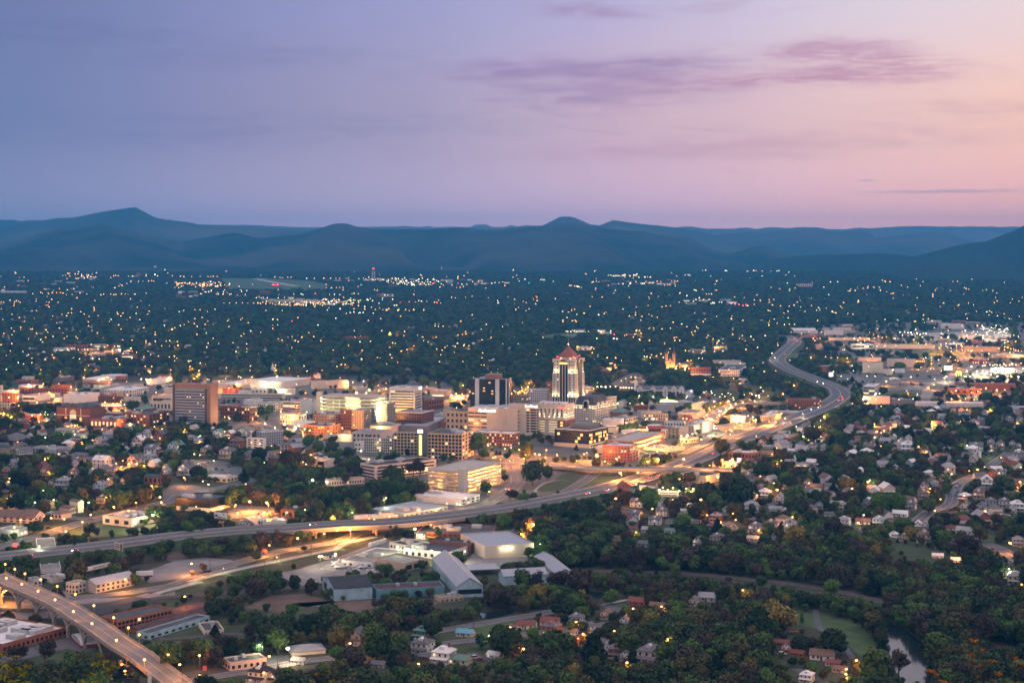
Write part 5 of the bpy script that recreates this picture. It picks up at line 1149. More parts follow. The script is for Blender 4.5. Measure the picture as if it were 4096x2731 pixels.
 ('G',1500,2210,2260,1000,1110,10,'brick','grey','-','g1x1',"brick_mall","building","wide brick hall with a loading arcade lit orange","the wide brick hall",dict(units=2)),
 ('G',650,1700,2290,1300,1360,8,'white','white','-','-',"long_white_shed","warehouse","very long pale railway shed behind the hillside houses","the very long pale shed",dict(units=0)),
 ('G',2180,2230,2500,1350,1420,70,'brick','metal','-','-',"brick_gable_shed","warehouse","brick-gabled shed at the right end of the very long pale shed",None,dict(rt='gable',ridge='y')),
 ('G',250,600,610,1245,1320,8,'dgrey','grey','-','-',"dark_factory","warehouse","dark low factory right of the orange-flooded shed",None,{}),
 ('G',440,740,860,1085,1140,24,'grey','gravel','g1x8:.1','-',"low_office","building","low grey curved office on a floodlit lawn","the office on the floodlit lawn",{}),
 ('G',1400,1960,1970,420,500,6,'tan','grey','-','-',"retail_block","building","broad tan retail block among orange lamps","the broad tan retail block",{}),
 ('G',1860,2350,2360,545,590,4,'grey','white','-','-',"long_store","building","long pale store below the orange-lit lots",None,{}),
 ('G',650,785,800,610,670,14,'red','red','g1x5:.7:o','-',"diner","building","small red-roofed diner in warm light","the small red-roofed diner",{}),
 ('G',1520,1765,1775,635,690,6,'red','red','g1x6:.6','-',"fuel_canopy","building","long red-lit canopy at the dealership's back","the long red-lit canopy",{}),
 ('G',1840,2220,2240,760,830,6,'white','white','g1x9:.3:w','-',"car_showroom","building","white car showroom in the dazzling lot","the white car showroom",{}),
 ('G',1560,1780,1790,880,910,6,'cream','grey','g1x8:.6:w','-',"low_showroom","building","low lit showroom in front of the dazzling lot",None,{}),
 ('G',1040,1400,1420,60,140,6,'white','grey','-','-',"retail_block","building","pale retail blocks beyond the brightest lots",None,{}),
 ('G',310,460,465,760,830,20,'blue','blue','-','-',"blue_canopy","building","small blue-roofed canopy beside the concrete arena",None,{}),
 ('L',1050,1400,1480,705,790,26,'obrick','white','g1x8:.0','g1x2',"blue_eaved_store","building","single-storey brick store with bright blue eaves and white roof","the blue-eaved brick store",dict(units=2)),
 ('L',830,1160,1180,840,905,14,'cream','gravel','g1x7:.7','-',"lit_diner","building","low glazed restaurant with warm windows beside the overpass","the warm glazed restaurant",{}),
 ('L',385,750,930,1010,1120,36,'cream','black','-','-',"cream_hall","building","large cream hall with two-level black roof","the black-roofed cream hall",dict(units=1)),
 ('L',0,380,385,1215,1280,10,'beige','gravel','b2:.1','-',"long_motel","building","long grey-roofed motel under a row of white lamps","the lamp-lined motel",{}),
 ('L',1480,1640,1645,660,720,20,'tan','brown','-','-',"brown_roofed_store","building","brown-roofed tan building behind the blue-eaved store",None,dict(rt='gable')),
 ('L',1560,1840,1980,500,545,30,'obrick','grey','-','g1x5',"brick_store","building","low grey-roofed store with an orange brick wall","the orange brick store",{}),
 ('L',2040,2335,2345,450,520,8,'cream','white','g1x6','-',"long_cream_store","building","long cream store with white roof behind the hillside houses","the long cream store",{}),
 ('L',1960,2060,2180,345,400,20,'stone','shingle','g1x3:.5','-',"lamp_lit_lodge","building","small lodge with lamps at both ends above the long cream store",None,dict(rt='hip')),
 ('L',1930,2110,2130,850,890,20,'white','red','g1x2:.6','-',"red_roofed_shop","building","small shop with red roof edge among the trees",None,{}),
 ('M',110,550,570,370,440,10,'obrick','red','g1x8:.1','-',"brick_church","church","red brick church range with white-edged gable","the red brick church range",{}),
 ('M',400,560,570,320,400,20,'obrick','red','-','-',"brick_church_nave","church","gabled nave of the red brick church range",None,dict(rt='gable',ridge='y')),
 ('W',0,240,245,375,395,4,'white','white','-','-',"far_retail_block","building","far white retail block on the left edge of the valley",None,{}),
 ('W',760,1240,1250,100000,0,0,'white','white','-','-',"x","x","x",None,None),
 ('X',0,125,130,378,405,6,'obrick','gravel','g1x5','-',"far_hotel","hotel","far orange-lit hotel left of the shopping strip",None,{}),
 ('X',100,560,570,455,480,4,'cream','white','-','-',"far_shopping_strip","building","far pale shopping strip glittering with lamps",None,{}),
 ('X',1110,1262,1268,405,435,4,'tan','white','g3x9:.1','-',"far_office_block","building","far tan office block with long window rows standing in trees",None,{}),
 ('X',800,1030,1035,795,820,6,'obrick','gravel','g1x8','-',"far_brick_school","building","far orange brick school in the dark woods","the far orange brick school",{}),
 ('W',600,800,810,870,910,6,'brick','gravel','g2x9','-',"far_brick_block","building","far red brick block among the left-hand houses","the far red brick block",{}),
 ('Z',280,410,415,310,340,4,'pink','gravel','g2x7','-',"far_apartment_block","building","far pinkish apartment slab above the right-hand woods",None,{}),
 ('Y',600,730,735,890,920,6,'white','gravel','g1x6:.5','-',"far_club_house","building","far white clubhouse on the golf slope behind the tower",None,{}),
]
for e in T:
 if e[-1]is None:continue
 c,xl,xc,xr,yt,yb,th,wall,roof,fw,sw,nm,cat,label,lm,kw=e
 bld(c,xl,xc,xr,yt,yb,th,wall,roof,fw,sw,nm,cat,label,lm,**kw)
C_=[b for b in ALLB if 'dazzling' in b['label']and 'three' in b['label']][0];lu_=C_['_d'][0];lv_=C_['_d'][1];hh_=C_['_d'][2]
for k in range(3):mb=MB();q=.35+.10*k;mb.ball((.7,lv_*q,hh_-2.2),.8);mb.obj('wall_lamp',m_fix,C_);light('POINT',(2.2,lv_*q,hh_-2.6),700,(1,.82,.5),.4,C_)
# brown slab tower
r,Lu,Lv,h=bld('B',132,640,740,290,850,17,'brown','gravel','-','-',"slab_tower","tower","brown slab tower with a recessed grey banded front and plain orange-tan side","the brown slab tower",units=2)
sub(r,"front_panel",mat("slab_grey_panel",(.17,.20,.25),.7,.06,.2),-Lu*.92,-.5,0,-Lu*.10,0,h*.895)
rg=random.Random(12)
sub(r,"front_slot",m_door,-Lu*.985,-.3,0,-Lu*.925,0,h*.98)
sub(r,"glass_strip",m_glassg,-Lu*.135,-1.0,0,-Lu*.09,-.5,h*.89)
for i in range(12):
 sub(r,"window_band",m_glass,-Lu*.905,-.62,h*(.06+.068*i),-Lu*.14,-.5,h*(.06+.068*i)+1.3)
 for k in range(10):
  if rg.random()<.045:link("window",win_mesh(1.6,1.0,'f',m_litw),r,(-Lu*(.18+.07*k),-.62,h*(.06+.068*i)+.65))
 sub(r,"spandrel_fins",WALL['blue'],-Lu*.905,-.75,h*(.06+.068*i)+1.5,-Lu*.14,-.5,h*(.06+.068*i)+1.9)
# black stair shaft of the hospital
r,Lu,Lv,h=bld('C',1230,1365,1372,885,1240,8,'dgrey','dark','-','-',"stair_shaft","building","dark stair shaft with a column of yellow windows and a lit white sign","the dark stair shaft",units=0)
for i in range(6):link("window",win_mesh(3.2,3.6,'f',mat("lit_window_yellow",(.5,.5,.1),.5,emis=(1,.8,.2),estr=2.4)),r,(-Lu*.68,0,h*(.08+.125*i)))
sub(r,"sign_panel",m_signw,-Lu*.95,-.4,h*.85,-Lu*.45,-.1,h*.97)
# hospital office with ribbon windows on the slope
r,Lu,Lv,h=bld('C',473,665,1485,1370,1560,50,'pink','black','b4:.0','b4:.05',"ribbon_office","building","low pinkish office with four dark window ribbons above the wooded slope","the ribbon-windowed slope office",units=5)
for k in range(4):light('POINT',(2.5,Lv*(.35+.16*k),h*.35),900,(1,.75,.4),.3,r);mb=MB();mb.ball((1.0,Lv*(.35+.16*k),h*.35),.5);mb.obj("wall_lamp",m_fix,r)
# brick arena-like hall with arched window (left downtown)
r,Lu,Lv,h=bld('A',755,1200,1400,610,850,24,'dbrick','dark','-','-',"brick_theatre","building","big dark brick hall with a tall arched stone window lit from below","the arched-window brick hall",units=0)
sub(r,"stone_arch_panel",WALL['stone'],-Lu*.60,-.5,0,-Lu*.40,0,h*.66)
mb=MB();mb.tube((-Lu*.50,-.5,h*.66),(-Lu*.50,0.2,h*.66),Lu*.10,n=16);mb.obj("stone_arch",WALL['stone'],r)
for k in range(3):link("window",win_mesh(Lu*.045,h*.22,'f',m_lit),r,(-Lu*(.56-.06*k),-.5,h*.50))
for xx in(-Lu*.72,-Lu*.27):
 sub(r,"pilaster",WALL['stone'],xx-.5-(Lu*.0),-.4,0,xx+.5,0,h*.95)
 for k in range(3):link("window",win_mesh(Lu*.06,h*.10,'f',m_lito),r,(xx,-.4,h*(.12+.14*k)))
sub(r,"stone_band",WALL['stone'],-Lu,-.25,h*.55,-Lu*.62,0,h*.58);sub(r,"stone_band",WALL['stone'],-Lu*.38,-.25,h*.55,0,0,h*.58)
mb=MB();mb.add([(-Lu*.75,-.2,h),(-Lu*.25,-.2,h),(-Lu*.5,-.2,h+5),(-Lu*.75,Lv,h),(-Lu*.25,Lv,h),(-Lu*.5,Lv,h+5)],[(0,1,2),(3,5,4),(0,2,5,3),(1,4,5,2)]);mb.obj("gable_roof",ROOF['dark'],r)
mb=MB();mb.add([(.2,Lv*.2,h),(.2,Lv*.8,h),(.2,Lv*.5,h+4),(-Lu,Lv*.2,h),(-Lu,Lv*.8,h),(-Lu,Lv*.5,h+4)],[(0,1,2),(3,5,4),(0,2,5,3),(1,4,5,2)]);mb.obj("gable_roof",ROOF['dark'],r)
for k in range(3):uplight(r,-Lu*(.58-.08*k),-.5,.5,1500)
# floodlit twin-towered church
r,Lu,Lv,h=bld('E',868,1005,1055,330,415,14,'tan','dark','-','-',"twin_towered_church","church","orange floodlit Gothic church with twin spires on the hilltop","the floodlit twin-spired church",rt='gable',ridge='y')
S=h/85.0
sand=mat("church_sandstone",(0.50,0.33,0.17),.9,.12,.3)
for xx in(-Lu*.86,-Lu*.14):
 sub(r,"bell_tower",sand,xx-Lu*.12,-2,0,xx+Lu*.12,Lu*.24-2,190*S);
 for a in(-1,1):
  for b in(0,1):mb=MB();mb.cyl(xx+a*Lu*.11,-2+b*Lu*.22,188*S,215*S,.7,.1,6);mb.obj("pinnacle",sand,r)
 mb=MB();mb.cyl(xx,Lu*.10,190*S,300*S,Lu*.09,.1,8);mb.obj("spire",mat("slate_spire",(.10,.09,.11),.8),r)
 for z in(60,110,160):link("window",win_mesh(Lu*.08,14*S,'f',m_door),r,(xx,-2,z*S))
mb=MB();mb.add([(-Lu*.74,-1,0),(-Lu*.26,-1,0),(-Lu*.26,-1,100*S),(-Lu*.5,-1,140*S),(-Lu*.74,-1,100*S),(-Lu*.74,1,0),(-Lu*.26,1,0),(-Lu*.26,1,100*S),(-Lu*.5,1,140*S),(-Lu*.74,1,100*S)],[(0,1,2,3,4),(9,8,7,6,5),(1,6,7,2),(2,7,8,3),(3,8,9,4)]);mb.obj("front_gable",sand,r)
mb=MB();mb.tube((-Lu*.5,-1.2,75*S),(-Lu*.5,-.9,75*S),Lu*.10,n=14);mb.obj("rose_window",m_door,r)
for xx in(-Lu*1.1,-Lu*.7,-Lu*.3,Lu*.1):light('POINT',(xx,-9,3),9000,(1,.5,.12),.5,r);mb=MB();mb.ball((xx,-9,1.2),.7);mb.obj("flood_light",mat("flood_orange",(.8,.5,.2),.5,emis=(1,.55,.16),estr=30),r)
light('POINT',(9,Lv*.4,3),7000,(1,.5,.12),.5,r)
# half-timbered grand hotel
r,Lu,Lv,h=bld('E',490,1125,1135,650,790,6,'dbrick','shingle','-','-',"timbered_hotel","hotel","long half-timbered hotel with white gables and grey slate roof","the half-timbered hotel",rt='gable',ridge='x')
white=WALL['white']
for k,xx in enumerate((.93,.66,.40,.22,.06)):
 w=Lu*.055;mb=MB();zz=h*.78
 mb.add([(-Lu*xx-w,-1.5,0),(-Lu*xx+w,-1.5,0),(-Lu*xx+w,-1.5,zz),(-Lu*xx,-1.5,h*1.06),(-Lu*xx-w,-1.5,zz),(-Lu*xx-w,2,0),(-Lu*xx+w,2,0),(-Lu*xx+w,2,zz),(-Lu*xx,2,h*1.06),(-Lu*xx-w,2,zz)],[(0,1,2,3,4),(1,6,7,2),(2,7,8,3),(3,8,9,4),(4,9,5,0)]);mb.obj("gable_wall",white,r)
 for i in range(3):link("window",win_mesh(1.8,1.9,'f',m_glass),r,(-Lu*xx,-1.5,h*(.2+.22*i)))
 for q in(-.8,.8):mb=MB();mb.tube((-Lu*xx+q*w,-1.6,zz*.98),(-Lu*xx,-1.6,h*1.04),.22,n=4);mb.obj("timber",m_door,r)
for i in range(3):
 for k in range(16):link("window",win_mesh(1.5,1.7,'f',m_glass),r,(-Lu*(.03+.06*k),0,h*(.12+.17*i)))
sub(r,"timber_band",white,-Lu,-.3,h*.52,0,0,h*.66)
r,Lu,Lv,h=bld('E',255,480,490,610,720,10,'dbrick','shingle','-','-',"timbered_hotel","hotel","brightly lit brick entrance wing left of the half-timbered hotel",None,rt='gable',ridge='x')
for k in range(6):link("window",win_mesh(2.6,2.6,'f',m_litw),r,(-Lu*(.08+.165*k),0,h*.45))
sub(r,"clock_tower",white,-3,-2,0,3,4,h*1.35)
# folded metal museum
r,Lu,Lv,h=bld('E',750,940,960,890,990,16,'grey','metal','-','-',"art_museum","museum","sculptural museum of curved grey metal roofs with a glowing curved clerestory","the folded-metal museum",units=0)
def wedge(root,name,m,pts,y0,y1):
 mb=MB();n=len(pts);vs=[(x,y0,z)for x,z in pts]+[(x,y1,z)for x,z in pts]
 mb.add(vs,[tuple(range(n)),tuple(range(2*n-1,n-1,-1))]+[(i,n+i,n+(i+1)%n,(i+1)%n)for i in range(n)]);return mb.obj(name,m,root)
K=Lu/190.0
mm=mat("museum_zinc",(0.33,0.35,0.39),.45,.06,.2,metal=.4)
wedge(r,"metal_roof",mm,[(-Lu,0),(-Lu+10*K,h*.9),(20*K,h*1.15),(60*K,h*.3),(60*K,0)],-1,Lv*.8)
wedge(r,"metal_roof",mm,[(-30*K,0),(-10*K,h*1.0),(60*K,h*1.35),(140*K,h*1.5),(330*K,h*1.1),(300*K,h*.5),(160*K,h*.45),(150*K,0)],6,Lv*1.5)
wedge(r,"black_glass_wall",m_glass,[(-20*K,0),(-10*K,h*.55),(170*K,h*.62),(160*K,0)],2,6)
wedge(r,"lit_clerestory",mat("lit_clerestory_glow",(.8,.7,.3),.5,emis=(1,.85,.35),estr=2.2),[(-150*K,h*1.2),(-140*K,h*1.55),(-60*K,h*1.62),(60*K,h*1.45),(95*K,h*1.32),(0,h*1.3)],4,Lv*.6)
wedge(r,"atrium_glass",mat("atrium_glass_warm",(.4,.32,.18),.3,emis=(1,.66,.28),estr=.55),[(140*K,0),(170*K,h*.75),(420*K,h*1.5),(390*K,h*.2),(370*K,0)],-3,12)
for k in range(5):wedge(r,"mullion",mm,[(150*K+50*K*k,0),(178*K+55*K*k,h*(.78+.16*k)),(182*K+55*K*k,h*(.78+.16*k)),(154*K+50*K*k,0)],-3.3,-3.0)
wedge(r,"white_fin",WALL['white'],[(370*K,0),(395*K,h*.6),(420*K,h*1.42),(500*K,h*1.5),(455*K,h*1.25),(455*K,h*.5),(470*K,0)],-4,8)
link("window",win_mesh(6,4,'f',m_litw),r,(205*K,-3.2,h*.45));link("window",win_mesh(5,3,'f',m_lito),r,(250*K,-3.2,h*.5));light('POINT',(300*K,-8,4),2500,(1,.7,.35),.4,r)
# red arched shed by the bridge
r,Lu,Lv,h=bld('N',965,1085,1345,990,1105,62,'red','white','-','-',"barrel_roofed_shed","shed","open-ended shed with a white barrel roof and dark red side beside the bridge","the white barrel-roofed red shed",rt='barrel',ridge='y',rh=3.2)
# sign board of the tire outlet
def signboard(c,x0,y0,x1,y1,hb,hh,name,label,cat,faces,post=True,m=None,th=None):
 A=gp(*px(c,x0,y0),hb);B=gp(*px(c,x1,y1),hb);A.z=B.z=0;d=(B-A);L=d.length
 root=link(name,None,loc=(A.x,A.y,zg(max(A.y,790))),rot=(0,0,math.atan2(d.y,d.x)));tag(root,label,cat)
 mb=MB();mb.box(0,-.15,hb,L,.15,hb+hh,bottom=True);mb.obj("board",m or mat("board_white",(.62,.58,.55),.8,.05,.3),root)
 mb=MB();n=max(2,int(L/6))
 for k in range(n+1):x=.3+(L-.6)*k/n;mb.box(x-.15,.15,0,x+.15,.45,hb+hh*.7)
 mb.obj("post",m_steel,root);X=[sx(A),sx(B)]
 VIS.append((min(X),max(X),sy((A.x,A.y,hb+hh)),sy((A.x,A.y,hb*.6)),A.y-1,1.0));faces(root,L,hb,hh);return root
m_ink=mat("sign_ink_dark",(.05,.04,.08),.8);m_inkr=mat("sign_ink_red",(.55,.08,.06),.8)
def tf(root,L,hb,hh):
 text(root,"QUALITY TIRE OUTLET",(L*.44,-.2,hb+hh*.5),hh*.8,m_ink,sxx=L*.40/(hh*.8*9.6),ext=.02);text(root,"345-0000",(L*.755,-.2,hb+hh*.5),hh*.8,m_inkr,sxx=L*.17/(hh*.8*4.5),ext=.02)
signboard('N',1150,78,1540,-8,9.0,3.0,"roof_sign","long white lettered board above the tire warehouse roof","sign",tf)
def bb1(root,L,hb,hh):
 mb=MB();mb.box(L*.05,-.2,hb+hh*.3,L*.3,-.17,hb+hh*.6,bottom=True);mb.box(L*.3,-.2,hb+hh*.12,L*.6,-.17,hb+hh*.3,bottom=True);mb.box(L*.72,-.2,hb+hh*.62,L*.82,-.17,hb+hh*.85,bottom=True);mb.box(L*.65,-.2,hb+hh*.1,L*.9,-.17,hb+hh*.22,bottom=True);mb.obj("printed_shapes",m_ink,root)
signboard('I',690,735,858,755,9.5,5.2,"billboard","white billboard on tall posts beside the tree-dotted car park","billboard",bb1,m=mat("billboard_white",(.7,.7,.7),.7))
def bb2(root,L,hb,hh):
 mb=MB()
 for k,w in enumerate((.5,.6,.45)):mb.box(L*.1,-.2,hb+hh*(.68-.25*k),L*(.1+w),-.17,hb+hh*(.8-.25*k),bottom=True)
 mb.obj("printed_shapes",m_ink,root)
 mb=MB();mb.box(L*.72,-.2,hb+.2,L*.97,-.17,hb+hh-.2,bottom=True);mb.obj("printed_picture",WALL['dbrick'],root)
signboard('H',1530,1150,1638,1180,11,5.5,"billboard","cream billboard on the grassy bank below the highway","billboard",bb2,m=mat("billboard_cream",(.5,.46,.32),.7))
signboard('K',2025,515,2125,515,6,3.5,"billboard","small white billboard right of the highway near the overpass","billboard",lambda*a:None)
signboard('N',1972,1568,2022,1568,2.5,5.5,"shop_sign","narrow white sign at the foot of the arched bridge","sign",lambda*a:None)
signboard('O',540,1400,588,1395,2.2,2.6,"shop_sign","small red sign board in the restaurant car park","sign",lambda*a:None,m=mat("sign_red_panel",(.55,.12,.12),.7))
# lit pole signs
def polesign(c,x,y,hb,w,hh,m,label,extra=None):
 A=gp(*px(c,x,y),hb+hh/2);root=link("pole_sign",None,loc=(A.x,A.y,A.z));tag(root,label,"sign")
 mb=MB();mb.cyl(0,0,0,hb,.3);mb.obj("pole",m_steel,root)
 if m:mb=MB();mb.box(-w/2,-.4,hb,w/2,.4,hb+hh,bottom=True);mb.obj("sign_panel",m,root)
 if extra:extra(root,hb,hh)
polesign('F',1270,853,9,7,7,mat("sign_panel_pink",(.8,.5,.5),.5,emis=(1,.75,.72),estr=3.5),"square glowing pink-white sign in front of the low exhibition hall")
polesign('G',1145,750,10,14,8,m_signw,"broad white glowing sign beside the four-lane street")
def arches(root,hb,hh):
 for s in(-1,1):
  mb=MB();prev=None
  for k in range(13):
   a=math.pi*k/12;q=(s*2.2-2.2*math.cos(a),0,hb+hh*math.sin(a)**.8)
   if prev:mb.tube(prev,q,.6,n=6)
   prev=q
  mb.obj("arch_tube",m_signy,root)
polesign('G',1310,835,12,0,8,None,"tall yellow double-arch sign beside the four-lane street",arches)
polesign('L',1190,800,5,4.2,4.6,mat("sign_panel_violet",(.8,.6,.9),.5,emis=(.8,.42,1),estr=1.6),"glowing violet sign between the blue-eaved store and the glazed restaurant")
polesign('H',205,1100,4,3,2.5,m_signr,"small red glowing sign beside the left end of the highway")
# far airport tower and water tower
def far_tower(c,x,yb,yt,name,label,kind):
 A=gp(*px(c,x,yb));ht=CH-(px(c,0,yt)[1]-HY)/FPX*A.y-A.z;root=link(name,None,loc=A);tag(root,label,"tower")
 if kind=='a':
  for s in(-5,5):sub(root,"shaft",WALL['conc'],s-3,-3,0,s+3,3,ht*.85)
  mb=MB();mb.cyl(0,0,ht*.82,ht*.95,8,10,10);mb.obj("cab",m_glass,root);mb=MB();mb.ball((0,0,ht),5);mb.obj("beacon_light",m_signr,root)
 else:
  mb=MB();mb.cyl(0,0,0,ht*.8,2.5);mb.obj("stem",WALL['white'],root);mb=MB();mb.ball((0,0,ht*.85),9,sz=.7);mb.obj("tank",WALL['white'],root)
far_tower('X',1078,285,172,"control_tower","slim airport control tower with a red light on top",'a')
far_tower('W',1425,200,147,"water_tower","small pale water tower below the mountains",'w')
def steeple(c,x,yb,yt,label,m='white'):
 A=gp(*px(c,x,yb));ht=CH-(px(c,0,yt)[1]-HY)/FPX*A.y-A.z;root=link("church_steeple",None,loc=A);tag(root,label,"steeple")
 sub(root,"tower",WALL[m],-3,-3,0,3,3,ht*.55);mb=MB();mb.cyl(0,0,ht*.55,ht,2.8,.1,8);mb.obj("spire",WALL[m]if m=='white' else ROOF['dgreen'],root)
 X=sx(A);VIS.append((X-5,X+5,sy((A.x,A.y,A.z+ht)),sy((A.x,A.y,A.z+ht*.4)),A.y-1,1.0))
steeple('D',1812,290,210,"white church steeple on the wooded slope right of the tower")
steeple('B',1470,150,5,"grey and white steeple of the brick church above the huge warehouse")
steeple('B',1695,620,450,"dark clock steeple beside the cream station office",'grey')
# ------------------------------------------------------------------ houses
HW_={'W':'white','G':'grey','B':'beige','R':'brick','U':'blue','Y':'yellow','T':'dteal','O':'olive','P':'pink','w':'white'}
HR_={'d':'shingle','k':'black','g':'grey','r':'red','l':'white','n':'green','b':'brown','t':'blue','w':'white'}
WN={'W':'white','G':'grey','B':'beige','R':'dark brick','U':'pale blue','Y':'pale yellow','T':'deep teal','O':'olive','P':'pinkish','w':'white'}
RN={'d':'slate-grey','k':'black','g':'grey','r':'dull red','l':'pale metal','n':'green','b':'brown','t':'bright blue','w':'white'}
SN={'g':'gable-fronted','s':'low long','S':'two-storey','h':'square hip-roofed'}
HM={}
def house_meshes(style):
 if style in HM:return HM[style]
 d={}
 if style=='g':w,dp,he,hr=8.5,12,5.8,9.2
 elif style=='s':w,dp,he,hr=13,8.5,3.1,5.6
 elif style=='S':w,dp,he,hr=12,8.5,5.6,8.6
 else:w,dp,he,hr=10.5,10.5,6.2,9.2
 x=w/2;ov=.5
 mb=MB();mb.box(-x,0,-.6,x,.25,he);mb.box(x-.25,.25,-.6,x,dp-.25,he);mb.box(-x,dp-.25,-.6,x,dp,he);mb.box(-x,.25,-.6,-x+.25,dp-.25,he)
 if style=='g':
  for y0 in(0,dp-.25):mb.add([(-x,y0,he),(x,y0,he),(0,y0,hr-.12),(-x,y0+.25,he),(x,y0+.25,he),(0,y0+.25,hr-.12)],[(0,1,2),(3,5,4),(0,2,5,3),(1,4,5,2)])
 elif style in 'sS':
  for x0 in(-x,x-.25):mb.add([(x0,0,he),(x0,dp,he),(x0,dp/2,hr-.12),(x0+.25,0,he),(x0+.25,dp,he),(x0+.25,dp/2,hr-.12)],[(0,2,1),(3,4,5),(0,3,5,2),(1,2,5,4)])
 d['wall']=mb
 mb=MB();X=x+ov;a,b=-ov,dp+ov
 if style=='g':v=[(X,a,he-.25),(X,b,he-.25),(0,b,hr),(0,a,hr),(-X,a,he-.25),(-X,b,he-.25)];f=[(0,1,2,3),(3,2,5,4)]
 elif style in 'sS':v=[(-X,a,he-.25),(X,a,he-.25),(X,dp/2,hr),(-X,dp/2,hr),(-X,b,he-.25),(X,b,he-.25)];f=[(0,1,2,3),(3,2,5,4)]
 else:v=[(-X,a,he),(X,a,he),(X,b,he),(-X,b,he),(-1.2,dp/2,hr),(1.2,dp/2,hr)];f=[(0,1,5,4),(1,2,5),(2,3,4,5),(3,0,4)]
 n=len(v);v=v+[(p[0],p[1],p[2]-.22)for p in v];f=f+[tuple(reversed([i+n for i in q]))for q in f]
 e={'g':[(0,1),(3,0),(4,3),(5,4),(1,2),(2,5)],'s':[(0,1),(1,2),(2,5),(5,4),(4,3),(3,0)],'S':[(0,1),(1,2),(2,5),(5,4),(4,3),(3,0)],'h':[(0,1),(1,2),(2,3),(3,0)]}[style]
 f+=[(q+n,r_+n,r_,q)for q,r_ in e];mb.add(v,f);d['roof']=mb
 if style in 'gh':
  mb=MB();mb.box(-x+.2,-2.6,-.5,x-.2,-.02,.5);d['porch_floor']=mb
  mb=MB();mb.add([(-x,-2.9,2.9),(x,-2.9,2.9),(x,-.02,3.5),(-x,-.02,3.5),(-x,-2.9,2.7),(x,-2.9,2.7),(x,-.02,2.7),(-x,-.02,2.7)],[(0,1,2,3),(7,6,5,4),(0,4,5,1),(1,5,6,2),(3,7,4,0)]);d['porch_roof']=mb
  mb=MB();
  for q in(-x+.35,-x/3,x/3,x-.35):mb.box(q-.13,-2.6,.5,q+.13,-2.35,2.7)
  d['porch_post']=mb
 if style in 'hSs':
  mb=MB();cx_=0;z0=he+(hr-he)*.25;y0=dp*.16;s=1.4 if style!='s' else .01
  if style!='s':
   mb.add([(-s,y0,z0),(s,y0,z0),(s,y0,z0+1.5),(0,y0,z0+2.3),(-s,y0,z0+1.5),(-s,y0+4,z0),(s,y0+4,z0),(s,y0+4,z0+1.5),(0,y0+4,z0+2.3),(-s,y0+4,z0+1.5)],[(0,1,2,3,4),(1,6,7,2),(2,7,8,3),(3,8,9,4),(4,9,5,0)]);d['dormer']=mb
 mb=MB();mb.box(x*.45,dp*.55,he,x*.45+.9,dp*.55+.9,hr+1.3);d['chimney']=mb
 mb=MB();mb.box(-.55,-.1,.0,.55,0,2.4);d['door']=mb
 mats={'porch_floor':WALL['conc'],'porch_post':m_trim,'chimney':WALL['dbrick'],'door':m_door}
 out={k:m.mesh(k,mats.get(k,WALL['white']))for k,m in d.items()}
 wp=[]
 if style=='g':wp=[('f',-2.3,4.6),('f',2.3,4.6),('f',-2.6,1.8),('f',0,7.2),('s',3,1.8),('s',3,4.4),('s',8.5,1.8),('s',8.5,4.4)]
 elif style=='S':wp=[('f',-4,1.7),('f',4,1.7),('f',-4,4.3),('f',0,4.3),('f',4,4.3),('s',2.6,1.7),('s',2.6,4.3),('s',6,4.3)]
 elif style=='s':wp=[('f',-4.4,1.7),('f',-1.8,1.7),('f',3.8,1.7),('s',2.4,1.7),('s',6,1.7)]
 else:wp=[('f',-3.4,4.7),('f',0,4.7),('f',3.4,4.7),('f',-3.4,1.8),('s',2.6,4.7),('s',7.4,4.7),('s',4.8,1.8)]
 HM[style]=(out,wp,w,dp,he,hr);return HM[style]
HROOT=[]
def setmat(o,m):
 o.material_slots[0].link='OBJECT';o.material_slots[0].material=m
hrg=random.Random(21)
def house(c,x,y,wpx,style,wall,roof,full=True,yaw=None,vis=1.0,name="house",lights=True):
 p=gp(*px(c,x,y));ms,wp,w,dp,he,hr=house_meshes(style)
 wm_=wpx/CR[c][2]*p.y/FPX;yaw=R(hrg.uniform(-32,-12))if yaw is None else yaw
 k=wm_/(w*abs(math.cos(yaw))+dp*abs(math.sin(yaw)));k=min(1.4,max(.65,k*1.08))
 front=Vector((0,-1));q=Vector((p.x,p.y,p.z));yaw_l=yaw
 # the visible base centre is the near corner area: push the body back so that its front edge stands on the pixel
 q.y+=dp*k*0.15
 root=link(name,None,loc=q,rot=(0,0,yaw_l),scale=(k,k,k));root["category"]="house"
 WM=WALL[HW_[wall]];RM=ROOF[HR_[roof]]
 for nm,me in ms.items():
  if not full and nm not in('wall','roof','porch_roof'):continue
  if nm in('chimney',)and hrg.random()<.3:continue
  o=link(nm,me,root)
  if nm in('wall','dormer'):setmat(o,WM)
  if nm in('roof','porch_roof'):setmat(o,RM)
 if full:
  for(s,a,z)in wp:
   m=m_lit if hrg.random()<(.05 if lights else 0)else m_glassg if hrg.random()<.4 else m_glass
   if s=='f':link("window",win_mesh(1.15,1.5,'f',m,.08),root,(a,0,z))
   else:link("window",win_mesh(1.15,1.5,'s',m,.08),root,(w/2,a,z))
 root["_s"]=(wall,roof,style);HROOT.append((root,p,wall,roof,style))
 cs,sn=math.cos(yaw_l),math.sin(yaw_l);x2=w/2*k+1.0
 NOTREE.append([(q.x+a*cs-b*sn,q.y+a*sn+b*cs)for a,b in((-x2,-3*k-1),(x2,-3*k-1),(x2,dp*k+1),(-x2,dp*k+1))])
 s_=FPX/q.y;VIS.append((sx(q)-w*k*.45*s_,sx(q)+w*k*.5*s_,sy((q.x,q.y,q.z+hr*k)),sy((q.x,q.y,q.z+he*k*.18)),q.y-1,vis))
 return root
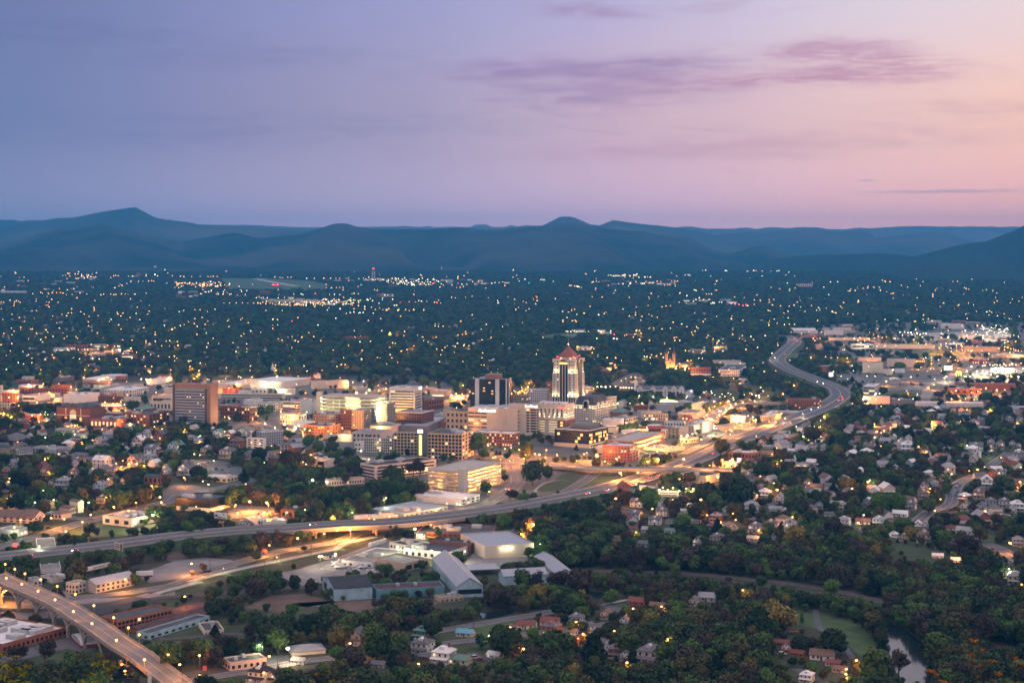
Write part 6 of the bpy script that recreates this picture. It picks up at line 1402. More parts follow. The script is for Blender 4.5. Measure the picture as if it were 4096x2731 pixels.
HL={
'R':"420 232 165 S Wd,395 375 165 S Wd,722 335 150 S Wd,642 440 152 S Wd,825 428 100 s Wd,360 515 150 s Br,560 530 170 s Bg,820 540 150 s Wn,515 700 180 s Gd,1140 695 150 g Wd,1355 655 170 h Bd,1303 525 160 h Rd,1350 402 150 h Rg,1465 322 130 g Un,1815 535 175 h Wd,2003 500 170 h Wb,2238 520 160 g Wg,1792 630 155 s Wg,1925 125 160 h Wl,2112 185 130 g Wg,1985 235 105 s Ud,2045 645 110 g Gd,430 1392 235 s Rr,665 1438 205 s Bb,1090 1392 110 g Bd,1245 1345 250 s Gg,290 318 72 s Wb,1075 235 110 s Ul,980 300 80 s Wg,200 620 60 s Yb,1110 420 80 s Wg",
'S':"205 270 140 h Yg,503 225 100 g Gd,890 345 190 s Wl,1015 262 145 h Wd,1175 135 140 h Bb,1168 70 150 g Wd,1822 135 150 h Wr,1662 278 150 g Wd,1845 282 140 g Gd,1972 232 140 h Gd,2128 240 150 h Wd,2285 280 160 h Ul,230 455 160 h Ug,460 436 185 s Br,640 450 165 h Ug,815 605 120 h Ul,940 628 130 h Yb,1180 650 200 h Bb,1108 475 90 g Ww,1195 485 100 g Wg,1500 505 140 s Wr,1660 555 225 s Wg,1510 715 130 g Wd,1775 728 170 h Wg,1342 830 92 s Ww,2290 688 150 h Gg,2160 1068 120 g Yd,2260 1148 210 h Bg,60 335 120 s Wd,560 160 90 s Wl,2230 300 100 g Wg,1900 360 120 g Ug,2120 930 90 s Gd,1560 880 100 s Wl,450 560 90 g Gd",
'M':"285 208 100 h Ud,645 192 100 g Ul,632 335 105 g Wd,757 348 110 g Wd,1222 255 110 S Wg,1512 192 105 g Pr,1522 305 80 g Wd,1662 312 90 g Wd,1772 315 115 h Gd,2148 305 110 h Wd,1865 185 70 g Pd,18 375 70 g Wb,100 335 80 g Gr,290 645 120 h Bb,590 535 100 g Ul,690 568 95 g Wd,796 565 110 g Wg,880 625 130 g Td,960 562 120 s Bd,790 695 200 h Ul,60 705 130 g Gg,1170 775 90 g Wb,1890 600 115 g Wd,1900 685 100 g Wr,2022 655 140 g Bd,2182 625 100 g Wd,2275 805 160 h Wd,1700 690 190 S Gd,1690 780 160 g Wg,1660 860 140 g Bg,1330 1010 220 h Gg,1905 1045 135 g Rb,2035 1000 130 S Ud,2260 1130 200 s Pb,1850 1165 170 g Wl,310 1210 190 s Rd,1200 1140 120 g Rr,1140 1150 110 h Bg,30 600 90 h Gd,740 1340 60 s Gd,1270 130 110 g Ug,1400 170 80 g Pd,2270 640 80 g Wd,2210 1210 90 s Wg,540 790 60 g Ug,220 620 70 g Ud,1080 1100 60 s Wd",
'L':"1482 605 110 g Wr,1558 640 110 s Wg,1685 608 100 g Wg,1802 605 90 g Bg,1990 665 140 g Ud,2152 675 150 h Wd,2305 650 90 g Ug,1312 1035 110 g Wb,1432 1040 90 s Pb,1562 1065 90 s Pb,1180 660 100 s Gd,1880 690 100 s Wl,1800 1190 90 g Wd,2110 1180 130 g Wr,2290 1190 120 h Gr,2260 1455 150 g Ud,1640 1060 80 s Gg,1600 640 60 s Wg",
'H':"575 175 150 g Br,525 100 120 g Rr,812 348 210 h Gg,680 330 130 g Wr,1232 178 140 g Wg,1452 165 170 h Pd,1602 125 100 h Bd,950 195 150 h Gb,1282 380 150 g Ug,1335 545 150 h Yd,1445 300 140 g Gd,1625 290 120 g Wd,95 340 110 g Ud,72 110 120 s Yg,2205 110 110 g Ug,50 425 150 s Rb,1750 60 100 g Bd,60 200 150 h Rb,1000 60 170 h Gb",
'A':"1312 1392 240 S Wl,1478 1380 150 s Yd,1925 1008 150 g Ug,2105 1040 190 g Rd,1815 1120 190 g Pl,1985 1238 250 S Wd,1752 1385 210 g Bd,1950 1328 170 h Wg,130 1400 140 g Wg,1120 1048 130 g Yg,1290 1120 150 g Gg,82 1450 120 s Wd,1340 1110 110 g Gd,1650 1100 80 s Gd,280 920 100 s Pr,2080 1130 140 s Rb",
'B':"115 1200 195 g Wn,715 1005 130 g Wn,870 1000 120 g Rl,1055 990 160 g Wd,1155 985 95 g Wg,400 1028 150 s Wg,560 1240 190 h Wd,830 1280 230 h Bd,965 1140 180 h Rd,1470 1340 160 S Rd,1120 1290 150 g Gd,265 1510 185 g Wd,40 1490 80 g Ug,1000 960 90 g Gd,680 900 80 s Rl,620 1220 110 g Wg",
'P':"622 1325 215 g Bd,1132 1240 160 s Br,1402 1255 210 h Tn,1395 1430 260 h Wd,1642 1545 270 h Wl,1850 1555 270 s Bn,1925 1228 215 s Bt,2262 1478 150 s Ww,1470 1500 130 s Rd,900 1590 150 s Gd",
'Q':"410 1155 120 s Wb,592 1140 235 s Wr,868 1100 240 s Br,1167 1090 190 h Gd,862 1215 230 h Rd,1522 1020 135 g Pb,1215 1340 140 g Rr,1525 1410 130 g Ug,1660 1480 200 h Rd,2020 1550 320 h Gd,1762 1510 140 g Ud,520 1445 90 g Rb,1240 1545 110 g Rd,1110 1200 160 s Ud,1320 1180 90 g Wd,1750 1100 110 g Ud,1450 1320 120 s Gd",
'O':"1240 1575 300 h Wk,1430 1560 200 g Wk,1790 1320 130 s Wd",
'T':"110 975 110 g Wr,50 905 130 s Rr,440 1045 235 s Wb,545 1100 130 s Gr,205 1005 90 s Rr,290 1250 60 h Ww,610 1160 100 s Gb",
}
for c,s in HL.items():
 for e in s.split(','):
  x,y,w,st,wr=e.split();house(c,float(x),float(y),float(w),st,wr[0],wr[1])
NFULL=len(HROOT)
# farther houses of the wooded suburbs: the largest ones stand alone, the rest in one mass
def smooth_noise(x,y):
 return(math.sin(x*.011+1.3)*math.cos(y*.017+.4)+math.sin(x*.023+y*.013)+math.cos(y*.031-x*.007+2))/3
FARZ=[  # x0, x1, y0, y1, weight (source pixels) where houses peep out of the far trees
 (0,700,1230,1500,2.2),(500,1000,1270,1500,1.6),(1050,1500,1340,1480,2.0),(1500,2050,1300,1500,1.5),(2550,3050,1250,1420,1.2),(2350,2950,1180,1300,1.0),(2450,2800,1570,1640,.5),
 (2900,4096,1130,1270,1.3),(0,500,1170,1300,1.2),(1600,2000,1260,1340,1.0),(2650,3050,1500,1600,.6),(3000,3400,1260,1300,.4),(1000,1400,1500,1530,.5),(3380,4096,1640,1900,2.2),(3250,4096,1850,2120,1.4),(0,800,1690,1900,1.8),(2950,3400,1720,2100,1.2),(2500,3000,1960,2150,.8),(1000,1300,1720,1850,.8)]
cand=[]
fr_=random.Random(33);tot=sum((b-a)*(d-c_)*w for a,b,c_,d,w in FARZ)
while len(cand)<800:
 r0=fr_.random()*tot;
 for a,b,c_,d,w in FARZ:
  r0-=(b-a)*(d-c_)*w
  if r0<=0:break
 x=fr_.uniform(a,b);y=fr_.uniform(c_,d)
 if smooth_noise(x*1.7,y*4)<-.15 and fr_.random()<.8:continue
 p=gp(x,y)
 if any(inpoly((p.x,p.y),q)for q in NOTREE):continue
 if any(abs(p.x-q.x)<17 and abs(p.y-q.y)<20 for _,q in cand):continue
 if any((p-h[1]).length<20 for h in HROOT):continue
 cand.append(((x,y),p))
cand.sort(key=lambda e:e[1].y)
NIND=296-NFULL
stuff_w={}
for i,((x,y),p)in enumerate(cand):
 wall=fr_.choice('WWWWGGBUPR');roof=fr_.choice('dddggblr');st=fr_.choice('ggsSh')
 sc=FPX/p.y
 if i<NIND:house('.',x,y,12*sc,st,wall,roof,full=False,yaw=R(fr_.uniform(-60,60)),vis=.55)
 else:
  ms,wp,w,dp,he,hr=house_meshes(st);stuff_w.setdefault((wall,roof,st),[]).append((p,fr_.uniform(-1,1),fr_.uniform(.85,1.25)))
  VIS.append((x-6*sc*.8,x+6*sc*.8,y-8*sc,y-3*sc,p.y-1,.6))
def merge_mass(name,items,label):
 """items: (mesh, material, matrix) joined into one mesh"""
 V=[];F=[];MI=[];mats=[];off=0
 for me,m,M_ in items:
  if m not in mats:mats.append(m)
  mi=mats.index(m)
  for v in me.vertices:V.append(tuple(M_@v.co))
  for f in me.polygons:F.append(tuple(i+off for i in f.vertices));MI.append(mi)
  off+=len(me.vertices)
 me=bpy.data.meshes.new(name);me.from_pydata(V,[],F)
 for m in mats:me.materials.append(m)
 me.polygons.foreach_set("material_index",MI);me.update()
 o=link(name,me);tag(o,label,None,None,"stuff");return o
items=[]
for(wall,roof,st),L_2 in stuff_w.items():
 ms=house_meshes(st)[0]
 for p,yw,k in L_2:
  M_=Matrix.Translation(p)@Matrix.Rotation(yw,4,'Z')@Matrix.Scale(k,4)
  items.append((ms['wall'],WALL[HW_[wall]],M_));items.append((ms['roof'],ROOF[HR_[roof]],M_))
merge_mass("distant_houses",items,"pale distant houses dotted through the wooded valley")
# ------------------------------------------------------------------ street lamps (glow centre in crop pixels; o orange, w white, y greenish, c cyan, r red; capital = strong)
LP={
'N':"47 358,1695 175,1633 1306,1633 1413",
'O':"325 415,265 1322,455 1463,1333 1055 y,1385 1210,1387 1418,1700 1110 W,497 1185",
'I':"1088 285,1187 517 O,1414 530 O,760 605 w,790 600 w,960 557,437 583,712 487,307 197,1028 670,1378 658,1637 660 y,1893 633 y,2247 710,1797 1012,1437 1105,381 1350,2144 948,2305 905,630 290 w,528 250 w,2025 233 W,2190 250 W,1602 143",
'H':"470 190,657 120,146 208,230 180,1432 215,1530 10,2037 305,1440 460,722 493 y,440 530 y,1162 533 y,1208 690 w,829 753,275 757,1113 795,703 740,174 865 y,352 930 w,298 945 w,863 922 y,77 480,1530 585,1715 635,2060 700 W,1838 765 W,2174 525,548 1115 y,555 370 y,2110 460,1825 530",
'A':"85 92 y,543 97,808 122,1132 98,1118 153,1180 38,1598 25,1938 50,2025 52,2005 130 w,2010 175,380 287,580 285,570 313,785 285,948 323,178 358,1020 357,995 415,655 397,523 415,693 453,120 465,240 453,785 505 w,1168 538 y,1432 195,1320 240 W,1490 228 w,1380 213,1687 255,1885 220 w,1948 220,2230 232 w,2083 400,1700 432,1400 530,1508 550,1565 550,1610 525,1662 562 y,1675 640,603 660 y,600 695 y,637 695 y,733 690 y,540 690,425 705,153 717,118 725,48 675,12 683,523 790,548 790,626 770,998 835,1033 835,955 835,1740 810,1630 790,1365 890,2063 857,2162 887,845 960 y,1000 950 y,590 1000 y,237 1055,789 1215,618 1277,1557 972,1535 1345 W,1830 1352,1905 1378,1715 1345,1655 1310,1497 1370,1433 1550,470 1530,146 1543,2007 997,2152 1010,250 575,195 600,493 535,1080 1060,1220 1035",
'B':"368 55,487 110,460 142,112 98,105 147,415 212,380 275,843 215 y,620 228 y,597 222 y,755 252,1043 198 y,1018 188,1195 150,1168 108,1173 47,1505 37,1515 102,1530 182,1810 185,2092 193,1325 272 w,1597 272 w,1788 290 w,1440 280 w,2218 272 w,2308 272 w,887 342,1172 258,990 268,1700 355 O,1520 355 W,1595 358 W,1908 405,1580 653 w,1925 660 w,831 727,895 748 w,1272 712,1368 815 W,1628 812 W,1818 842 W,1502 872 W,1898 887 O,1948 905,1970 903,1665 878,1748 907,2252 945 w,300 893,487 977 y,515 1045,845 917 w,1180 1068,1290 1085 w,905 1005,513 1232,430 1220 y,703 1307 y,1375 1335 y,1562 1195,1992 1230,2048 1265,1857 1327,1935 1355 w,1475 1110,1697 740,1795 580,1690 525 w,2200 915",
'C':"815 275,713 305,812 342,593 365 O,718 373,552 405,418 400 O,708 440 w,205 205,138 272 w,50 272 w,205 257 w,372 262 w,307 270,515 248 w,1358 317,1478 268,1545 440,1687 433,1750 413,1830 423,1903 443,1762 465 O,1805 468,1845 303,1905 205 w,1983 203 w,1935 388,1755 603 y,1037 640,430 673 y,382 833,230 875 O,85 945 w,222 962 w,735 862,880 927 W,475 1175 W,1690 885 O,2162 1102,2083 1120,2273 1262,580 1285 w,2250 1270",
'D':"1167 525,1103 543 y,890 607,957 647,873 660 O,787 665,845 687,762 718,820 720,690 712,657 745,710 730,858 732,795 705,740 742,880 708,10 637,100 722,70 775,70 540 w,152 540 w,247 1453,327 1435,570 1480,645 1465,738 1497,1110 1497,1890 1308 W,2120 577,2178 548,2250 527,2305 488,1800 600 y,1752 682,1665 717,2070 880 w,2233 877 w,1930 270,2043 270,1970 347,1800 657 w,1853 655 w,1908 652 w,1973 655 w,2043 650 w,1970 750 w,2187 1137,1605 1550,1665 1535,1275 1555,1815 1555,835 1560,950 1550,1010 1560",
'E':"95 272,208 273,137 348,935 147,915 197,592 254,627 254,690 232,670 268 w,847 264 w,815 218,755 248,667 348,1060 347,1168 310 O,1215 307,1137 410 W,1138 432 w,1187 412,1105 382,1603 335,1510 485,1782 500,1720 427,1873 343,1140 175,1187 183,1370 187,1397 180,1527 180 w,1640 180 y,1948 160,1405 570 y,2192 453,1318 275 w,285 577,343 547,413 527,463 612 y,523 775 w,710 790 w,895 805 w,1153 803 w,1163 780 w,1220 715 w,1333 797 w,1388 730 y,1415 717 y,1485 718 y,1533 765 y,1492 742 y,1630 755 y,1665 785 y,1600 792 y,1712 740 y,1745 755 y,1778 805 y,1925 762 y,2000 740,2027 755,2083 775 y,2125 800 y,2243 780 y,1783 832 y,563 877,1525 850 O,1605 870,1717 852 O,1810 885 O,1912 863,2063 845 O,1530 915,1458 937,1463 960,1747 912 O,1683 963 O,1590 1038 O,1560 1065,1420 1032,1388 1063,1440 1083,1465 1083,1495 1083,1812 1047 O,1587 978 c,1618 980 c,715 1085 W,607 1093 w,352 1137,517 1223,625 1200,50 1310 W,1487 1118 y,1520 1208 W,1557 1213 w,1528 1177 w,1478 1323,1360 1355 O,1220 1392,1093 1427,943 1463,815 1490 y,765 1512,877 1512,803 1333,665 1380,2258 1122 O,2082 1097 y,2050 1105,2038 1060 w,1995 1130,1942 1057,1868 1112 y,1805 1195,1737 1232,1760 1248,1685 1252,1870 1167 y,1830 1128 y,2145 663,2177 713,1872 608,1183 1297 w,1250 1285 w,1067 1312",
'L':"1085 783,985 797,459 787 O,110 782 O,1100 855 w,1150 865,788 872,1713 640,1627 723,1697 847,1748 803,2133 533,2047 487 Y,1955 353 w,2195 353 w,2255 365,2277 357,2297 487,1803 247 w,1590 290,1677 288,1383 270,1413 263,1410 283,1330 297,1273 223,1310 210 w,1375 225 y,1142 213,1138 363,1205 333 y,1070 398,1093 413,1015 420,890 378 w,853 378 w,913 1007,1635 1103,1677 1195 O,1445 1272,703 1328 O,247 1363 w,1080 1510,1893 1553 O,2133 1110,107 1190 w,177 1162 w,258 1200 w,330 1172 w,412 1210 w,482 1182 w,558 1183 w,572 1220,1455 1013,397 1055,50 1197,8 1447,285 1327,2275 272 w",
'K':"105 95,172 125,475 113,795 97,1175 140,1550 150,2120 155 O,1478 60 O,1273 55,1333 37,945 70,1785 302 O,2028 297 O,2280 115,1737 110,2000 457 y,2037 527,2087 520,2277 523 w,1703 640 O,2172 780 O,1971 1090,898 835 O,747 915 w,553 977 O,614 987 O,480 1112,705 1248 y,1897 1217,22 555 y,190 275",
'J':"788 470 y,343 662 y,78 712,1603 543,1237 633 O,870 720,607 742,637 750,341 880 O,135 907,1417 835,1217 885 W,995 1120 Y,1393 1178 W,1855 1175 w,1740 553 w,1797 553 w,1878 478 w,2187 390 y,1477 210,25 250 y",
'P':"240 272 w,282 275 w,395 247 w,742 1303,555 1303,1405 1548,2253 1215 y",
'Q':"768 130 y,1295 1183,1618 1160,390 1105,195 1215 y,545 1355,1222 1047,1248 1043,1888 887,2115 893,2180 873,1777 1515,2238 1245,1815 103",
'R':"177 122,592 247,414 518,352 630,1208 140 O,1540 300,1580 373,2255 340 O,1847 493,1685 1210,1863 92,2065 22,1245 325,838 142,1427 400",
'S':"1348 133,1632 92,1917 277 O,1678 768 O,1628 742,2213 650 O,2203 957 y,2305 105,460 317 w,420 408,1267 12,2318 1130,1327 270",
'T':"798 1040,643 1118,680 1160",
'M':"235 1090 O,275 1070 y,340 322,375 420 O,420 433 w,552 365 w,737 298,1105 285,1110 357 O,1050 432,1437 432,1487 285,1570 130,1888 128,2250 308,678 540,915 615,1033 597 y,1045 692 O,1558 603 y,1882 667 y,2040 763,1717 922 O,1797 893,1602 945,1983 972,1347 982 w,2308 897 y,1196 1320,1518 1270,1842 1482,2282 1290,2305 1090 O,187 1530 w,1105 1183 w,428 83 y,247 40 O,43 48,417 613,2070 160 w,330 495 w,65 1178",
'F':"808 210,1118 187,925 188,645 192,1178 228,993 290,1098 290,1015 320,1485 287,1725 277 O,1635 290 w,1692 320 w,1800 322 y,1740 352 w,895 440,1480 467 y,345 520 w,955 585,1185 577,1273 593,1373 590,1527 597,1905 547,1925 572 w,225 807,405 800,377 937,167 1053,688 1022,1310 810 y,1620 795 w,1607 717 w,2245 785 W,1430 882 y,1530 878 y,1835 830 y,1960 832 y,2138 958,1970 1160 W,2032 1150 w,1780 1222 w,2130 1215,1973 1247,1842 1300 O,1603 1312,1165 1515,495 1463,550 1543 w,828 1472 w,40 1520 w,70 1270,30 1162 w,98 1185 w,140 1180 w,517 1155,238 242,15 257 y,55 310,120 428,303 15,427 50,295 83,540 70 y,697 68 y,617 65,2000 140,1875 193,1935 230,2260 290,2140 265,2010 258,1950 285,2075 277,1990 410 w,2115 408 w,2290 408 w",
'G':"637 147 W,1605 90 O,392 193 w,465 190 w,520 198 w,562 195 W,580 230 w,430 235 w,660 205 W,710 230 W,760 205 w,800 212 W,740 265 w,1150 168,1040 212 W,1040 270 w,1065 225 w,1148 270 W,1415 165 W,1365 180,1440 245 W,1580 220 W,1690 250 W,1650 235 w,1685 285 w,1770 180 w,1800 160 W,1830 165 w,1955 145 W,1940 205 W,2020 178 w,2045 140 w,2087 152 w,1760 220 w,1610 180 w,1515 205,1545 180,1700 155 w,875 303,298 290,610 307,800 373 w,680 368 y,1115 370 y,1033 385,1037 412,1010 437 O,1115 407,1138 427,1195 440,1275 403,1280 430,1350 400,1365 413,1370 475,1407 510,1198 492 w,928 418,1525 480 O,1505 480,1465 483,2035 420,2080 432 O,2130 450,2175 455,2205 480,2245 483,2297 490,2028 467,1942 447,2085 337,2205 335 O,2033 360 w,2060 253,2178 240 y,2250 262 y,1182 580,1147 640,1257 628,1297 643,890 632,885 592 y,797 590 y,760 612,655 650,997 627 w,478 605,1210 713,723 742 y,682 777 y,867 768 y,823 805 y,1040 793 y,565 893,175 960,1090 910 W,1120 885 W,935 925 w,1513 730 W,1440 800 W,1400 830 w,1600 810 W,1690 800 w,1760 810 W,1820 800 w,1920 815 W,1980 800 w,2050 805 w,2145 800 W,2085 830 W,2250 840 W,2320 760 w,1690 720 w,1720 710 w,1800 700 w,1850 715 w,1880 700 w,1960 705 w,2020 690 w,2050 710 w,2110 710 w,2150 690 W,2210 700 w,2290 680 w,1915 705 w,2000 740 W,1430 885 y,1490 885 y,1665 870,1560 880 w,2135 880 O,1910 890,1270 1105 O,1615 1115 w,1665 1085,1740 1065,1515 1135,1910 1095,2035 1095,933 1013,515 1148,665 1163 w,15 1155 w,75 1150 w,1200 1240,1420 1228 y,1340 1258,1553 1247 y,1605 1245 y,173 1213,375 1247 y,598 1235 y,1925 547,2080 567,2250 585,1787 527 y,1680 485",
'W':"145 212,220 248,175 253,260 285,40 340,575 235,603 232,620 215,632 215,690 220,720 200,750 225,888 210 w,615 262,700 262,720 262,775 258 O,770 240,800 245,830 245,855 248,882 245,1045 237,1062 235,1085 235,1180 240 y,1217 240,1345 226 O,1340 240 w,1422 226 W,1445 238 y,1515 182 y,1540 210,1583 240,1658 240,1690 243,1762 243,1840 243,1910 243,1935 243,1962 243,1995 243,2077 195,1055 347,1090 332,1122 325,1165 308,1200 292,1205 285,1272 290 y,1313 287,1365 285,1395 283,1412 287,1533 305,1627 305 O,1690 300,1720 310 O,1742 305,1760 320,1780 318,1805 303 O,1830 322,1863 320 O,1870 318,1895 305,1905 322 O,1940 322 O,1950 310,1978 303 O,1975 330,2000 322,2023 320 O,2108 310 O,2105 320,1605 345,1640 345,1863 367,2065 365,2195 335,372 390,390 395,440 395,447 405,480 392,493 373,520 392,555 392,580 395,545 355,618 365 w,678 355 w,300 400 y,612 410,663 410,735 395,798 405,928 412,950 405,1018 405,1045 410,1065 408,1115 403,1150 405,1182 407 y,1240 405 O,1340 398,708 440,332 450,332 468,475 453,425 480,535 480,452 480,440 507,425 508,452 522,93 460,10 475,12 492,35 480,135 472,150 465,170 472,185 480,130 490,128 510,12 540,1198 450,1295 465,872 465,865 540,865 555,658 540,657 577,743 567,775 587,818 610,570 592,627 580,612 605,315 625,110 590,178 622,25 638,227 655,470 640,485 608,900 603,810 660,812 697,1075 572 y,1083 587,1130 580,1110 607,1250 583 y,1357 590,1370 562,1195 620,1020 637 y,1283 640,1005 655,1647 568 y,1688 556,1790 548,1838 550,1905 565,1975 545,1855 620,1790 630,1908 655,1785 675,1810 702,1730 660,1885 683,1655 695 y,1690 687,2100 635,2090 650,2210 640,2225 625,2280 668,2103 703,2055 485,2110 485,2170 485,2225 485,2275 487,2330 490,2120 403,2110 410,1985 402,2050 405,105 718,190 710,130 745,35 765,285 725,298 723,335 765,425 733,438 755,420 803,263 815,375 825 y,390 845,615 795 y,590 812,697 795 y,712 810,545 718,577 762,845 740 y,895 763,1090 688,1112 728,1322 715,1425 778,1340 835,1342 852,1427 838,1212 828,1128 825,1100 885 w,1083 883 w,990 875,960 892,900 907 w,838 868,1033 917,1052 883,718 915,778 915,805 915,620 915,635 925,1200 902 O,1255 940,1140 930 r,1130 950 y,1215 930 r,520 918,210 932,95 928,10 870,108 860,57 968,248 970,262 962,292 993,292 1035 y,168 1033 w,415 1005,480 963,730 1000,850 997 y,820 958,912 1002,1070 1000 O,1078 1020,1210 992 O,1357 928,1320 983,1385 960,1455 973,1485 880,1527 835,1558 833,1635 877 O,1602 975,1625 995,1605 1017,1555 982,1580 728 O,1605 715,1958 812,1895 762 y,1810 775,2215 790,2265 862 O,2265 905,2140 852,2168 930,1897 892,1733 1020 O,1752 1018,1745 1070,1830 1107,1890 1050,1840 1037,2080 1082,1912 855,2240 770,2302 742 w",
'X':"173 247 O,220 252 w,245 255,290 250,323 250,465 260 w,535 260,623 260,687 260 O,735 260,768 260,855 258,855 280,988 257 O,1010 265,945 262,1035 248 w,1075 275 O,1062 265,1095 272,1120 268,1140 280,1165 272 w,905 203,150 320 R,165 320 R,180 320 R,200 320 R,968 318 c,938 335 r,643 347,692 347,740 345,800 345,770 345,800 365,205 365,1280 258 w,1215 282 w,1250 262,1290 265 w,1310 260 w,1345 270 w,1320 285 w,1355 290 W,1345 300 w,1380 290 w,1400 300 w,1440 310 W,1445 290 w,1470 280 w,1485 278 w,1510 310 w,1545 305 w,1295 310 w,1215 300 w,1430 320 w,1640 300,1625 308 r,1560 320 w,1690 340 w,1700 310 w,1720 320 w,1750 290,1800 320 w,1855 305 r,1890 315 w,1905 335,1935 315,1990 290 O,2045 290,2075 300,2110 350,2165 305 w,2195 300 w,2235 300 w,2265 295 w,2285 300 r,2285 325,1875 345,1845 345,1910 238,1855 245 O,1852 262 O,1752 245,1510 228,1522 235,1705 168,1945 207,1708 268,1090 365 y,1115 370,880 402 y,900 400 O,940 402 w,770 410 w,805 435,720 408 w,675 408 y,415 403 y,430 410 y,545 400 r,350 405 y,262 437 w,210 410,205 440 w,105 438 W,70 438,30 430,5 437 w,50 440 w,40 490 O,15 487,90 490,130 490,150 492,180 505,210 497,215 485,250 493,270 480,285 500,310 485,315 510,345 475,350 508,360 500,375 505,400 500,430 475 w,460 508 O,465 490,500 490 w,515 482,540 520 O,570 490 w,590 500,620 450 w,610 460 w,610 508 w,640 500,665 475 W,690 470 w,700 465 w,740 480 w,765 460 w,785 475 r,800 495 w,800 505,830 490,870 470 w,895 460 w,910 460,940 470,940 510,998 520 O,998 543 O,960 462 y,1020 455 w,1030 460 w,1070 465 w,1060 525,1095 548,1135 535,1165 550,1130 490 w,1160 455 c,1180 410,1165 440,1210 415 y,1255 452 w,1200 550 O,1220 540,1305 552 O,1312 545,1375 548,1408 558,1450 548 O,1540 550 O,1270 508 w,1290 505 w,1408 475,1465 478 r,1495 465 w,1520 470 w,1570 472,1640 478,1660 483 R,1695 487,1325 483 r,1450 408,1455 380,1830 440,1795 435,1925 435,1985 425,2135 440,2220 465 w,2225 485 w,2315 430,773 540 W,655 552 w,830 580 w,865 575 w,900 570 w,940 578 w,955 575 w,985 575 w,900 540,670 530,1075 580 w,240 555 w,155 635 O,197 640,383 622,330 652 r,570 688 y,487 760,200 688 y,153 690,733 625 w,1032 648,1145 632,1327 607,1365 750 O,1230 760 O,1155 742 w,1645 680,1645 697,1880 655,1985 595,1718 700,2115 682,2070 725 y,2265 705,45 757,205 817,238 828,420 800,333 797,360 833,387 843,595 835,530 797,955 843 y,850 878,910 800,1052 838,1255 853,1280 857,1358 787 r,1228 892,1450 882,1385 915,1335 928 O,1232 960,1248 990,1117 987,975 923,970 1005,805 988,710 920,330 897,1485 780,1530 800,1655 800,1710 920,1735 895,1660 910,1695 963,1685 1025,1830 885,1850 855,1912 870,1955 880,2080 945,2075 990,2160 803,2265 860,2075 825,1895 777,1855 780,2145 1015,2095 1055,1925 750,178 1055,308 1087,180 1105,470 1112,443 1065,743 1070 y,783 1053,820 1053,955 1135,1660 1157,1300 1030,1360 1142,1580 845",
'Y':"12 183 w,57 268 w,65 285 w,118 268 w,265 272 w,280 272 w,295 275 w,155 302 c,10 250 w,678 220,768 188,758 195,862 145,793 145,1020 147,1097 152,1140 140,1150 130,1155 140,1213 135,1280 135,1313 153,1350 157,1400 145,1460 130 O,1490 145,1510 155,1535 160,1565 172 w,1580 170 w,1600 155 w,1640 172 w,1670 172 w,1780 185 w,1750 190 w,2020 175 O,1960 190 w,1975 190 w,2165 195 w,2220 190 w,2240 190 w,2300 190 w,885 230 w,935 235 w,955 235 w,970 237 w,990 238 w,1010 240 w,1035 245,1085 240 w,1120 240 w,1140 237 w,1220 248 w,1245 245 w,1270 248 w,1115 255,1165 250 w,1510 238 O,1465 212,1590 230 w,1620 228 w,1635 233 w,1825 240,1880 285 O,1865 315,1920 270,745 292 w,775 262,775 288,800 292,730 298,530 325 w,545 325,575 330,590 333,605 335 W,620 340,640 345 w,768 365,770 350,950 370,885 327,935 395,980 310,1020 310 w,1070 330,1085 310 W,1090 300,1140 290,1200 308 w,1185 305 w,1215 308 w,1230 290,1265 295,1295 298 w,1335 287 O,1365 290,1400 322,1430 322,1450 320,1465 288,1495 290,1520 285 O,1500 330,1495 310,1278 398 O,1542 395 O,1345 425,1255 428,1605 420 w,1675 365 w,1690 370 w,1785 405,1810 405,1835 403 y,1865 370,1880 370,1720 440 w,1665 470 w,1690 455 w,1760 455,1810 455,1845 485 W,1830 490 w,1860 485 w,1905 480 w,1925 480 w,2015 492 R,2050 495 R,2085 500 R,2120 510 R,2150 505 R,2165 512 w,2045 430,2250 412,2225 458,2225 498,2280 462,1605 490,1535 480,1415 515,1455 512,1250 510,1140 522,1078 435,735 428,828 433,398 447,232 465,222 425,195 452,228 435,217 495,130 482,25 452,35 545,130 558,158 540,465 565,520 570,548 562,575 545,548 547,718 517,665 580,657 580,597 592 y,505 620,795 595 W,848 583,865 570,1020 543,1135 575,1078 607,1135 597,1193 610,1283 607,1335 620,1228 635,1480 663 O,1558 680 w,1678 580,1775 635,1755 657,2015 632 O,2020 607,1880 610,2120 647,325 637,468 645,467 658,555 650,588 657,580 645,497 745 w,512 748 w,540 748 w,572 742 W,590 752 w,673 752 w,700 748 w,795 742 w,820 755 O,905 745 W,905 762,940 775 r,1050 780,1035 785,935 810 W,963 817 W,1115 800,1170 820,1185 765,1140 745,1145 735,1140 770,1175 825,780 812 y,1263 830,1300 715,1378 725,1453 718,1403 857,1170 740,1490 805,1495 830,1540 832,1510 800,1605 703,1695 705,1710 718,1680 745,1650 755,1660 778,1790 805,1800 785,1848 817,1895 835,1885 850,1880 862,1900 833 w,1937 858,2027 775,2115 785,2195 793,2220 825,2325 787,2255 892,57 862,2090 812,600 890 O,610 887,733 893,752 905,738 945,945 1055,915 1040,870 990,948 990",
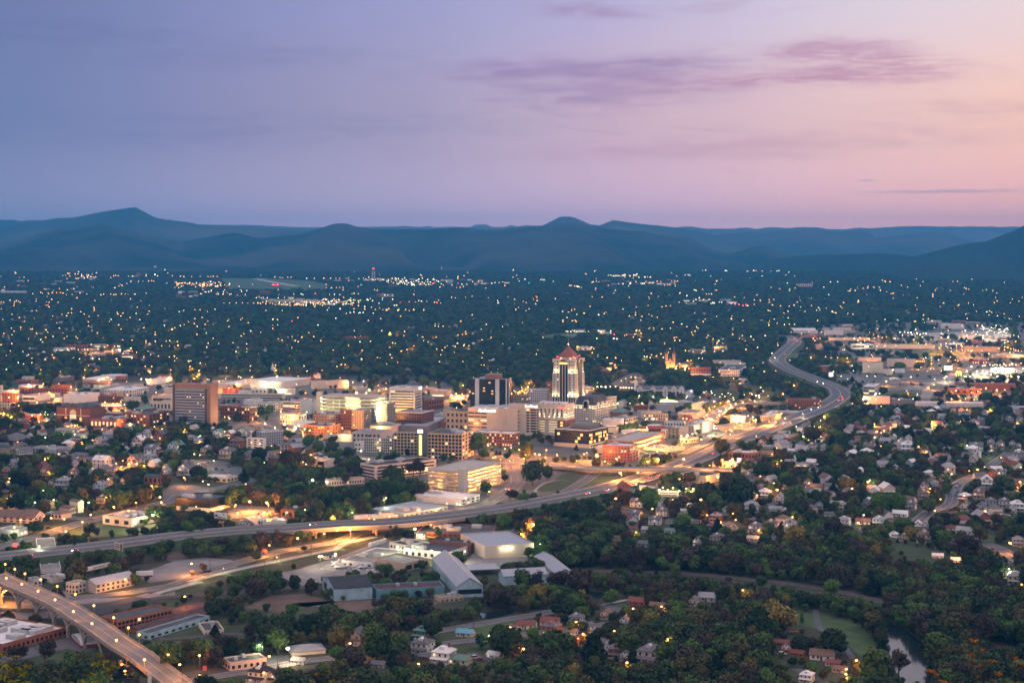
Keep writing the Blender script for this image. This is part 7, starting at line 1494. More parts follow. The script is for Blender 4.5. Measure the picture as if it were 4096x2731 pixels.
'Z':"1655 137,1705 122,1722 120,1693 147,1680 150 w,1918 160,1357 80 w,1505 72 w,1885 178 w,1210 232,1050 278,1075 287 O,1120 292 O,1560 205 w,1363 267,1422 290,1400 330,1555 350,1805 345 O,1820 355,1845 360,1740 290,1700 290,2170 297,2005 365 y,2065 375 w,1970 375,2100 395,1797 405,1675 372,1535 372,1515 405 O,1513 420,1513 432,1870 270 w,108 357,30 343,198 362 y,198 375,178 305 y,250 350,513 340,575 293,640 293 w,735 375,758 357,800 372 O,825 350,875 352,920 335,915 350,972 343 w,1022 343,1032 370 y,1090 385,1130 400,1150 397,1150 440,1283 342,1223 325,1370 440,1245 415,558 410 w,830 465 O,833 473,825 478,680 530,665 518,695 483,535 535,465 530 y,445 553 y,475 545,398 445,400 510,298 463,270 480,240 508 w,115 515 O,195 517 w,303 523 y,10 457,53 455,12 480,40 505,340 565,590 565 O,605 572,622 577 O,735 585 w,780 590,455 648 O,185 622 y,242 683 y,150 685 y,58 635,85 672,12 652,10 690,1075 637,1368 545,1355 508,1428 598,1355 655,1345 655,1425 637,1472 632,1507 650,1580 520,1613 487,1755 503,1748 508,1840 488,1915 563,2055 573,2010 568 w,2030 597,2170 587,2108 605 w,2307 610,2078 483,2105 468,2245 450,2225 487,2305 470,2335 435,1010 725,1830 630,190 205 w,80 195 w,100 190 w,30 195 w,245 240,165 228",
}
allp=[]
for c,s in LP.items():
 for e in s.split(','):
  w=e.split();X,Y_=float(w[0]),float(w[1]);k=w[2]if len(w)>2 else 'o'
  if c in 'WXYZ':
   sx_,sy_=px(c,X,Y_)
   if sy_>1490:continue
  p=gp(*px(c,X,Y_),9.3)
  if p.y>2900:p=gp(*px(c,X,Y_),15)
  if any((p-q).length<2.5 for q,_,_ in allp):continue
  allp.append((p,k.lower(),k.isupper()))
allp.sort(key=lambda e:e[0].y)
for p,k,big in allp:      # no crown may hide a charted lamp
 s_=FPX/p.y;hh=15.5 if p.y>2900 else 9.3;x_=sx(p);y_=sy((p.x,p.y,p.z+hh));e=3.5 if not big else 6;VIS.append((x_-e,x_+e,y_-e,y_+e*.6,p.y-1,1.0))
# distant stores and halls of the shopping strips, each a building of its own
fsr=random.Random(61);FST=[]
for c,x0,y0,x1,y1,n in(('X',0,440,900,510,18),('X',680,262,1300,285,9),('X',1200,270,2330,335,20),('W',1600,340,2340,440,12),('W',0,225,900,395,14),('W',1200,215,1500,250,4),('Y',900,270,1560,330,10),('Y',1450,140,2340,200,9),('Y',1600,455,2100,520,7),('Z',1550,660,2330,880,20),('Z',280,700,900,850,7),('A',300,240,2000,300,7),('A',0,320,900,560,10),('B',760,230,2300,330,6),('Y',600,740,1200,800,8),('E',380,1240,1500,1500,4),('W',600,880,1250,990,8),('G',1000,200,2300,330,9),('.',0,1570,1400,1700,26),('.',2450,1640,3000,1790,18),('.',2350,1700,2560,1830,7),('.',1400,1580,2100,1700,8),('.',350,2040,900,2110,2)):
 for _ in range(n):
  x=fsr.uniform(x0,x1);y=fsr.uniform(y0,y1);p=gp(*px(c,x,y));w=fsr.uniform(16,46);d_=fsr.uniform(14,28);h=fsr.uniform(4.5,8);ct=c=='.'
  if ct:w*=.7;h*=1.4
  if any(inpoly((p.x+a*w,p.y+b*d_),q)for q in NOTREE for a in(-1,-.5,0)for b in(0,.5,1)):continue
  wl=fsr.choice(['white','cream','beige','brick','grey','tan']);rf_=fsr.choice(['white','white','grey','gravel']);root=link("city_store" if ct else "distant_store",None,loc=p,rot=(0,0,fsr.uniform(-.5,.2)));root["category"]="building"
  mb=MB();mb.box(-w,0,-1.5,0,.4,h);mb.box(-.4,.4,-1.5,0,d_-.4,h);mb.box(-w,d_-.4,-1.5,0,d_,h);mb.box(-w,.4,-1.5,-w+.4,d_-.4,h);mb.obj("wall",WALL[wl],root)
  mb=MB();mb.box(-w+.4,.4,h-1.2,-.4,d_-.4,h-.7);mb.obj("roof",ROOF[rf_],root)
  if fsr.random()<.6:link("window",win_mesh(w*.7,1.8,'f',m_litw if fsr.random()<.5 else m_glass),root,(-w/2,0,2.0))
  mb=MB();mb.box(-w*.6,d_*.4,h-.7,-w*.6+3,d_*.4+2.4,h+.9);mb.obj("rooftop_unit",m_unit,root)
  FST.append((root,p.copy(),wl,rf_,ct));C_=p;keep(p,w,d_,h,root.rotation_euler[2])
# ------------------------------------------------------------------ trees
def leafmat(name,c1,c2):
 m=bpy.data.materials.new(name);m.use_nodes=True;N=m.node_tree.nodes;L=m.node_tree.links;b=N["Principled BSDF"]
 b.inputs["Roughness"].default_value=.9;b.inputs["Specular IOR Level"].default_value=.1
 tc=N.new("ShaderNodeTexCoord");n=N.new("ShaderNodeTexNoise");n.inputs["Scale"].default_value=.45;n.inputs["Detail"].default_value=3;L.new(tc.outputs["Object"],n.inputs["Vector"])
 oi=N.new("ShaderNodeObjectInfo");ad=N.new("ShaderNodeMath");ad.operation='MULTIPLY_ADD';L.new(oi.outputs["Random"],ad.inputs[0]);ad.inputs[1].default_value=.5;L.new(n.outputs[0],ad.inputs[2])
 mr=N.new("ShaderNodeMapRange");L.new(ad.outputs[0],mr.inputs[0]);mr.inputs[1].default_value=.45;mr.inputs[2].default_value=1.05
 mx=N.new("ShaderNodeMix");mx.data_type='RGBA';L.new(mr.outputs[0],mx.inputs[0]);mx.inputs[6].default_value=(*c1,1);mx.inputs[7].default_value=(*c2,1)
 L.new(mx.outputs[2],b.inputs["Base Color"]);MAT[name]=m;return m
LEAF={'green':leafmat("green_leaves",(.031,.060,.021),(.082,.126,.040)),'dark':leafmat("dark_leaves",(.015,.030,.016),(.038,.060,.028)),'bright':leafmat("spring_leaves",(.048,.105,.024),(.085,.155,.038)),
  'olive':leafmat("olive_leaves",(.044,.046,.020),(.092,.088,.036)),'gold':leafmat("yellow_olive_leaves",(.13,.11,.03),(.20,.16,.05)),'bare':leafmat("bare_twigs",(.036,.030,.026),(.070,.058,.048)),
  'conifer':leafmat("conifer_needles",(.008,.019,.012),(.016,.031,.017)),'pink':leafmat("blossom",(.20,.07,.08),(.30,.12,.12))}
m_bark=mat("bark",(.075,.06,.05),.95,.2,1)
def crown_mesh(seed,kind,leaf,nl=750):
 rs=np.random.RandomState(seed);B=[]
 if kind=='round':
  for k in range(9):a=rs.uniform(0,6.28);r=rs.uniform(0,.58);B.append((r*math.cos(a),r*math.sin(a),rs.uniform(.42,.80),rs.uniform(.26,.42)))
  B.append((0,0,.62,.45))
 elif kind=='tall':
  for k in range(8):a=rs.uniform(0,6.28);z=.3+.6*k/8;r=.28*(1-abs(z-.5));B.append((r*math.cos(a),r*math.sin(a),z,rs.uniform(.2,.3)))
 elif kind=='column':
  for k in range(6):B.append((rs.uniform(-.03,.03),rs.uniform(-.03,.03),.2+.13*k,.17-.015*k))
 elif kind=='cone':
  for k in range(9):z=.18+.085*k;R_=.36*(1-(z-.1)/.95);[B.append((R_*.6*math.cos(a),R_*.6*math.sin(a),z,R_*.55+.03))for a in rs.uniform(0,6.28,3)]
 else:
  for k in range(12):a=rs.uniform(0,6.28);r=rs.uniform(.1,.6);B.append((r*math.cos(a),r*math.sin(a),rs.uniform(.45,.9),rs.uniform(.16,.28)))
 B=np.array(B);B[:,:2]*={'round':.62,'bare':.66,'tall':.8}.get(kind,1);B[:,3]*={'round':.74,'bare':.8,'tall':.85}.get(kind,1);w=B[:,3]**2;w/=w.sum();n=nl
 ci=rs.choice(len(B),n,p=w);d=rs.normal(size=(n,3));d/=np.linalg.norm(d,axis=1)[:,None]
 rad=B[ci,3]*(rs.uniform(.62,1.2,n)if kind!='bare' else rs.uniform(.3,1.15,n));P=B[ci,:3]+d*rad[:,None]*np.array([1,1,.9])
 keep_=P[:,2]>.14;P=P[keep_];d=d[keep_];n=len(P)
 s=(.052 if kind in('round','tall')else .042 if kind!='bare' else .032)*rs.uniform(.6,1.3,n)
 nrm=d+rs.normal(size=(n,3))*.55;nrm/=np.linalg.norm(nrm,axis=1)[:,None]
 u=np.cross(nrm,rs.normal(size=(n,3)));u/=np.linalg.norm(u,axis=1)[:,None];v=np.cross(nrm,u)
 q=np.stack([P-u*s[:,None]-v*s[:,None]*.7,P+u*s[:,None]*1.1-v*s[:,None]*.5,P+u*s[:,None]*.8+v*s[:,None],P-u*s[:,None]*.7+v*s[:,None]*.8],1).reshape(-1,3)
 V=[q];F=[np.arange(4*n).reshape(-1,4)]
 verts=[tuple(p)for p in q];faces=[tuple(r_)for r_ in F[0]]
 if kind!='bare':   # solid heart of each clump so that light does not leak through
  mb=MB()
  for b in B:mb.ball((b[0],b[1],b[2]),b[3]*.68,sz=.9)
  o=len(verts);jit=rs.uniform(-.025,.025,(len(mb.v),3));verts+=[tuple(np.array(p)+j)for p,j in zip(mb.v,jit)];faces+=[tuple(i+o for i in f)for f in mb.f]
 me=bpy.data.meshes.new("crown");me.from_pydata(verts,[],faces);me.materials.append(LEAF[leaf]);me.update();return me
def trunk_mesh(seed,kind):
 rs=random.Random(seed);mb=MB();top=.55 if kind not in('cone','column')else .7
 mb.tube((0,0,-.03),(rs.uniform(-.03,.03),rs.uniform(-.03,.03),top*.6),.034,.024,7)
 mb.tube((0,0,top*.58),(rs.uniform(-.05,.05),rs.uniform(-.05,.05),top+.25),.022,.006,5)
 for k in range(6 if kind!='bare' else 12):
  a=rs.uniform(0,6.28);z=rs.uniform(.22,.5);r=rs.uniform(.25,.5)if kind not in('cone','column')else .1
  p=(r*math.cos(a),r*math.sin(a),z+rs.uniform(.18,.38));mb.tube((0,0,z),p,.015,.005,4)
  if kind=='bare':
   for _ in range(3):mb.tube(p,(p[0]*1.3+rs.uniform(-.12,.12),p[1]*1.3+rs.uniform(-.12,.12),p[2]+rs.uniform(.05,.2)),.006,.002,3)
 return mb.mesh("trunk",m_bark)
KN=[('round','green',13,'mid green round-crowned tree','green_tree'),('round','dark',14,'dark green broad tree','dark_green_tree'),('round','bright',11,'fresh bright green tree','bright_green_tree'),('round','olive',13,'olive brown-green tree','olive_tree'),
  ('tall','green',15,'tall narrow green tree','tall_green_tree'),('bare','bare',14,'nearly leafless brown tree','bare_tree'),('cone','conifer',15,'dark conical conifer','conifer'),('round','gold',14,'yellowish budding tree','yellowish_tree'),
  ('tall','olive',14,'loose olive tall tree','tall_olive_tree'),('column','bright',8,'small pointed bright green tree','pointed_green_tree'),('round','bare',13,'dense brownish-grey budding tree','budding_brown_tree'),('round','pink',6,'small pink flowering tree','flowering_tree')]
PROTO=[]
for i,(k,lf,H,ds,nm)in enumerate(KN):
 for v in range(3):PROTO.append((crown_mesh(100+i*7+v,k,lf,1500 if k!='bare' else 1700),trunk_mesh(200+i*7+v,k)))
def pick_kind(rg,x,y,near):
 n=smooth_noise(x*1.3+50,y*1.3)
 r=rg.random()
 ws=[28,26,6+6*(n>0.2),11,9,10,4,.5,7,.8,12+10*(n<-.2),0]
 if y<1450:ws[2]=2;ws[7]=0;ws[9]=0;ws[11]=0;ws[5]=3
 t=r*sum(ws)
 for i,w in enumerate(ws):
  t-=w
  if t<=0:return i
 return 0
TREES=[]   # (pos, height, kind, variant, rot, forced)
def addtree(c,x,y,hpx,kind,forced=True):
 """hand-placed tree: (x, y) foot pixel, hpx height in crop pixels"""
 p=gp(*px(c,x,y));h=hpx/CR[c][2]*p.y/FPX;TREES.append((p,h,kind,random.randint(0,2),random.uniform(0,6.28),True))
for c,s in{'J':"1760 1370 185 0,770 1510 160 2,950 1040 210 5,2150 420 180 0,930 380 310 1,740 1330 60 0",'K':"600 470 350 1,800 400 200 0,370 680 160 5,300 680 150 5,1000 150 70 0,915 190 100 3,1125 190 105 3,1035 150 60 0,570 60 60 9,1450 70 100 3,2160 730 230 2,2030 700 180 0",
 'Q':"1600 840 160 2,1965 780 145 9,1190 930 200 2,1905 460 270 5,1245 900 120 2,1390 960 160 5,1275 1180 130 1,1160 1180 150 0,1400 1560 430 6,900 1560 420 0,300 1420 350 0,410 1500 380 1,2080 1120 260 3,1840 1560 200 6,560 700 260 0,700 700 250 5,1000 700 280 5,1240 760 360 10",
 'S':"600 860 180 7,1370 780 190 1,1270 480 150 6,1030 490 90 1,1950 1080 340 1,650 340 240 2,870 310 190 2,1220 320 190 0,1650 950 380 5,1640 690 180 3,520 640 190 3,1150 680 110 3,2090 640 120 8,2280 980 220 5",
 'R':"1170 430 260 3,980 500 180 2,1980 600 190 0,1385 540 200 6,430 990 260 5,2290 780 330 7,1950 1500 150 7,620 580 130 0,1650 560 90 2,130 1360 150 2,495 1300 130 9,880 1500 160 2,1590 1440 160 2,740 980 160 2,860 1010 130 0,300 620 120 3,580 270 220 2,880 330 180 3,1280 200 250 1",
 'T':"255 690 105 9,920 1110 130 0,1400 960 80 5,50 790 300 7,560 1000 260 1,1000 850 140 1,820 740 180 1,1170 1200 240 5,350 1180 120 2,2240 900 190 1,1560 1100 330 0,1330 620 200 0,1640 900 320 3,1950 900 280 10,460 1230 110 3",
 'H':"1000 560 200 1,1620 620 260 0,1500 570 200 1,1920 590 260 3,580 720 210 3,520 520 120 2,660 560 230 0,380 620 200 0,820 630 190 3,440 960 180 1,190 1040 110 0,60 1080 140 0,1140 680 80 0,1420 740 55 0,800 1080 110 0,930 1060 90 0,1200 990 190 5,270 400 300 1,500 420 260 10,1110 260 180 6,970 300 150 6,1290 240 170 0,1740 300 170 10,1600 220 120 1",
 'I':"80 840 90 1,160 770 90 0,325 850 100 1,500 815 75 1,590 805 90 1,660 780 60 0,1430 785 110 9,1080 270 200 6,550 1460 110 10,1370 1240 90 11,1250 1320 150 3,400 1500 70 11,290 650 80 0,150 650 90 0,1300 260 180 1,1540 180 200 0,1850 170 90 9,1900 160 90 9,1990 150 110 9,2070 140 110 9,2150 130 100 9,40 1290 60 0",
 'L':"1420 1010 0 0,1060 1080 120 0,1165 1020 140 0,1310 960 150 0,1490 1040 220 1,1970 1500 380 0,650 1560 200 3,780 1340 270 6,950 750 220 3,1200 660 140 0,1350 650 110 0,1430 570 70 6,1610 600 110 6,1180 1430 400 1,320 1560 220 5,160 1060 70 0,2190 600 250 3,860 550 60 0",
 'M':"1250 620 230 3,950 700 200 0,1350 650 200 10,1700 560 200 0,1200 1030 180 10,600 1030 150 10,300 950 130 2,1300 1260 160 0,1650 1200 110 0,2150 1270 180 0,800 1180 150 0,640 1500 260 2,420 1500 260 2,1060 1500 190 2,800 400 160 10,2050 120 100 0,900 470 160 3,1560 430 150 10,2100 560 200 0",
 'C':"2050 1240 300 0,2100 1130 150 0,740 1270 80 2,930 1270 100 2,1095 1240 100 6,1580 1320 110 0,1700 1330 100 0,860 1560 190 1,980 1560 130 1,1180 1520 230 5,1270 1520 250 5,400 1370 90 2,125 1380 90 0,200 1370 90 0,90 1110 120 0,60 1190 130 3,160 1280 140 1",
 'D':"1050 1290 80 0,880 1400 100 0,1520 1510 90 6,455 1568 70 6,500 1568 65 6,210 1470 210 0,1990 1290 90 0,2110 1280 120 2,2250 1270 130 2,1040 1330 50 3",
 'E':"320 1280 110 2,460 1260 130 2,600 1240 130 0,150 1290 70 0,985 1350 60 0,1320 1300 80 0,735 1150 0 0,450 850 150 1,625 860 160 1,780 850 120 1,950 840 110 1,1080 840 100 1,1310 800 150 1,2310 870 90 1,730 430 150 1,490 470 90 3,300 380 70 6,820 1100 50 6,895 1100 45 6",
 'B':"1000 800 170 6,1430 720 150 0,1310 720 140 0,480 1020 140 0,590 1180 200 6,620 1250 90 0,1280 1330 210 1,1680 1030 130 2,1940 1150 180 2,2080 1240 200 0,2290 1070 90 3,230 1040 120 0,120 980 200 10,360 1280 110 0,2060 1440 90 9,1990 1450 80 9,2140 1430 80 9,1500 1480 130 0,2270 1120 80 3,1000 1030 110 3,860 850 60 0",
 'A':"630 1110 90 2,780 1060 140 2,900 1060 130 2,1000 1100 120 3,1270 1040 140 3,1620 1130 260 3,1760 1030 120 6,1810 1030 110 6,300 1430 160 3,550 1240 90 1,520 1370 90 2,850 1480 250 5,1150 1160 160 1,1090 1460 180 6,180 780 190 5,450 830 120 5,780 870 90 0,640 870 60 0,1200 930 100 1,1500 900 70 0,1740 620 80 3,590 600 60 1,680 600 60 1,790 590 60 1,890 580 50 1,940 590 50 1,980 590 50 1,1030 590 50 1,240 670 60 6,2240 860 80 0,1340 1540 120 2,1840 960 90 3,60 920 200 1,2160 1360 110 0",
 'G':"650 800 120 0,390 820 160 0,400 930 80 0,660 910 70 0,860 920 60 0,1060 860 60 0,950 1220 100 0,1010 1200 80 0,1180 1190 80 0,1740 1250 60 0,1920 930 70 0,1500 880 50 3,420 1250 0 0,2050 1500 130 2,550 1520 200 0,2150 1150 100 1",
 'F':"1605 980 110 6,1720 860 40 0,1860 870 40 0,1980 870 45 0,2110 875 45 0,1690 1110 60 1,420 1290 90 1,500 1290 80 1,700 260 60 1,500 380 130 1,1885 310 60 1,1660 990 50 0,1930 1020 60 10,720 1290 50 1",
 'N':"1800 265 165 4,585 235 70 1,940 960 70 9,600 1330 330 5,180 1270 200 5,270 1280 200 5,1150 1310 180 0,900 1230 90 9,100 690 90 5,60 760 90 0",
 'O':"1100 240 160 2,1000 330 190 0,1380 620 120 0,1780 1060 190 8,1580 860 170 5,700 960 190 6,1720 720 200 2,2100 760 150 0,150 1340 180 8,280 1290 150 8,380 1290 150 8,570 1470 50 7,270 1490 50 7,2250 800 300 0,1850 1060 170 8,2000 1050 160 3,1050 1160 150 8,780 1230 160 8,640 1220 160 8,1200 1180 150 8",
 'P':"1020 520 150 0,950 650 0 0,310 790 130 0,510 800 60 0,1000 810 90 0,1110 800 130 0,1210 800 120 0,1390 770 100 1,1520 760 110 3,200 640 60 0,890 900 130 5,950 940 160 5,1160 1480 300 0,430 1530 190 2,260 1300 160 8,1850 410 170 0,1220 500 80 3"}.items():
 for e in s.split(','):
  x,y,hp,k=(float(v)for v in e.split())
  if hp>0:addtree(c,x,y,hp,int(k))
for c,x0,y0,x1,y1 in(('I',860,590,1500,735),('I',0,330,560,440),('I',120,280,640,330),('B',300,1300,900,1370),('B',600,1380,1060,1500),('H',1850,1340,2335,1500),('I',-200,1250,330,1500),('O',700,60,1100,130),('J',-650,1230,180,1450),('J',-250,1440,300,1540),('P',330,815,900,900),('O',1150,400,2100,620),
 ('Q',1345,695,1560,790),('Q',60,930,430,1000),('Q',60,1040,700,1100),('K',720,300,1300,540),('K',1200,300,1700,500),('T',130,580,850,800),('N',900,560,1000,900),('N',60,1160,800,1260),('O',250,1400,900,1480),('O',1400,1200,1700,1290),('H',1200,1000,1900,1010),('H',1100,690,1900,790),('S',820,680,1300,850),('E',1640,460,2000,620),
 ('J',1850,1260,2100,1320),('P',1640,740,1900,880),('G',0,860,1100,980),('F',1350,860,2300,970),('N',1800,160,2335,330),('K',700,560,900,600),('M',1780,680,2200,860),('M',1340,1090,1500,1400),('D',1000,1430,1850,1560),('B',1000,800,1560,900)):
 a_=px(c,x0,y0);b_=px(c,x1,y1)
 for k in range(12):
  x_=a_[0]+(b_[0]-a_[0])*k/12;w_=(b_[0]-a_[0])/12
  for j in range(3):q_=a_[1]+(b_[1]-a_[1])*j/3;h_=(b_[1]-a_[1])/3;VIS.append((x_,x_+w_,q_,q_+h_,gp(x_,q_+h_).y,.85))
VIS.sort(key=lambda e:e[4])
# spatial index of the picture areas to keep clear
GX=64;IDX={}
for i,(x0,x1,y0,y1,d,pr_)in enumerate(VIS):
 for gx in range(int(x0//GX),int(x1//GX)+1):
  for gy in range(int(y0//GX),int(y1//GX)+1):IDX.setdefault((gx,gy),[]).append(i)
NI={}
for i,q in enumerate(NOTREE):
 xs1=[p[0]for p in q];ys1=[p[1]for p in q]
 for gx in range(int(min(xs1)//60),int(max(xs1)//60)+1):
  for gy in range(int(min(ys1)//60),int(max(ys1)//60)+1):NI.setdefault((gx,gy),[]).append(q)
def blocked(p):return any(inpoly((p.x,p.y),q)for q in NI.get((int(p.x//60),int(p.y//60)),()))
def covers(p,h,cw,rg):
 s=FPX/p.y;x=sx(p);yb=sy(p);yt=sy((p.x,p.y,p.z+h*.97));x0,x1=x-cw*s*.45,x+cw*s*.45
 seen=set()
 for gx in range(int(x0//GX),int(x1//GX)+1):
  for gy in range(int(yt//GX),int(yb//GX)+1):
   for i in IDX.get((gx,gy),()):
    if i in seen:continue
    seen.add(i);a,b,c,d,dep,pr_=VIS[i]
    if dep<=p.y:continue
    if x1>a and x0<b and yt<d and yb>c and rg.random()<pr_:return True
 return False
# regions (source pixels) and how thickly trees stand
CITY=[(0,1520),(700,1500),(1500,1500),(1700,1500),(1850,1560),(2060,1550),(2300,1560),(2500,1640),(2750,1560),(3080,1540),(3200,1600),(3100,1660),(2900,1745),(2650,1830),(2450,1920),(2250,1960),(2050,2020),(1900,2030),(1800,2060),(1740,2050),(1700,1960),(1600,1940),(1330,1860),(1150,1790),(800,1700),(0,1680)]
RETAIL=[(3330,1640),(3420,1500),(3280,1440),(3230,1370),(3130,1310),(3500,1290),(4250,1290),(4250,1640)]
def density(x,y):
 if inpoly((x,y),CITY):return .05
 if inpoly((x,y),RETAIL):return .10
 if y>2300 and x>2000:return 1.0 if not(2750<x<3450 and 2380<y<2731 and smooth_noise(x*2,y*2)<0)else .5
 if 2050<x<3200 and 2130<y<2330:return 1.0
 if y<1560:return .95 if smooth_noise(x*.8,y*2.5)>-.55 else .5
 if smooth_noise(x*2.2,y*3)>.45:return .22
 return .46
prg=random.Random(77)
Y=790.0;placed={}
def near_ok(p,r):
 g=9;kx,ky=int(p.x//g),int(p.y//g)
 for a in(-1,0,1):
  for b in(-1,0,1):
   for q in placed.get((kx+a,ky+b),()):
    if(q[0]-p.x)**2+(q[1]-p.y)**2<r*r:return False
 return True
for t in TREES:placed.setdefault((int(t[0].x//9),int(t[0].y//9)),[]).append((t[0].x,t[0].y))
while Y<9400:
 step=6.2+max(0,Y-1800)*.0016
 half=(Y*.335)+20
 n=int(2*half/step)
 for k in range(n):
  p=Vector((-half+2*half*(k+prg.random())/n,Y+prg.uniform(-.5,.5)*step,0));p.z=zg(max(p.y,790));x=sx(p);y=sy(p)
  if prg.random()>density(x,y):continue
  if Y<3000 and blocked(p):continue
  if Y>=3000 and blocked(p):continue
  if not near_ok(p,min(step*.75,8.5)):continue
  kd=pick_kind(prg,x,y,True);h=KN[kd][2]*(.5+.8*prg.random()**1.3)
  if 2050<x<3200 and 2300<y<2500:h*=.75
  ok=False
  for f in(1.0,.6,.38):
   if not covers(p,h*f,h*f*.8,prg):ok=True;h*=f;break
  if not ok or h<3.0:continue
  TREES.append((p,h,kd,prg.randint(0,2),prg.uniform(0,6.28),False));placed.setdefault((int(p.x//9),int(p.y//9)),[]).append((p.x,p.y))
 Y+=step
print("TREES",len(TREES))
def sizekey(t):
 x=sx(t[0]);y=sy(t[0]);s=t[1]/t[0].y
 vis=1 if(-20<x<4116 and y<2790)else 0
 return-(s*(1.35 if t[5]else 1)*vis)
TREES.sort(key=sizekey)
TR=[]
for(p,h,kd,v,rot,f)in TREES[:298]:
 cr,tr=PROTO[kd*3+v];root=link(KN[kd][4],None,loc=p,rot=(0,0,rot),scale=(h*prg.uniform(.88,1.08),h*prg.uniform(.88,1.08),h));root["category"]="tree"
 link("trunk",tr,root);link("crown",cr,root);TR.append((root,p,kd))
# all remaining trees: one woodland made with geometry nodes over the same tree meshes
protos=bpy.data.collections.new("tree_kinds")
for i,(cr,tr)in enumerate(PROTO):
 bm=bmesh.new();bm.from_mesh(cr);nf=len(bm.faces);bm.from_mesh(tr)
 bm.faces.ensure_lookup_table()
 for f in bm.faces[nf:]:f.material_index=1
 me=bpy.data.meshes.new("woodland_tree_%02d"%i);bm.to_mesh(me);bm.free();me.materials.append(cr.materials[0]);me.materials.append(m_bark)
 o=bpy.data.objects.new("woodland_tree_%02d"%i,me);protos.objects.link(o)
rest=TREES[298:]
def gn_scatter(name,rest,coll,label):
 me=bpy.data.meshes.new(name);me.vertices.add(len(rest));me.vertices.foreach_set("co",np.array([tuple(t[0])for t in rest],dtype=np.float32).reshape(-1))
 for nm,ty,vals in(("kind",'INT',[t[2]*3+t[3]for t in rest]),("h",'FLOAT',[t[1]for t in rest]),("rot",'FLOAT',[t[4]for t in rest])):
  a=me.attributes.new(nm,ty,'POINT');a.data.foreach_set("value",vals)
 ob=link(name,me);tag(ob,label,None,None,"stuff")
 ng=bpy.data.node_groups.new(name,'GeometryNodeTree');ng.interface.new_socket("Geometry",in_out='INPUT',socket_type='NodeSocketGeometry');ng.interface.new_socket("Geometry",in_out='OUTPUT',socket_type='NodeSocketGeometry')
 N=ng.nodes;L=ng.links;gi=N.new("NodeGroupInput");go=N.new("NodeGroupOutput")
 ci=N.new("GeometryNodeCollectionInfo");ci.inputs[0].default_value=coll;ci.inputs[1].default_value=True;ci.inputs[2].default_value=True
 ip=N.new("GeometryNodeInstanceOnPoints");L.new(gi.outputs[0],ip.inputs["Points"]);L.new(ci.outputs[0],ip.inputs["Instance"]);ip.inputs["Pick Instance"].default_value=True
 def att(nm,ty):
  a=N.new("GeometryNodeInputNamedAttribute");a.data_type=ty;a.inputs[0].default_value=nm;return a.outputs[0]
 L.new(att("kind",'INT'),ip.inputs["Instance Index"])
 cx_=N.new("ShaderNodeCombineXYZ");L.new(att("rot",'FLOAT'),cx_.inputs[2]);L.new(cx_.outputs[0],ip.inputs["Rotation"])
 cs_=N.new("ShaderNodeCombineXYZ");hh=att("h",'FLOAT');[L.new(hh,cs_.inputs[i])for i in range(3)];L.new(cs_.outputs[0],ip.inputs["Scale"])
 L.new(ip.outputs[0],go.inputs[0]);md=ob.modifiers.new("scatter",'NODES');md.node_group=ng;return ob
gn_scatter("woodland",rest,protos,"massed trees of the suburbs and the far valley woods")
LCOL={'o':ORANGE,'w':WHITE,'y':GREENW,'c':(.1,1,.75),'r':(1,.04,.04)}
LGL={k:mat("lamp_glow_"+n,c,.5,emis=c,estr=1)for(k,c),n in zip(LCOL.items(),("sodium","white","greenish","green","red"))}
def setes(m,col,e):b=m.node_tree.nodes["Principled BSDF"];b.inputs["Emission Color"].default_value=(*col,1);b.inputs["Emission Strength"].default_value=e;b.inputs["Base Color"].default_value=(.5,.5,.5,1)
setes(LGL['o'],(1.0,.40,.075),6.5);setes(LGL['w'],(1.0,.78,.42),7);setes(LGL['y'],(.80,1.0,.30),5)
DGL={k:mat('distant_glow_'+n,c,.5,emis=c,estr=1)for(k,c),n in zip(LCOL.items(),('sodium','white','greenish','green','red'))}
for k_,c_,e_ in(('o',(1.0,.46,.13),15),('w',(1.0,.80,.48),16),('y',(.85,1.0,.40),12),('c',(.1,1,.72),20),('r',(1,.05,.04),20)):setes(DGL[k_],c_,e_);setes(LGL['c'],(.1,1,.72),26);setes(LGL['r'],(1,.05,.04),30)
POLE=MB();POLE.cyl(0,0,0,9,.14,.09,6);POLE=POLE.mesh("pole",m_steel)
ARM=MB();ARM.tube((0,0,8.9),(1.6,0,9.3),.07,.06,5);ARM=ARM.mesh("arm",m_steel)
HEADM={}
def headmesh(k,r):
 if(k,r)not in HEADM:mb=MB();mb.ball((0,0,0),r,sz=.6);HEADM[(k,r)]=mb.mesh("lamp_head",LGL[k])
 return HEADM[(k,r)]
NLAMP=278
LAMPS=[]
for i,(p,k,big)in enumerate(allp[:NLAMP]):
 if k in 'cr':kd="traffic_signal"
 else:kd="street_lamp"
 root=link(kd,None,loc=p,rot=(0,0,random.uniform(0,6.28)));root["category"]="street lamp" if k not in 'cr' else "traffic light"
 link("pole",POLE,root);link("arm",ARM,root)
 hd=link("lamp_head",headmesh(k,1.15 if big else .72),root,(1.7,0,9.3))
 if k not in 'cr':X_,Y2=sx(p),sy(p);resid=k=='o' and(X_>2950 or(Y2>2330 and X_>700)or(X_>2350 and Y2>1990)or(X_<1250 and Y2<1850));light('POINT',(1.7,0,7.9),(110000 if big else 34000)*(.2 if resid else 1)*(.2 if k in 'wy' else 1),LCOL[k],.3,root)
 LAMPS.append((root,p,k,big))
for i,(p,k,big)in enumerate(allp[NLAMP:]):       # farther lamps that visibly light lots and streets
 if p.y<4200 and(big or k in 'wo')and k not in 'cr':light('POINT',(p.x,p.y,p.z+7.9),(150000 if big else 60000)*(.4 if k=='w' else 1.0),LCOL[k],.5)
far={}
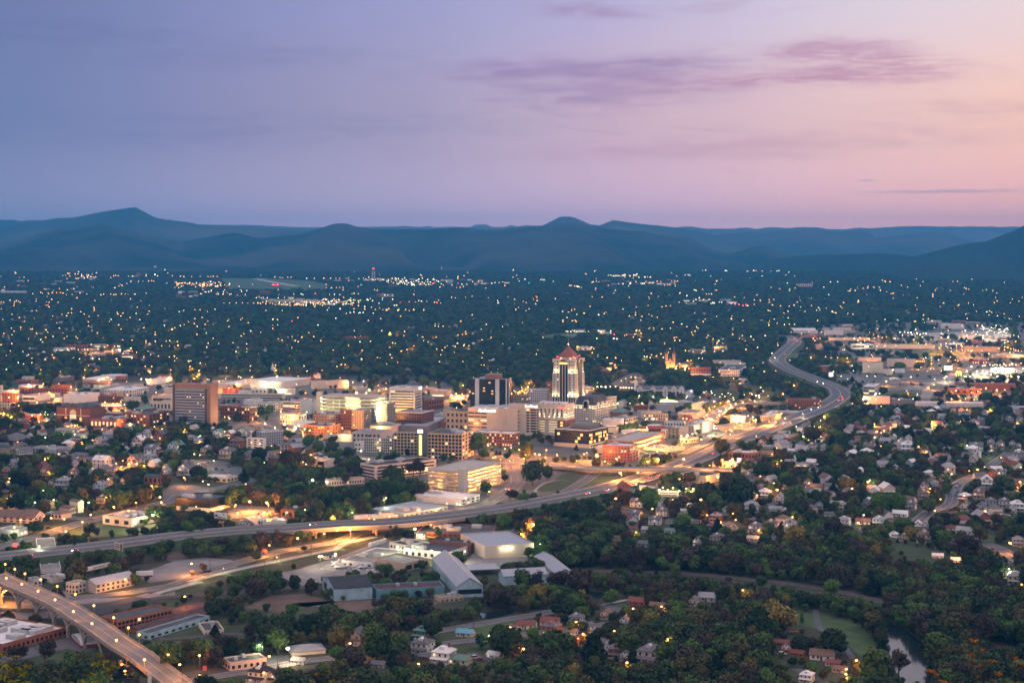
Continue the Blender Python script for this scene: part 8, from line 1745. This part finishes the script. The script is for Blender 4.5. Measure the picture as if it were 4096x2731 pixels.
for p,k,big in allp[NLAMP:]:
 mb=far.setdefault(k,MB());r=(.00014*p.y+.2)*(1.45 if big else 1.0)*random.uniform(.7,1.15);hh=15.3 if p.y>2900 else 9.5;mb.ball((p.x,p.y,p.z+hh),r,sz=.8);mb.cyl(p.x,p.y,p.z,p.z+hh-.3,.2,.15,4,mi=1)
mix_=MB();mats_=[]
for k,mb in far.items():
 mi=len(mats_);mats_.append(DGL[k]);o=len(mix_.v);mix_.v+=mb.v;mix_.f+=[tuple(i+o for i in f)for f in mb.f];mix_.m+=[mi if m==0 else 99 for m in mb.m]
# scattered porch and yard lights between the charted ones
lr=random.Random(91)
for _ in range(420):
 x=lr.uniform(-40,4136);y=1095+(lr.random()**1.1)*400
 if smooth_noise(x*1.1+9,y*3)<lr.uniform(-.7,.5):continue
 if 1500<x<2300 and 1180<y<1330 and lr.random()<.7:continue
 p=gp(x,y,7);r=(.00012*p.y+.05)*lr.uniform(.5,1.2);k=lr.choice('oooowwy')
 if k not in far:continue
 mi=list(far).index(k);mix_.ball((p.x,p.y,p.z+lr.uniform(12,15)),r,mi)
for c_,x0,y0,x1,y1,n_,ks in(('W',1600,296,2120,342,55,'oooow'),('W',1820,370,2280,420,22,'oww'),('X',0,478,900,512,45,'ooow'),('X',600,445,960,500,26,'wwo'),('X',1190,262,1700,325,50,'www'),('W',600,215,890,262,16,'ow'),('Y',880,228,1150,245,14,'w'),('Z',1960,700,2200,770,20,'w')):
 for _ in range(n_):p=gp(*px(c_,lr.uniform(x0,x1),lr.uniform(y0,y1)),12);mix_.ball((p.x,p.y,p.z+lr.uniform(13,16)),.00013*p.y*lr.uniform(.7,1.5),list(far).index(lr.choice(ks)))
mix_.m=[len(mats_)if m==99 else m for m in mix_.m]
tag(mix_.obj("distant_lamps",mats_+[m_steel]),"glittering street and yard lights of the distant suburbs",None,None,"stuff")
# globe lamps on the bridge
GP=MB();GP.cyl(0,0,0,.8,.3,.22,8);GP.cyl(0,0,.8,4.6,.14,.10,8);GP.cyl(0,0,4.6,4.8,.28,.28,8);GP=GP.mesh("pole",m_bridge)
GB=MB();GB.ball((0,0,0),.7);GB=GB.mesh("lamp_globe",LGL['o'])
bl=[(-6,70),(80,175),(287,255),(503,352),(728,468),(977,620),(1223,780),(1550,1000),(1924,1260)];br_=[(35,50),(174,98),(319,147),(530,227),(748,320),(980,438),(1224,578),(1484,745),(1682,878),(1838,962),(2219,1218)]
BRL=[]
for side,lst in(('near',bl),('far',br_)):
 for j,(X,Y_)in enumerate(lst):
  x,y=px('N',X,Y_);best=None
  for t in np.linspace(0,L_[-1]-1,900):      # slide along the parapet to the post that shows here
   cc,nn_,zz=at_len(t)
   for s in(-1,1):
    q=Vector((cc.x+nn_.x*s*(bw-.1),cc.y+nn_.y*s*(bw-.1),zz+1.2));e=(sx(q)-x)**2+(sy((q.x,q.y,q.z+5))-y)**2
    if best is None or e<best[0]:best=(e,q)
  q=best[1];root=link("bridge_lamp",None,loc=q);link("pole",GP,root);link("lamp_globe",GB,root,(0,0,5.1));light('POINT',(0,0,5.1),4600,ORANGE,.95,root)
  tag(root,None,"street lamp","globe lamps along the arched bridge");BRL.append((root,q,side,j))
  VIS_=None
# small lamps of the fenced platform
GWF=frames(GW);PL=[]
for k in range(3,len(GWF)-1,3):
 c,d,n,zz=GWF[k];root=link("platform_lamp",None,loc=(c.x-n.x*1.6,c.y-n.y*1.6,.3));mb=MB();mb.cyl(0,0,0,4.2,.08,.06,6);mb.obj("pole",m_steel,root);link("lamp_head",headmesh('w',.42),root,(.4,.3,4.2),scale=(.5,.5,.4));light('POINT',(.5,.4,3.6),4000,(1,.86,.5),.25,root)
 tag(root,None,"street lamp","small lamps beside the railway platform");PL.append((root,Vector((c.x,c.y,0))))
# ------------------------------------------------------------------ vehicles
def car_meshes(L,Wd,H,kind):
 b=MB();w=Wd/2;hw=H*.52
 prof=[(-L/2,.3),(-L/2,hw*.85),(-L*.42,hw),(L*.28,hw),(L*.46,hw*.82),(L/2,hw*.6),(L/2,.3)];n=len(prof)
 b.add([(x,-w,z)for x,z in prof]+[(x,w,z)for x,z in prof],[tuple(range(n)),tuple(range(2*n-1,n-1,-1))]+[(i,n+i,n+(i+1)%n,(i+1)%n)for i in range(n)])
 c=MB();x0,x1=(-L*.42,L*.2)if kind!='van' else(-L*.48,L*.3);t=w*.82
 c.add([(x0,-w*.95,hw),(x1,-w*.95,hw),(x1,w*.95,hw),(x0,w*.95,hw),(x0+L*.09,-t,H),(x1-L*.13,-t,H),(x1-L*.13,t,H),(x0+L*.09,t,H)],[(0,1,5,4),(1,2,6,5),(2,3,7,6),(3,0,4,7),(4,5,6,7)])
 r_=MB();r_.box(x0+L*.09,-t*.97,H,x1-L*.13,t*.97,H+.05)
 wh=MB();wh.tube((0,-.11,.33),(0,.11,.33),.33,n=10)
 hl=MB();hl.box(-.04,-.18,-.09,.06,.18,.09,bottom=True)
 return b,c,r_,wh,hl
m_tyre=mat("tyre_rubber",(.02,.02,.02),.9);m_tail=mat("tail_light_on",(.5,.02,.02),.4,emis=(1,.03,.03),estr=60);m_head=mat("head_light_on",(.8,.8,.7),.4,emis=(1,.9,.65),estr=90);m_tailo=mat("tail_light_off",(.25,.02,.02),.3);m_heado=mat("head_light_off",(.5,.5,.5),.2)
PAINT={n:mat("car_paint_"+n,c,.3,spec=.6)for n,c in{'white':(.6,.6,.6),'silver':(.35,.36,.38),'black':(.02,.02,.022),'dark blue':(.03,.05,.11),'red':(.28,.03,.03),'grey':(.13,.13,.14),'tan':(.30,.25,.18)}.items()}
CM={}
for nm,a in(('sedan',(4.6,1.8,1.45,'car')),('van',(5.0,1.95,1.95,'van'))):
 b,c,r_,wh,hl=car_meshes(*a);CM[nm]=(b.mesh("body",PAINT['white']),c.mesh("cabin_glass",m_glass),r_.mesh("roof_panel",PAINT['white']),wh.mesh("wheel",m_tyre),hl.mesh("headlight",m_heado),a)
VEH=[]
def car(p,yaw,paint,kind='sedan',on=False,z=0.0,label=None,group=None):
 root=link("car",None,loc=(p.x,p.y,zg(max(p.y,790))+z),rot=(0,0,yaw));root["category"]="car"
 b,c,r_,wh,hl,(L,Wd,H,_)=CM[kind]
 for me,m in((b,PAINT[paint]),(c,None),(r_,PAINT[paint])):
  o=link(me.name.split('.')[0],me,root)
  if m:setmat(o,m)
 for x in(-L*.31,L*.31):
  for y in(-Wd/2,Wd/2):link("wheel",wh,root,(x,y,0))
 for y in(-Wd*.33,Wd*.33):
  o=link("headlight",hl,root,(L/2-.02,y,H*.38));setmat(o,m_head if on else m_heado)
  o=link("tail_light",hl,root,(-L/2+.0,y,H*.42));setmat(o,m_tail if on else m_tailo)
 if on:light('SPOT',(L/2+.3,0,.8),500,(1,.85,.6),.2,root,rot=(0,R(-84),0),spot=R(60))
 VEH.append((root,p,paint,kind,on,group));return root
vr=random.Random(44)
def on_road(P,x,off,fwd,paint,off2=0,on=True):
 F=frames(P);i=min(range(len(F)),key=lambda k:abs(CX+FPX*F[k][0].x/F[k][0].y-x));c,d,n,zz=F[i]
 q=c+n*off;car(q.to_3d(),math.atan2(d.y,d.x)+(0 if fwd else math.pi),paint,on=on,z=zz-zg(max(c.y,790))+.25+off2,group="cars driving on the highway")
HP1=[e for e in HP if e[1]<2600 and sx(e)<3330]
for x,off,f,pt in((150,-7,False,'white'),(250,-7,False,'silver'),(2350,-4,True,'white'),(2392,-7.5,True,'silver'),(2840,-6,True,'red'),(2470,-6,True,'grey'),(2575,-5,True,'black'),(2600,-9,True,'red'),(3150,-6,True,'grey'),(3135,-10,True,'white'),(3120,-4,True,'silver'),(3270,8,False,'white'),(3290,6,False,'silver'),(3305,9,False,'grey'),(2500,6,False,'white'),(1300,5,False,'silver')):on_road(HP1,x,off,f,pt)
HP2=[e for e in HP if sx(e)>3060 and sy((e[0],e[1],zg(e[1])))<1610]
for x,yy,off,f,pt in((3362,1592,-4,True,'red'),(3360,1600,-8,True,'grey'),(3340,1600,-6,True,'white'),(3352,1610,-10,True,'silver'),(3300,1545,5,False,'white'),(3285,1540,8,False,'grey'),(3098,1427,6,False,'white'),(3140,1429,-6,True,'red'),(3184,1360,-6,True,'grey')):
 F=frames(HP2);i=min(range(len(F)),key=lambda k:(sx((*F[k][0],0))-x)**2+(sy((F[k][0].x,F[k][0].y,F[k][3]))-yy)**2);c,d,n,zz=F[i];q=c+n*off
 car(q.to_3d(),math.atan2(d.y,d.x)+(0 if f else math.pi),pt,on=True,z=zz-zg(c.y)+.25,group="cars driving on the highway")
for(c,X,Y_,yaw,pt,kd,on)in(('K',315,245,1.6,'red','van',True),('K',270,150,0,'white','sedan',True),('K',325,145,0,'silver','sedan',True),('K',680,195,.05,'red','sedan',True),('K',815,200,.05,'grey','sedan',True),('K',1780,222,.05,'red','sedan',True),('K',265,530,2.2,'white','sedan',True),
 ('H',600,970,.9,'white','sedan',True),('R',1520,455,.2,'white','sedan',False),('R',1910,180,.4,'white','sedan',False),('R',730,1480,.3,'white','sedan',False),('R',980,1385,.1,'grey','sedan',False),('Q',1312,1070,.3,'white','sedan',False),('Q',2200,950,.4,'white','sedan',False),('P',2055,1480,.5,'white','van',False),('P',2110,1500,2.6,'red','sedan',False),
 ('S',2145,872,.4,'white','sedan',False),('S',2130,845,.5,'dark blue','sedan',False),('S',1980,730,2.4,'red','sedan',False),('S',1465,75,1.2,'grey','sedan',False),('S',1550,95,1.2,'dark blue','sedan',False),('S',1440,108,1.2,'white','sedan',False),('T',65,990,.4,'white','van',False),('T',705,1212,.5,'white','sedan',False),('T',640,1225,.4,'black','sedan',False),
 ('I',720,95,.3,'black','van',False),('I',800,105,.2,'black','sedan',False),('I',850,130,.2,'white','sedan',False),('I',890,65,.3,'dark blue','sedan',False),('I',400,125,.2,'red','sedan',False),('I',1905,715,.3,'white','sedan',False),('H',920,470,.4,'white','sedan',False),('H',120,565,.2,'dark blue','van',False),('H',1810,350,.3,'grey','sedan',False),('H',650,885,.3,'black','van',False),
 ('B',90,1285,.6,'white','sedan',False),('B',190,1245,.6,'grey','sedan',False),('B',395,1312,.3,'white','sedan',False),('B',345,1335,.3,'black','sedan',False),('B',450,1375,.1,'white','sedan',False),('B',480,1385,.1,'silver','sedan',False),('B',510,1375,.1,'white','sedan',False),('B',545,1365,.1,'tan','sedan',False),('B',575,1358,.1,'white','sedan',False),('B',490,1360,.1,'white','sedan',False),('B',605,1345,.1,'black','sedan',False),('B',1600,1270,.1,'white','van',False),('B',1610,1270,.1,'red','sedan',True),
 ('L',1130,770,.7,'white','van',False),('L',1540,735,.1,'white','van',False),('L',1500,1375,.5,'white','sedan',False),('L',890,420,.1,'silver','sedan',False),('L',1050,465,.1,'red','sedan',True),('L',1300,1450,.3,'white','sedan',False),('K',1325,788,.2,'white','sedan',False),('K',1765,745,.1,'red','sedan',False),('K',1380,122,.1,'red','sedan',False),('C',395,1415,.1,'white','sedan',False),('C',360,1412,.1,'silver','sedan',False)):
 p=gp(*px(c,X,Y_));car(p,yaw,pt,kd,on,.25,group="cars on streets and lots")
for(c,x0,y0,x1,y1,n)in(('F',1350,890,1480,960,5),('F',1750,900,2260,950,14),('G',0,900,330,950,9),('G',1300,1180,1600,1195,8),('F',1480,945,1580,970,3),('M',1960,720,2120,850,12),('M',1400,1100,1480,1250,6),('B',1150,850,1520,890,9),('E',1510,1240,1600,1270,5),('E',1150,760,1220,790,7),('G',1560,820,2340,905,28),('G',450,215,800,270,14),('G',1350,210,1900,280,14),('F',960,350,1500,385,12),('A',180,560,480,600,9),('I',1250,640,1500,700,4),('C',1600,470,1700,500,5)):
 for k in range(n):
  t=(k+.5)/n;p=gp(*px(c,x0+(x1-x0)*t+vr.uniform(-8,8),y0+(y1-y0)*vr.random()));car(p,1.4+vr.uniform(-.1,.1),vr.choice(list(PAINT)),group="cars parked in the arena car parks",z=.25)
# white utility trucks with folded booms
def truck(c,X,Y_,yaw,orange=False,semi=False):
 p=gp(*px(c,X,Y_));root=link("bucket_truck" if not semi else "box_trailer",None,loc=(p.x,p.y,.25),rot=(0,0,yaw));root["category"]="truck";Wm=PAINT['white']
 if semi:
  mb=MB();mb.box(-6,-1.25,1.1,6,1.25,3.9,bottom=True);mb.obj("box_body",Wm,root)
  for x in(-4.8,-3.6,4.6):mb=MB();mb.tube((x,-1.2,.5),(x,1.2,.5),.5,n=10);mb.obj("wheel",m_tyre,root)
 else:
  mb=MB();mb.box(1.6,-1.15,.6,2.9,1.15,1.7,bottom=True);mb.box(.2,-1.15,.6,1.6,1.15,2.6,bottom=True);mb.obj("cab",Wm,root)
  mb=MB();mb.box(1.55,-1.0,1.75,1.68,1.0,2.45,bottom=True);mb.obj("windscreen",m_glass,root)
  mb=MB();mb.box(-4,-1.2,.8,.1,1.2,1.9,bottom=True);mb.obj("body",PAINT['tan']if orange else Wm,root)
  mb=MB();mb.cyl(-2.6,0,1.9,2.9,.5,.4,8);mb.tube((-2.6,0,2.9),(2.4,.2,3.7),.22,.18,6);mb.tube((2.4,.2,3.9),(-3.2,.5,3.2),.18,.15,6);mb.obj("boom",mat("boom_orange",(.5,.16,.03),.6)if orange else Wm,root)
  mb=MB();mb.box(-4.0,.1,2.9,-3.2,.9,3.9);mb.obj("bucket",Wm,root)
  for x in(-2.9,2.0):mb=MB();mb.tube((x,-1.2,.5),(x,1.2,.5),.5,n=10);mb.obj("wheel",m_tyre,root)
 TRK.append((root,p,orange,semi));VIS_X=sx(p)
TRK=[]
for a in(('J',150,1380,.8,False),('J',245,1350,.6,True),('J',190,1410,.7,False),('J',240,1412,.6,False),('J',420,1400,.9,False),('J',425,1470,1.0,False),('J',520,1410,.5,False),('J',630,1490,.4,False)):truck(*a)
truck('N',830,190,-.5,semi=True);truck('N',1930,150,.2,semi=True)
# containers beside the lit platform
for k in range(5):
 p=gp(*px('J',610+45*k,1120-13*k));mb=MB();mb.box(-1.3,-3.5,0,1.3,3.5,2.8);o=mb.obj("shipping_container",WALL['white'],None,(p.x,p.y,.3));o.rotation_euler=(0,0,-.2);tag(o,"%s pale container in the row beside the lit platform"%["first and nearest","second","middle","fourth","fifth and last"][k],"container","containers beside the platform")
# utility poles (foreground)
for k,(c,X,Yb,hp)in enumerate((('O',1583,1150,200),('O',420,1460,340),('N',1690,1500,300),('N',1605,1510,260),('N',545,1540,150),('R',1628,1280,110),('R',1688,1310,160),('P',2040,1120,220),('P',1560,1230,100),('N',650,745,220),('N',1090,930,220),('T',2140,1060,150),('I',1985,1310,260),('I',637,1430,160),('I',1360,1440,150),('I',1575,1370,150))):
 p=gp(*px(c,X,Yb));h=min(14,max(8,hp/CR[c][2]*p.y/FPX));root=link("utility_pole",None,loc=p);root["category"]="pole"
 mb=MB();mb.cyl(0,0,0,h,.17,.12,6);mb.obj("pole",m_bark,root);mb=MB();mb.box(-1.4,-.08,h-.9,1.4,.08,h-.7,bottom=True);mb.box(-1.1,-.08,h-2,1.1,.08,h-1.85,bottom=True);mb.obj("crossarm",m_bark,root);VEH.append((root,p,'wooden','pole',False,"wooden utility poles"))
# playground and a watch platform
p=gp(*px('T',180,790));root=link("playground_frame",None,loc=p);tag(root,"red and blue playground climbing frame on the riverside lawn","playground")
mb=MB();[mb.cyl(x,y,0,3,.12,n=6)for x in(-3,0,3)for y in(0,2)];mb.box(-3,0,1.4,3,2,1.55);mb.obj("climbing_frame",WALL['rust'],root);mb=MB();mb.tube((-3,1,1.5),(-6,1,.1),.35);mb.obj("slide",mat("slide_blue",(.05,.2,.5),.5),root)
# sprigs of budding leaves close to the camera
def sprig(x,y,D,stem_px,clusters,col,label,lean=0.0):
 root=link("sapling",None,loc=((x-CX)/FPX*D,D,zg(D)-0.5));tag(root,label,"sapling");zr=zg(D)-0.5
 def W_(a,b,dd=0):Y0=D+dd;return Vector(((a-CX)/FPX*Y0-root.location.x,dd,CH-(b-HY)/FPX*Y0-zr))
 mb=MB();pts=[Vector((0,0,0))]+[W_(a,b)for a,b in stem_px]
 for a,b in zip(pts,pts[1:]):mb.tube(a,b,.009,.006,5)
 for(a,b,r_)in clusters:
  q=W_(a,b+r_*.8);nr=min(pts[1:],key=lambda s:(s-q-Vector((0,0,-.15))).length);mb.tube(nr,q,.005,.003,4)
 mb.obj("stem",m_bark,root);rs=random.Random(int(x))
 for(a,b,r_)in clusters:
  lf=MB();c=W_(a,b);rr=r_/FPX*D
  for k in range(26):
   an=rs.uniform(0,6.28);el=rs.uniform(-.9,.55);L=rr*rs.uniform(.55,1.0);d=Vector((math.cos(an)*math.cos(el),math.sin(an)*math.cos(el),math.sin(el)*.7-.25)).normalized();s=d.orthogonal().normalized()*L*.22;s.rotate(Matrix.Rotation(rs.uniform(0,3),3,d))
   m0=c+d*L*.15;lf.add([m0,m0+d*L*.45+s,m0+d*L,m0+d*L*.45-s,m0+d*L*.5+Vector((0,0,L*.06))],[(0,1,4),(1,2,4),(2,3,4),(3,0,4)])
  lf.obj("leaf_cluster",col,root)
lo=leafmat("rust_orange_leaves",(.16,.055,.018),(.30,.12,.03));lg=leafmat("yellow_green_leaves",(.12,.12,.02),(.20,.20,.04))
sprig(3920,2731,30,[(3926,2800),(3927,2690),(3922,2640),(3912,2600),(3901,2578)],[(3895,2558,26),(3928,2595,15),(3885,2614,17),(3892,2643,14),(3920,2658,11),(3969,2641,20),(3910,2703,11)],lo,"slender sapling with seven rust-orange leaf tufts at the lower right")
sprig(3770,2760,26,[(3790,2800),(3760,2740),(3745,2705)],[(3728,2680,24),(3748,2695,12),(3770,2722,24),(3790,2726,16)],lo,"low sprig of drooping orange leaves beside the river bend")
sprig(4070,2760,24,[(4020,2790),(4028,2725),(4060,2690),(4096,2660),(4140,2620)],[(3993,2687,19),(4062,2625,16),(4075,2650,17),(4090,2655,14),(4075,2728,15)],lo,"dark arching twig with orange and green tufts at the right edge")
sprig(380,2760,28,[(400,2800),(395,2700),(400,2650),(403,2630)],[(385,2650,26),(415,2640,26),(400,2615,20),(430,2680,20),(362,2690,20),(460,2660,16),(330,2720,22),(380,2725,24)],lg,"yellow-green leafy sapling in front of the bridge foot")
sprig(40,2740,28,[(50,2800),(60,2700),(40,2640)],[(20,2650,34),(60,2670,30),(90,2690,26),(15,2700,30),(50,2720,34),(110,2660,20),(100,2725,26),(5,2610,26),(60,2625,22)],lg,"yellow-green bush crowding the lower left corner")
sprig(1110,2740,28,[(1110,2800),(1112,2700),(1110,2620),(1108,2560)],[(1290,2650,14),(1270,2690,14),(1310,2680,14),(1250,2720,16),(1330,2720,16)],lg,"thin bare twig with a few yellow leaves at the bottom edge")
# ------------------------------------------------------------------ labels that single each repeat out
ORD=["","second ","third ","fourth ","fifth ","sixth ","seventh ","eighth ","ninth ","tenth ","eleventh ","twelfth ","thirteenth ","fourteenth ","fifteenth "]
LMX=[(ph,Vector((p.x,p.y,0)))for ph,p,r in LM if ph]
SHIFT=[("the river bend",gp(*px('T',1150,950))),("the railway curve",gp(*px('T',700,420))),("the arched bridge",gp(*px('N',1100,800))),("the highway overpass",gp(*px('K',1700,240))),("the viaduct",gp(*px('J',300,850))),("the curved ramp",gp(*px('E',1700,940))),
 ("the river rapids",gp(*px('Q',1450,740))),("the riverside playground",gp(*px('T',180,790))),("the sloping brick street",gp(*px('M',1420,1150))),("the right-hand cul-de-sac",gp(*px('S',2050,740))),("the highway slip road",gp(*px('K',1180,450))),("the street of parked cars",gp(*px('M',2000,780)))]
LMX+=[(a,Vector((b.x,b.y,0)))for a,b in SHIFT]
def relabel(items):
 """items: (object, position, phrase, group). The label is phrase + place by the nearest landmark + order of distance."""
 book={}
 for o,p,ph,g in items:
  q=Vector((p.x,p.y,0));lm=min(LMX,key=lambda l:(l[1]-q).length*(1+.0*q.y));d=q-lm[1]
  side=("behind" if d.y>0 else "in front of")if abs(d.y)>1.6*abs(d.x)else("right of" if d.x>0 else "left of")
  book.setdefault((ph,side,lm[0]),[]).append((d.length,o,g))
 for(ph,side,lm),L_3 in book.items():
  L_3.sort(key=lambda e:e[0])
  for k,(d,o,g)in enumerate(L_3):
   w=ORD[k]if k<len(ORD)else "far %dth "%(k+1)
   o["label"]=(w+ph+" "+side+" "+lm).strip();o["group"]=g
TREEP={i:KN[i][3]for i in range(len(KN))}
relabel([(r_,p,TREEP[kd],"single trees of the near woods and streets")for r_,p,kd in TR])
relabel([(r_,p,"%s %s house with %s roof"%(WN[w],SN[st],RN[rf]),"wooden houses of the hillside streets")for r_,p,w,rf,st in HROOT])
relabel([(r_,p,("low %s downtown building with %s roof" if ct else "distant %s store with %s roof")%(w,rf),"low downtown buildings" if ct else "distant stores of the shopping strips")for r_,p,w,rf,ct in FST])
CN={'o':'orange sodium','w':'white','y':'greenish-white','c':'green','r':'red'}
relabel([(r_,p,(("bright " if big else "")+CN[k]+(" street lamp" if k not in 'cr' else " traffic signal")),"street lamps across the city")for r_,p,k,big in LAMPS])
relabel([(r_,p,("wooden utility pole" if kd=='pole' else "%s %s%s"%(pt,kd if kd=='van' else 'car'," with lights on" if on else " parked")),g or "cars on streets and lots")for r_,p,pt,kd,on,g in VEH])
relabel([(r_,p,"white box trailer" if semi else("orange-boomed utility truck" if og else "white bucket truck"),"utility trucks in the yard")for r_,p,og,semi in TRK])
for r_,q,side,j in BRL:r_["label"]="%sglobe lamp on the bridge's %s parapet, counted from the frame edge"%(ORD[j]or "first ",side+("er" if side=='near' else "ther").replace("farther","farther")if side=='near' else "farther")
for k,(r_,q)in enumerate(PL):r_["label"]="%ssmall white lamp along the fenced platform, counted from the lower end"%(ORD[k]or "first ")if k<len(ORD)else "small white platform lamp, number %d from the lower end"%(k+1)
for pre in("viaduct_pier","ramp_pier"):
 for k,o in enumerate(sorted([o for o in COL.objects if o.name.startswith(pre)and o.parent is None],key=lambda o:o.location.x)):
  o["label"]="%sconcrete pier under the %s counted from its left end"%(ORD[k]or "first ","viaduct" if pre[0]=='v' else "curved ramp")
# ------------------------------------------------------------------ haze
def haze():
 z0,z1=-3.0,720.0
 mb=MB();mb.box(-27000,-900,z0,27000,21700,z1,bottom=True)
 m=bpy.data.materials.new("haze_air");m.use_nodes=True;N=m.node_tree.nodes;L=m.node_tree.links;N.clear()
 v=N.new("ShaderNodeVolumePrincipled");v.inputs["Color"].default_value=(0.04,0.325,0.72,1);v.inputs["Density"].default_value=HAZE_D
 v.inputs["Anisotropy"].default_value=0.0
 o=N.new("ShaderNodeOutputMaterial");L.new(v.outputs[0],o.inputs["Volume"])
 ob=mb.obj("haze",m);tag(ob,kind="stuff")
haze()
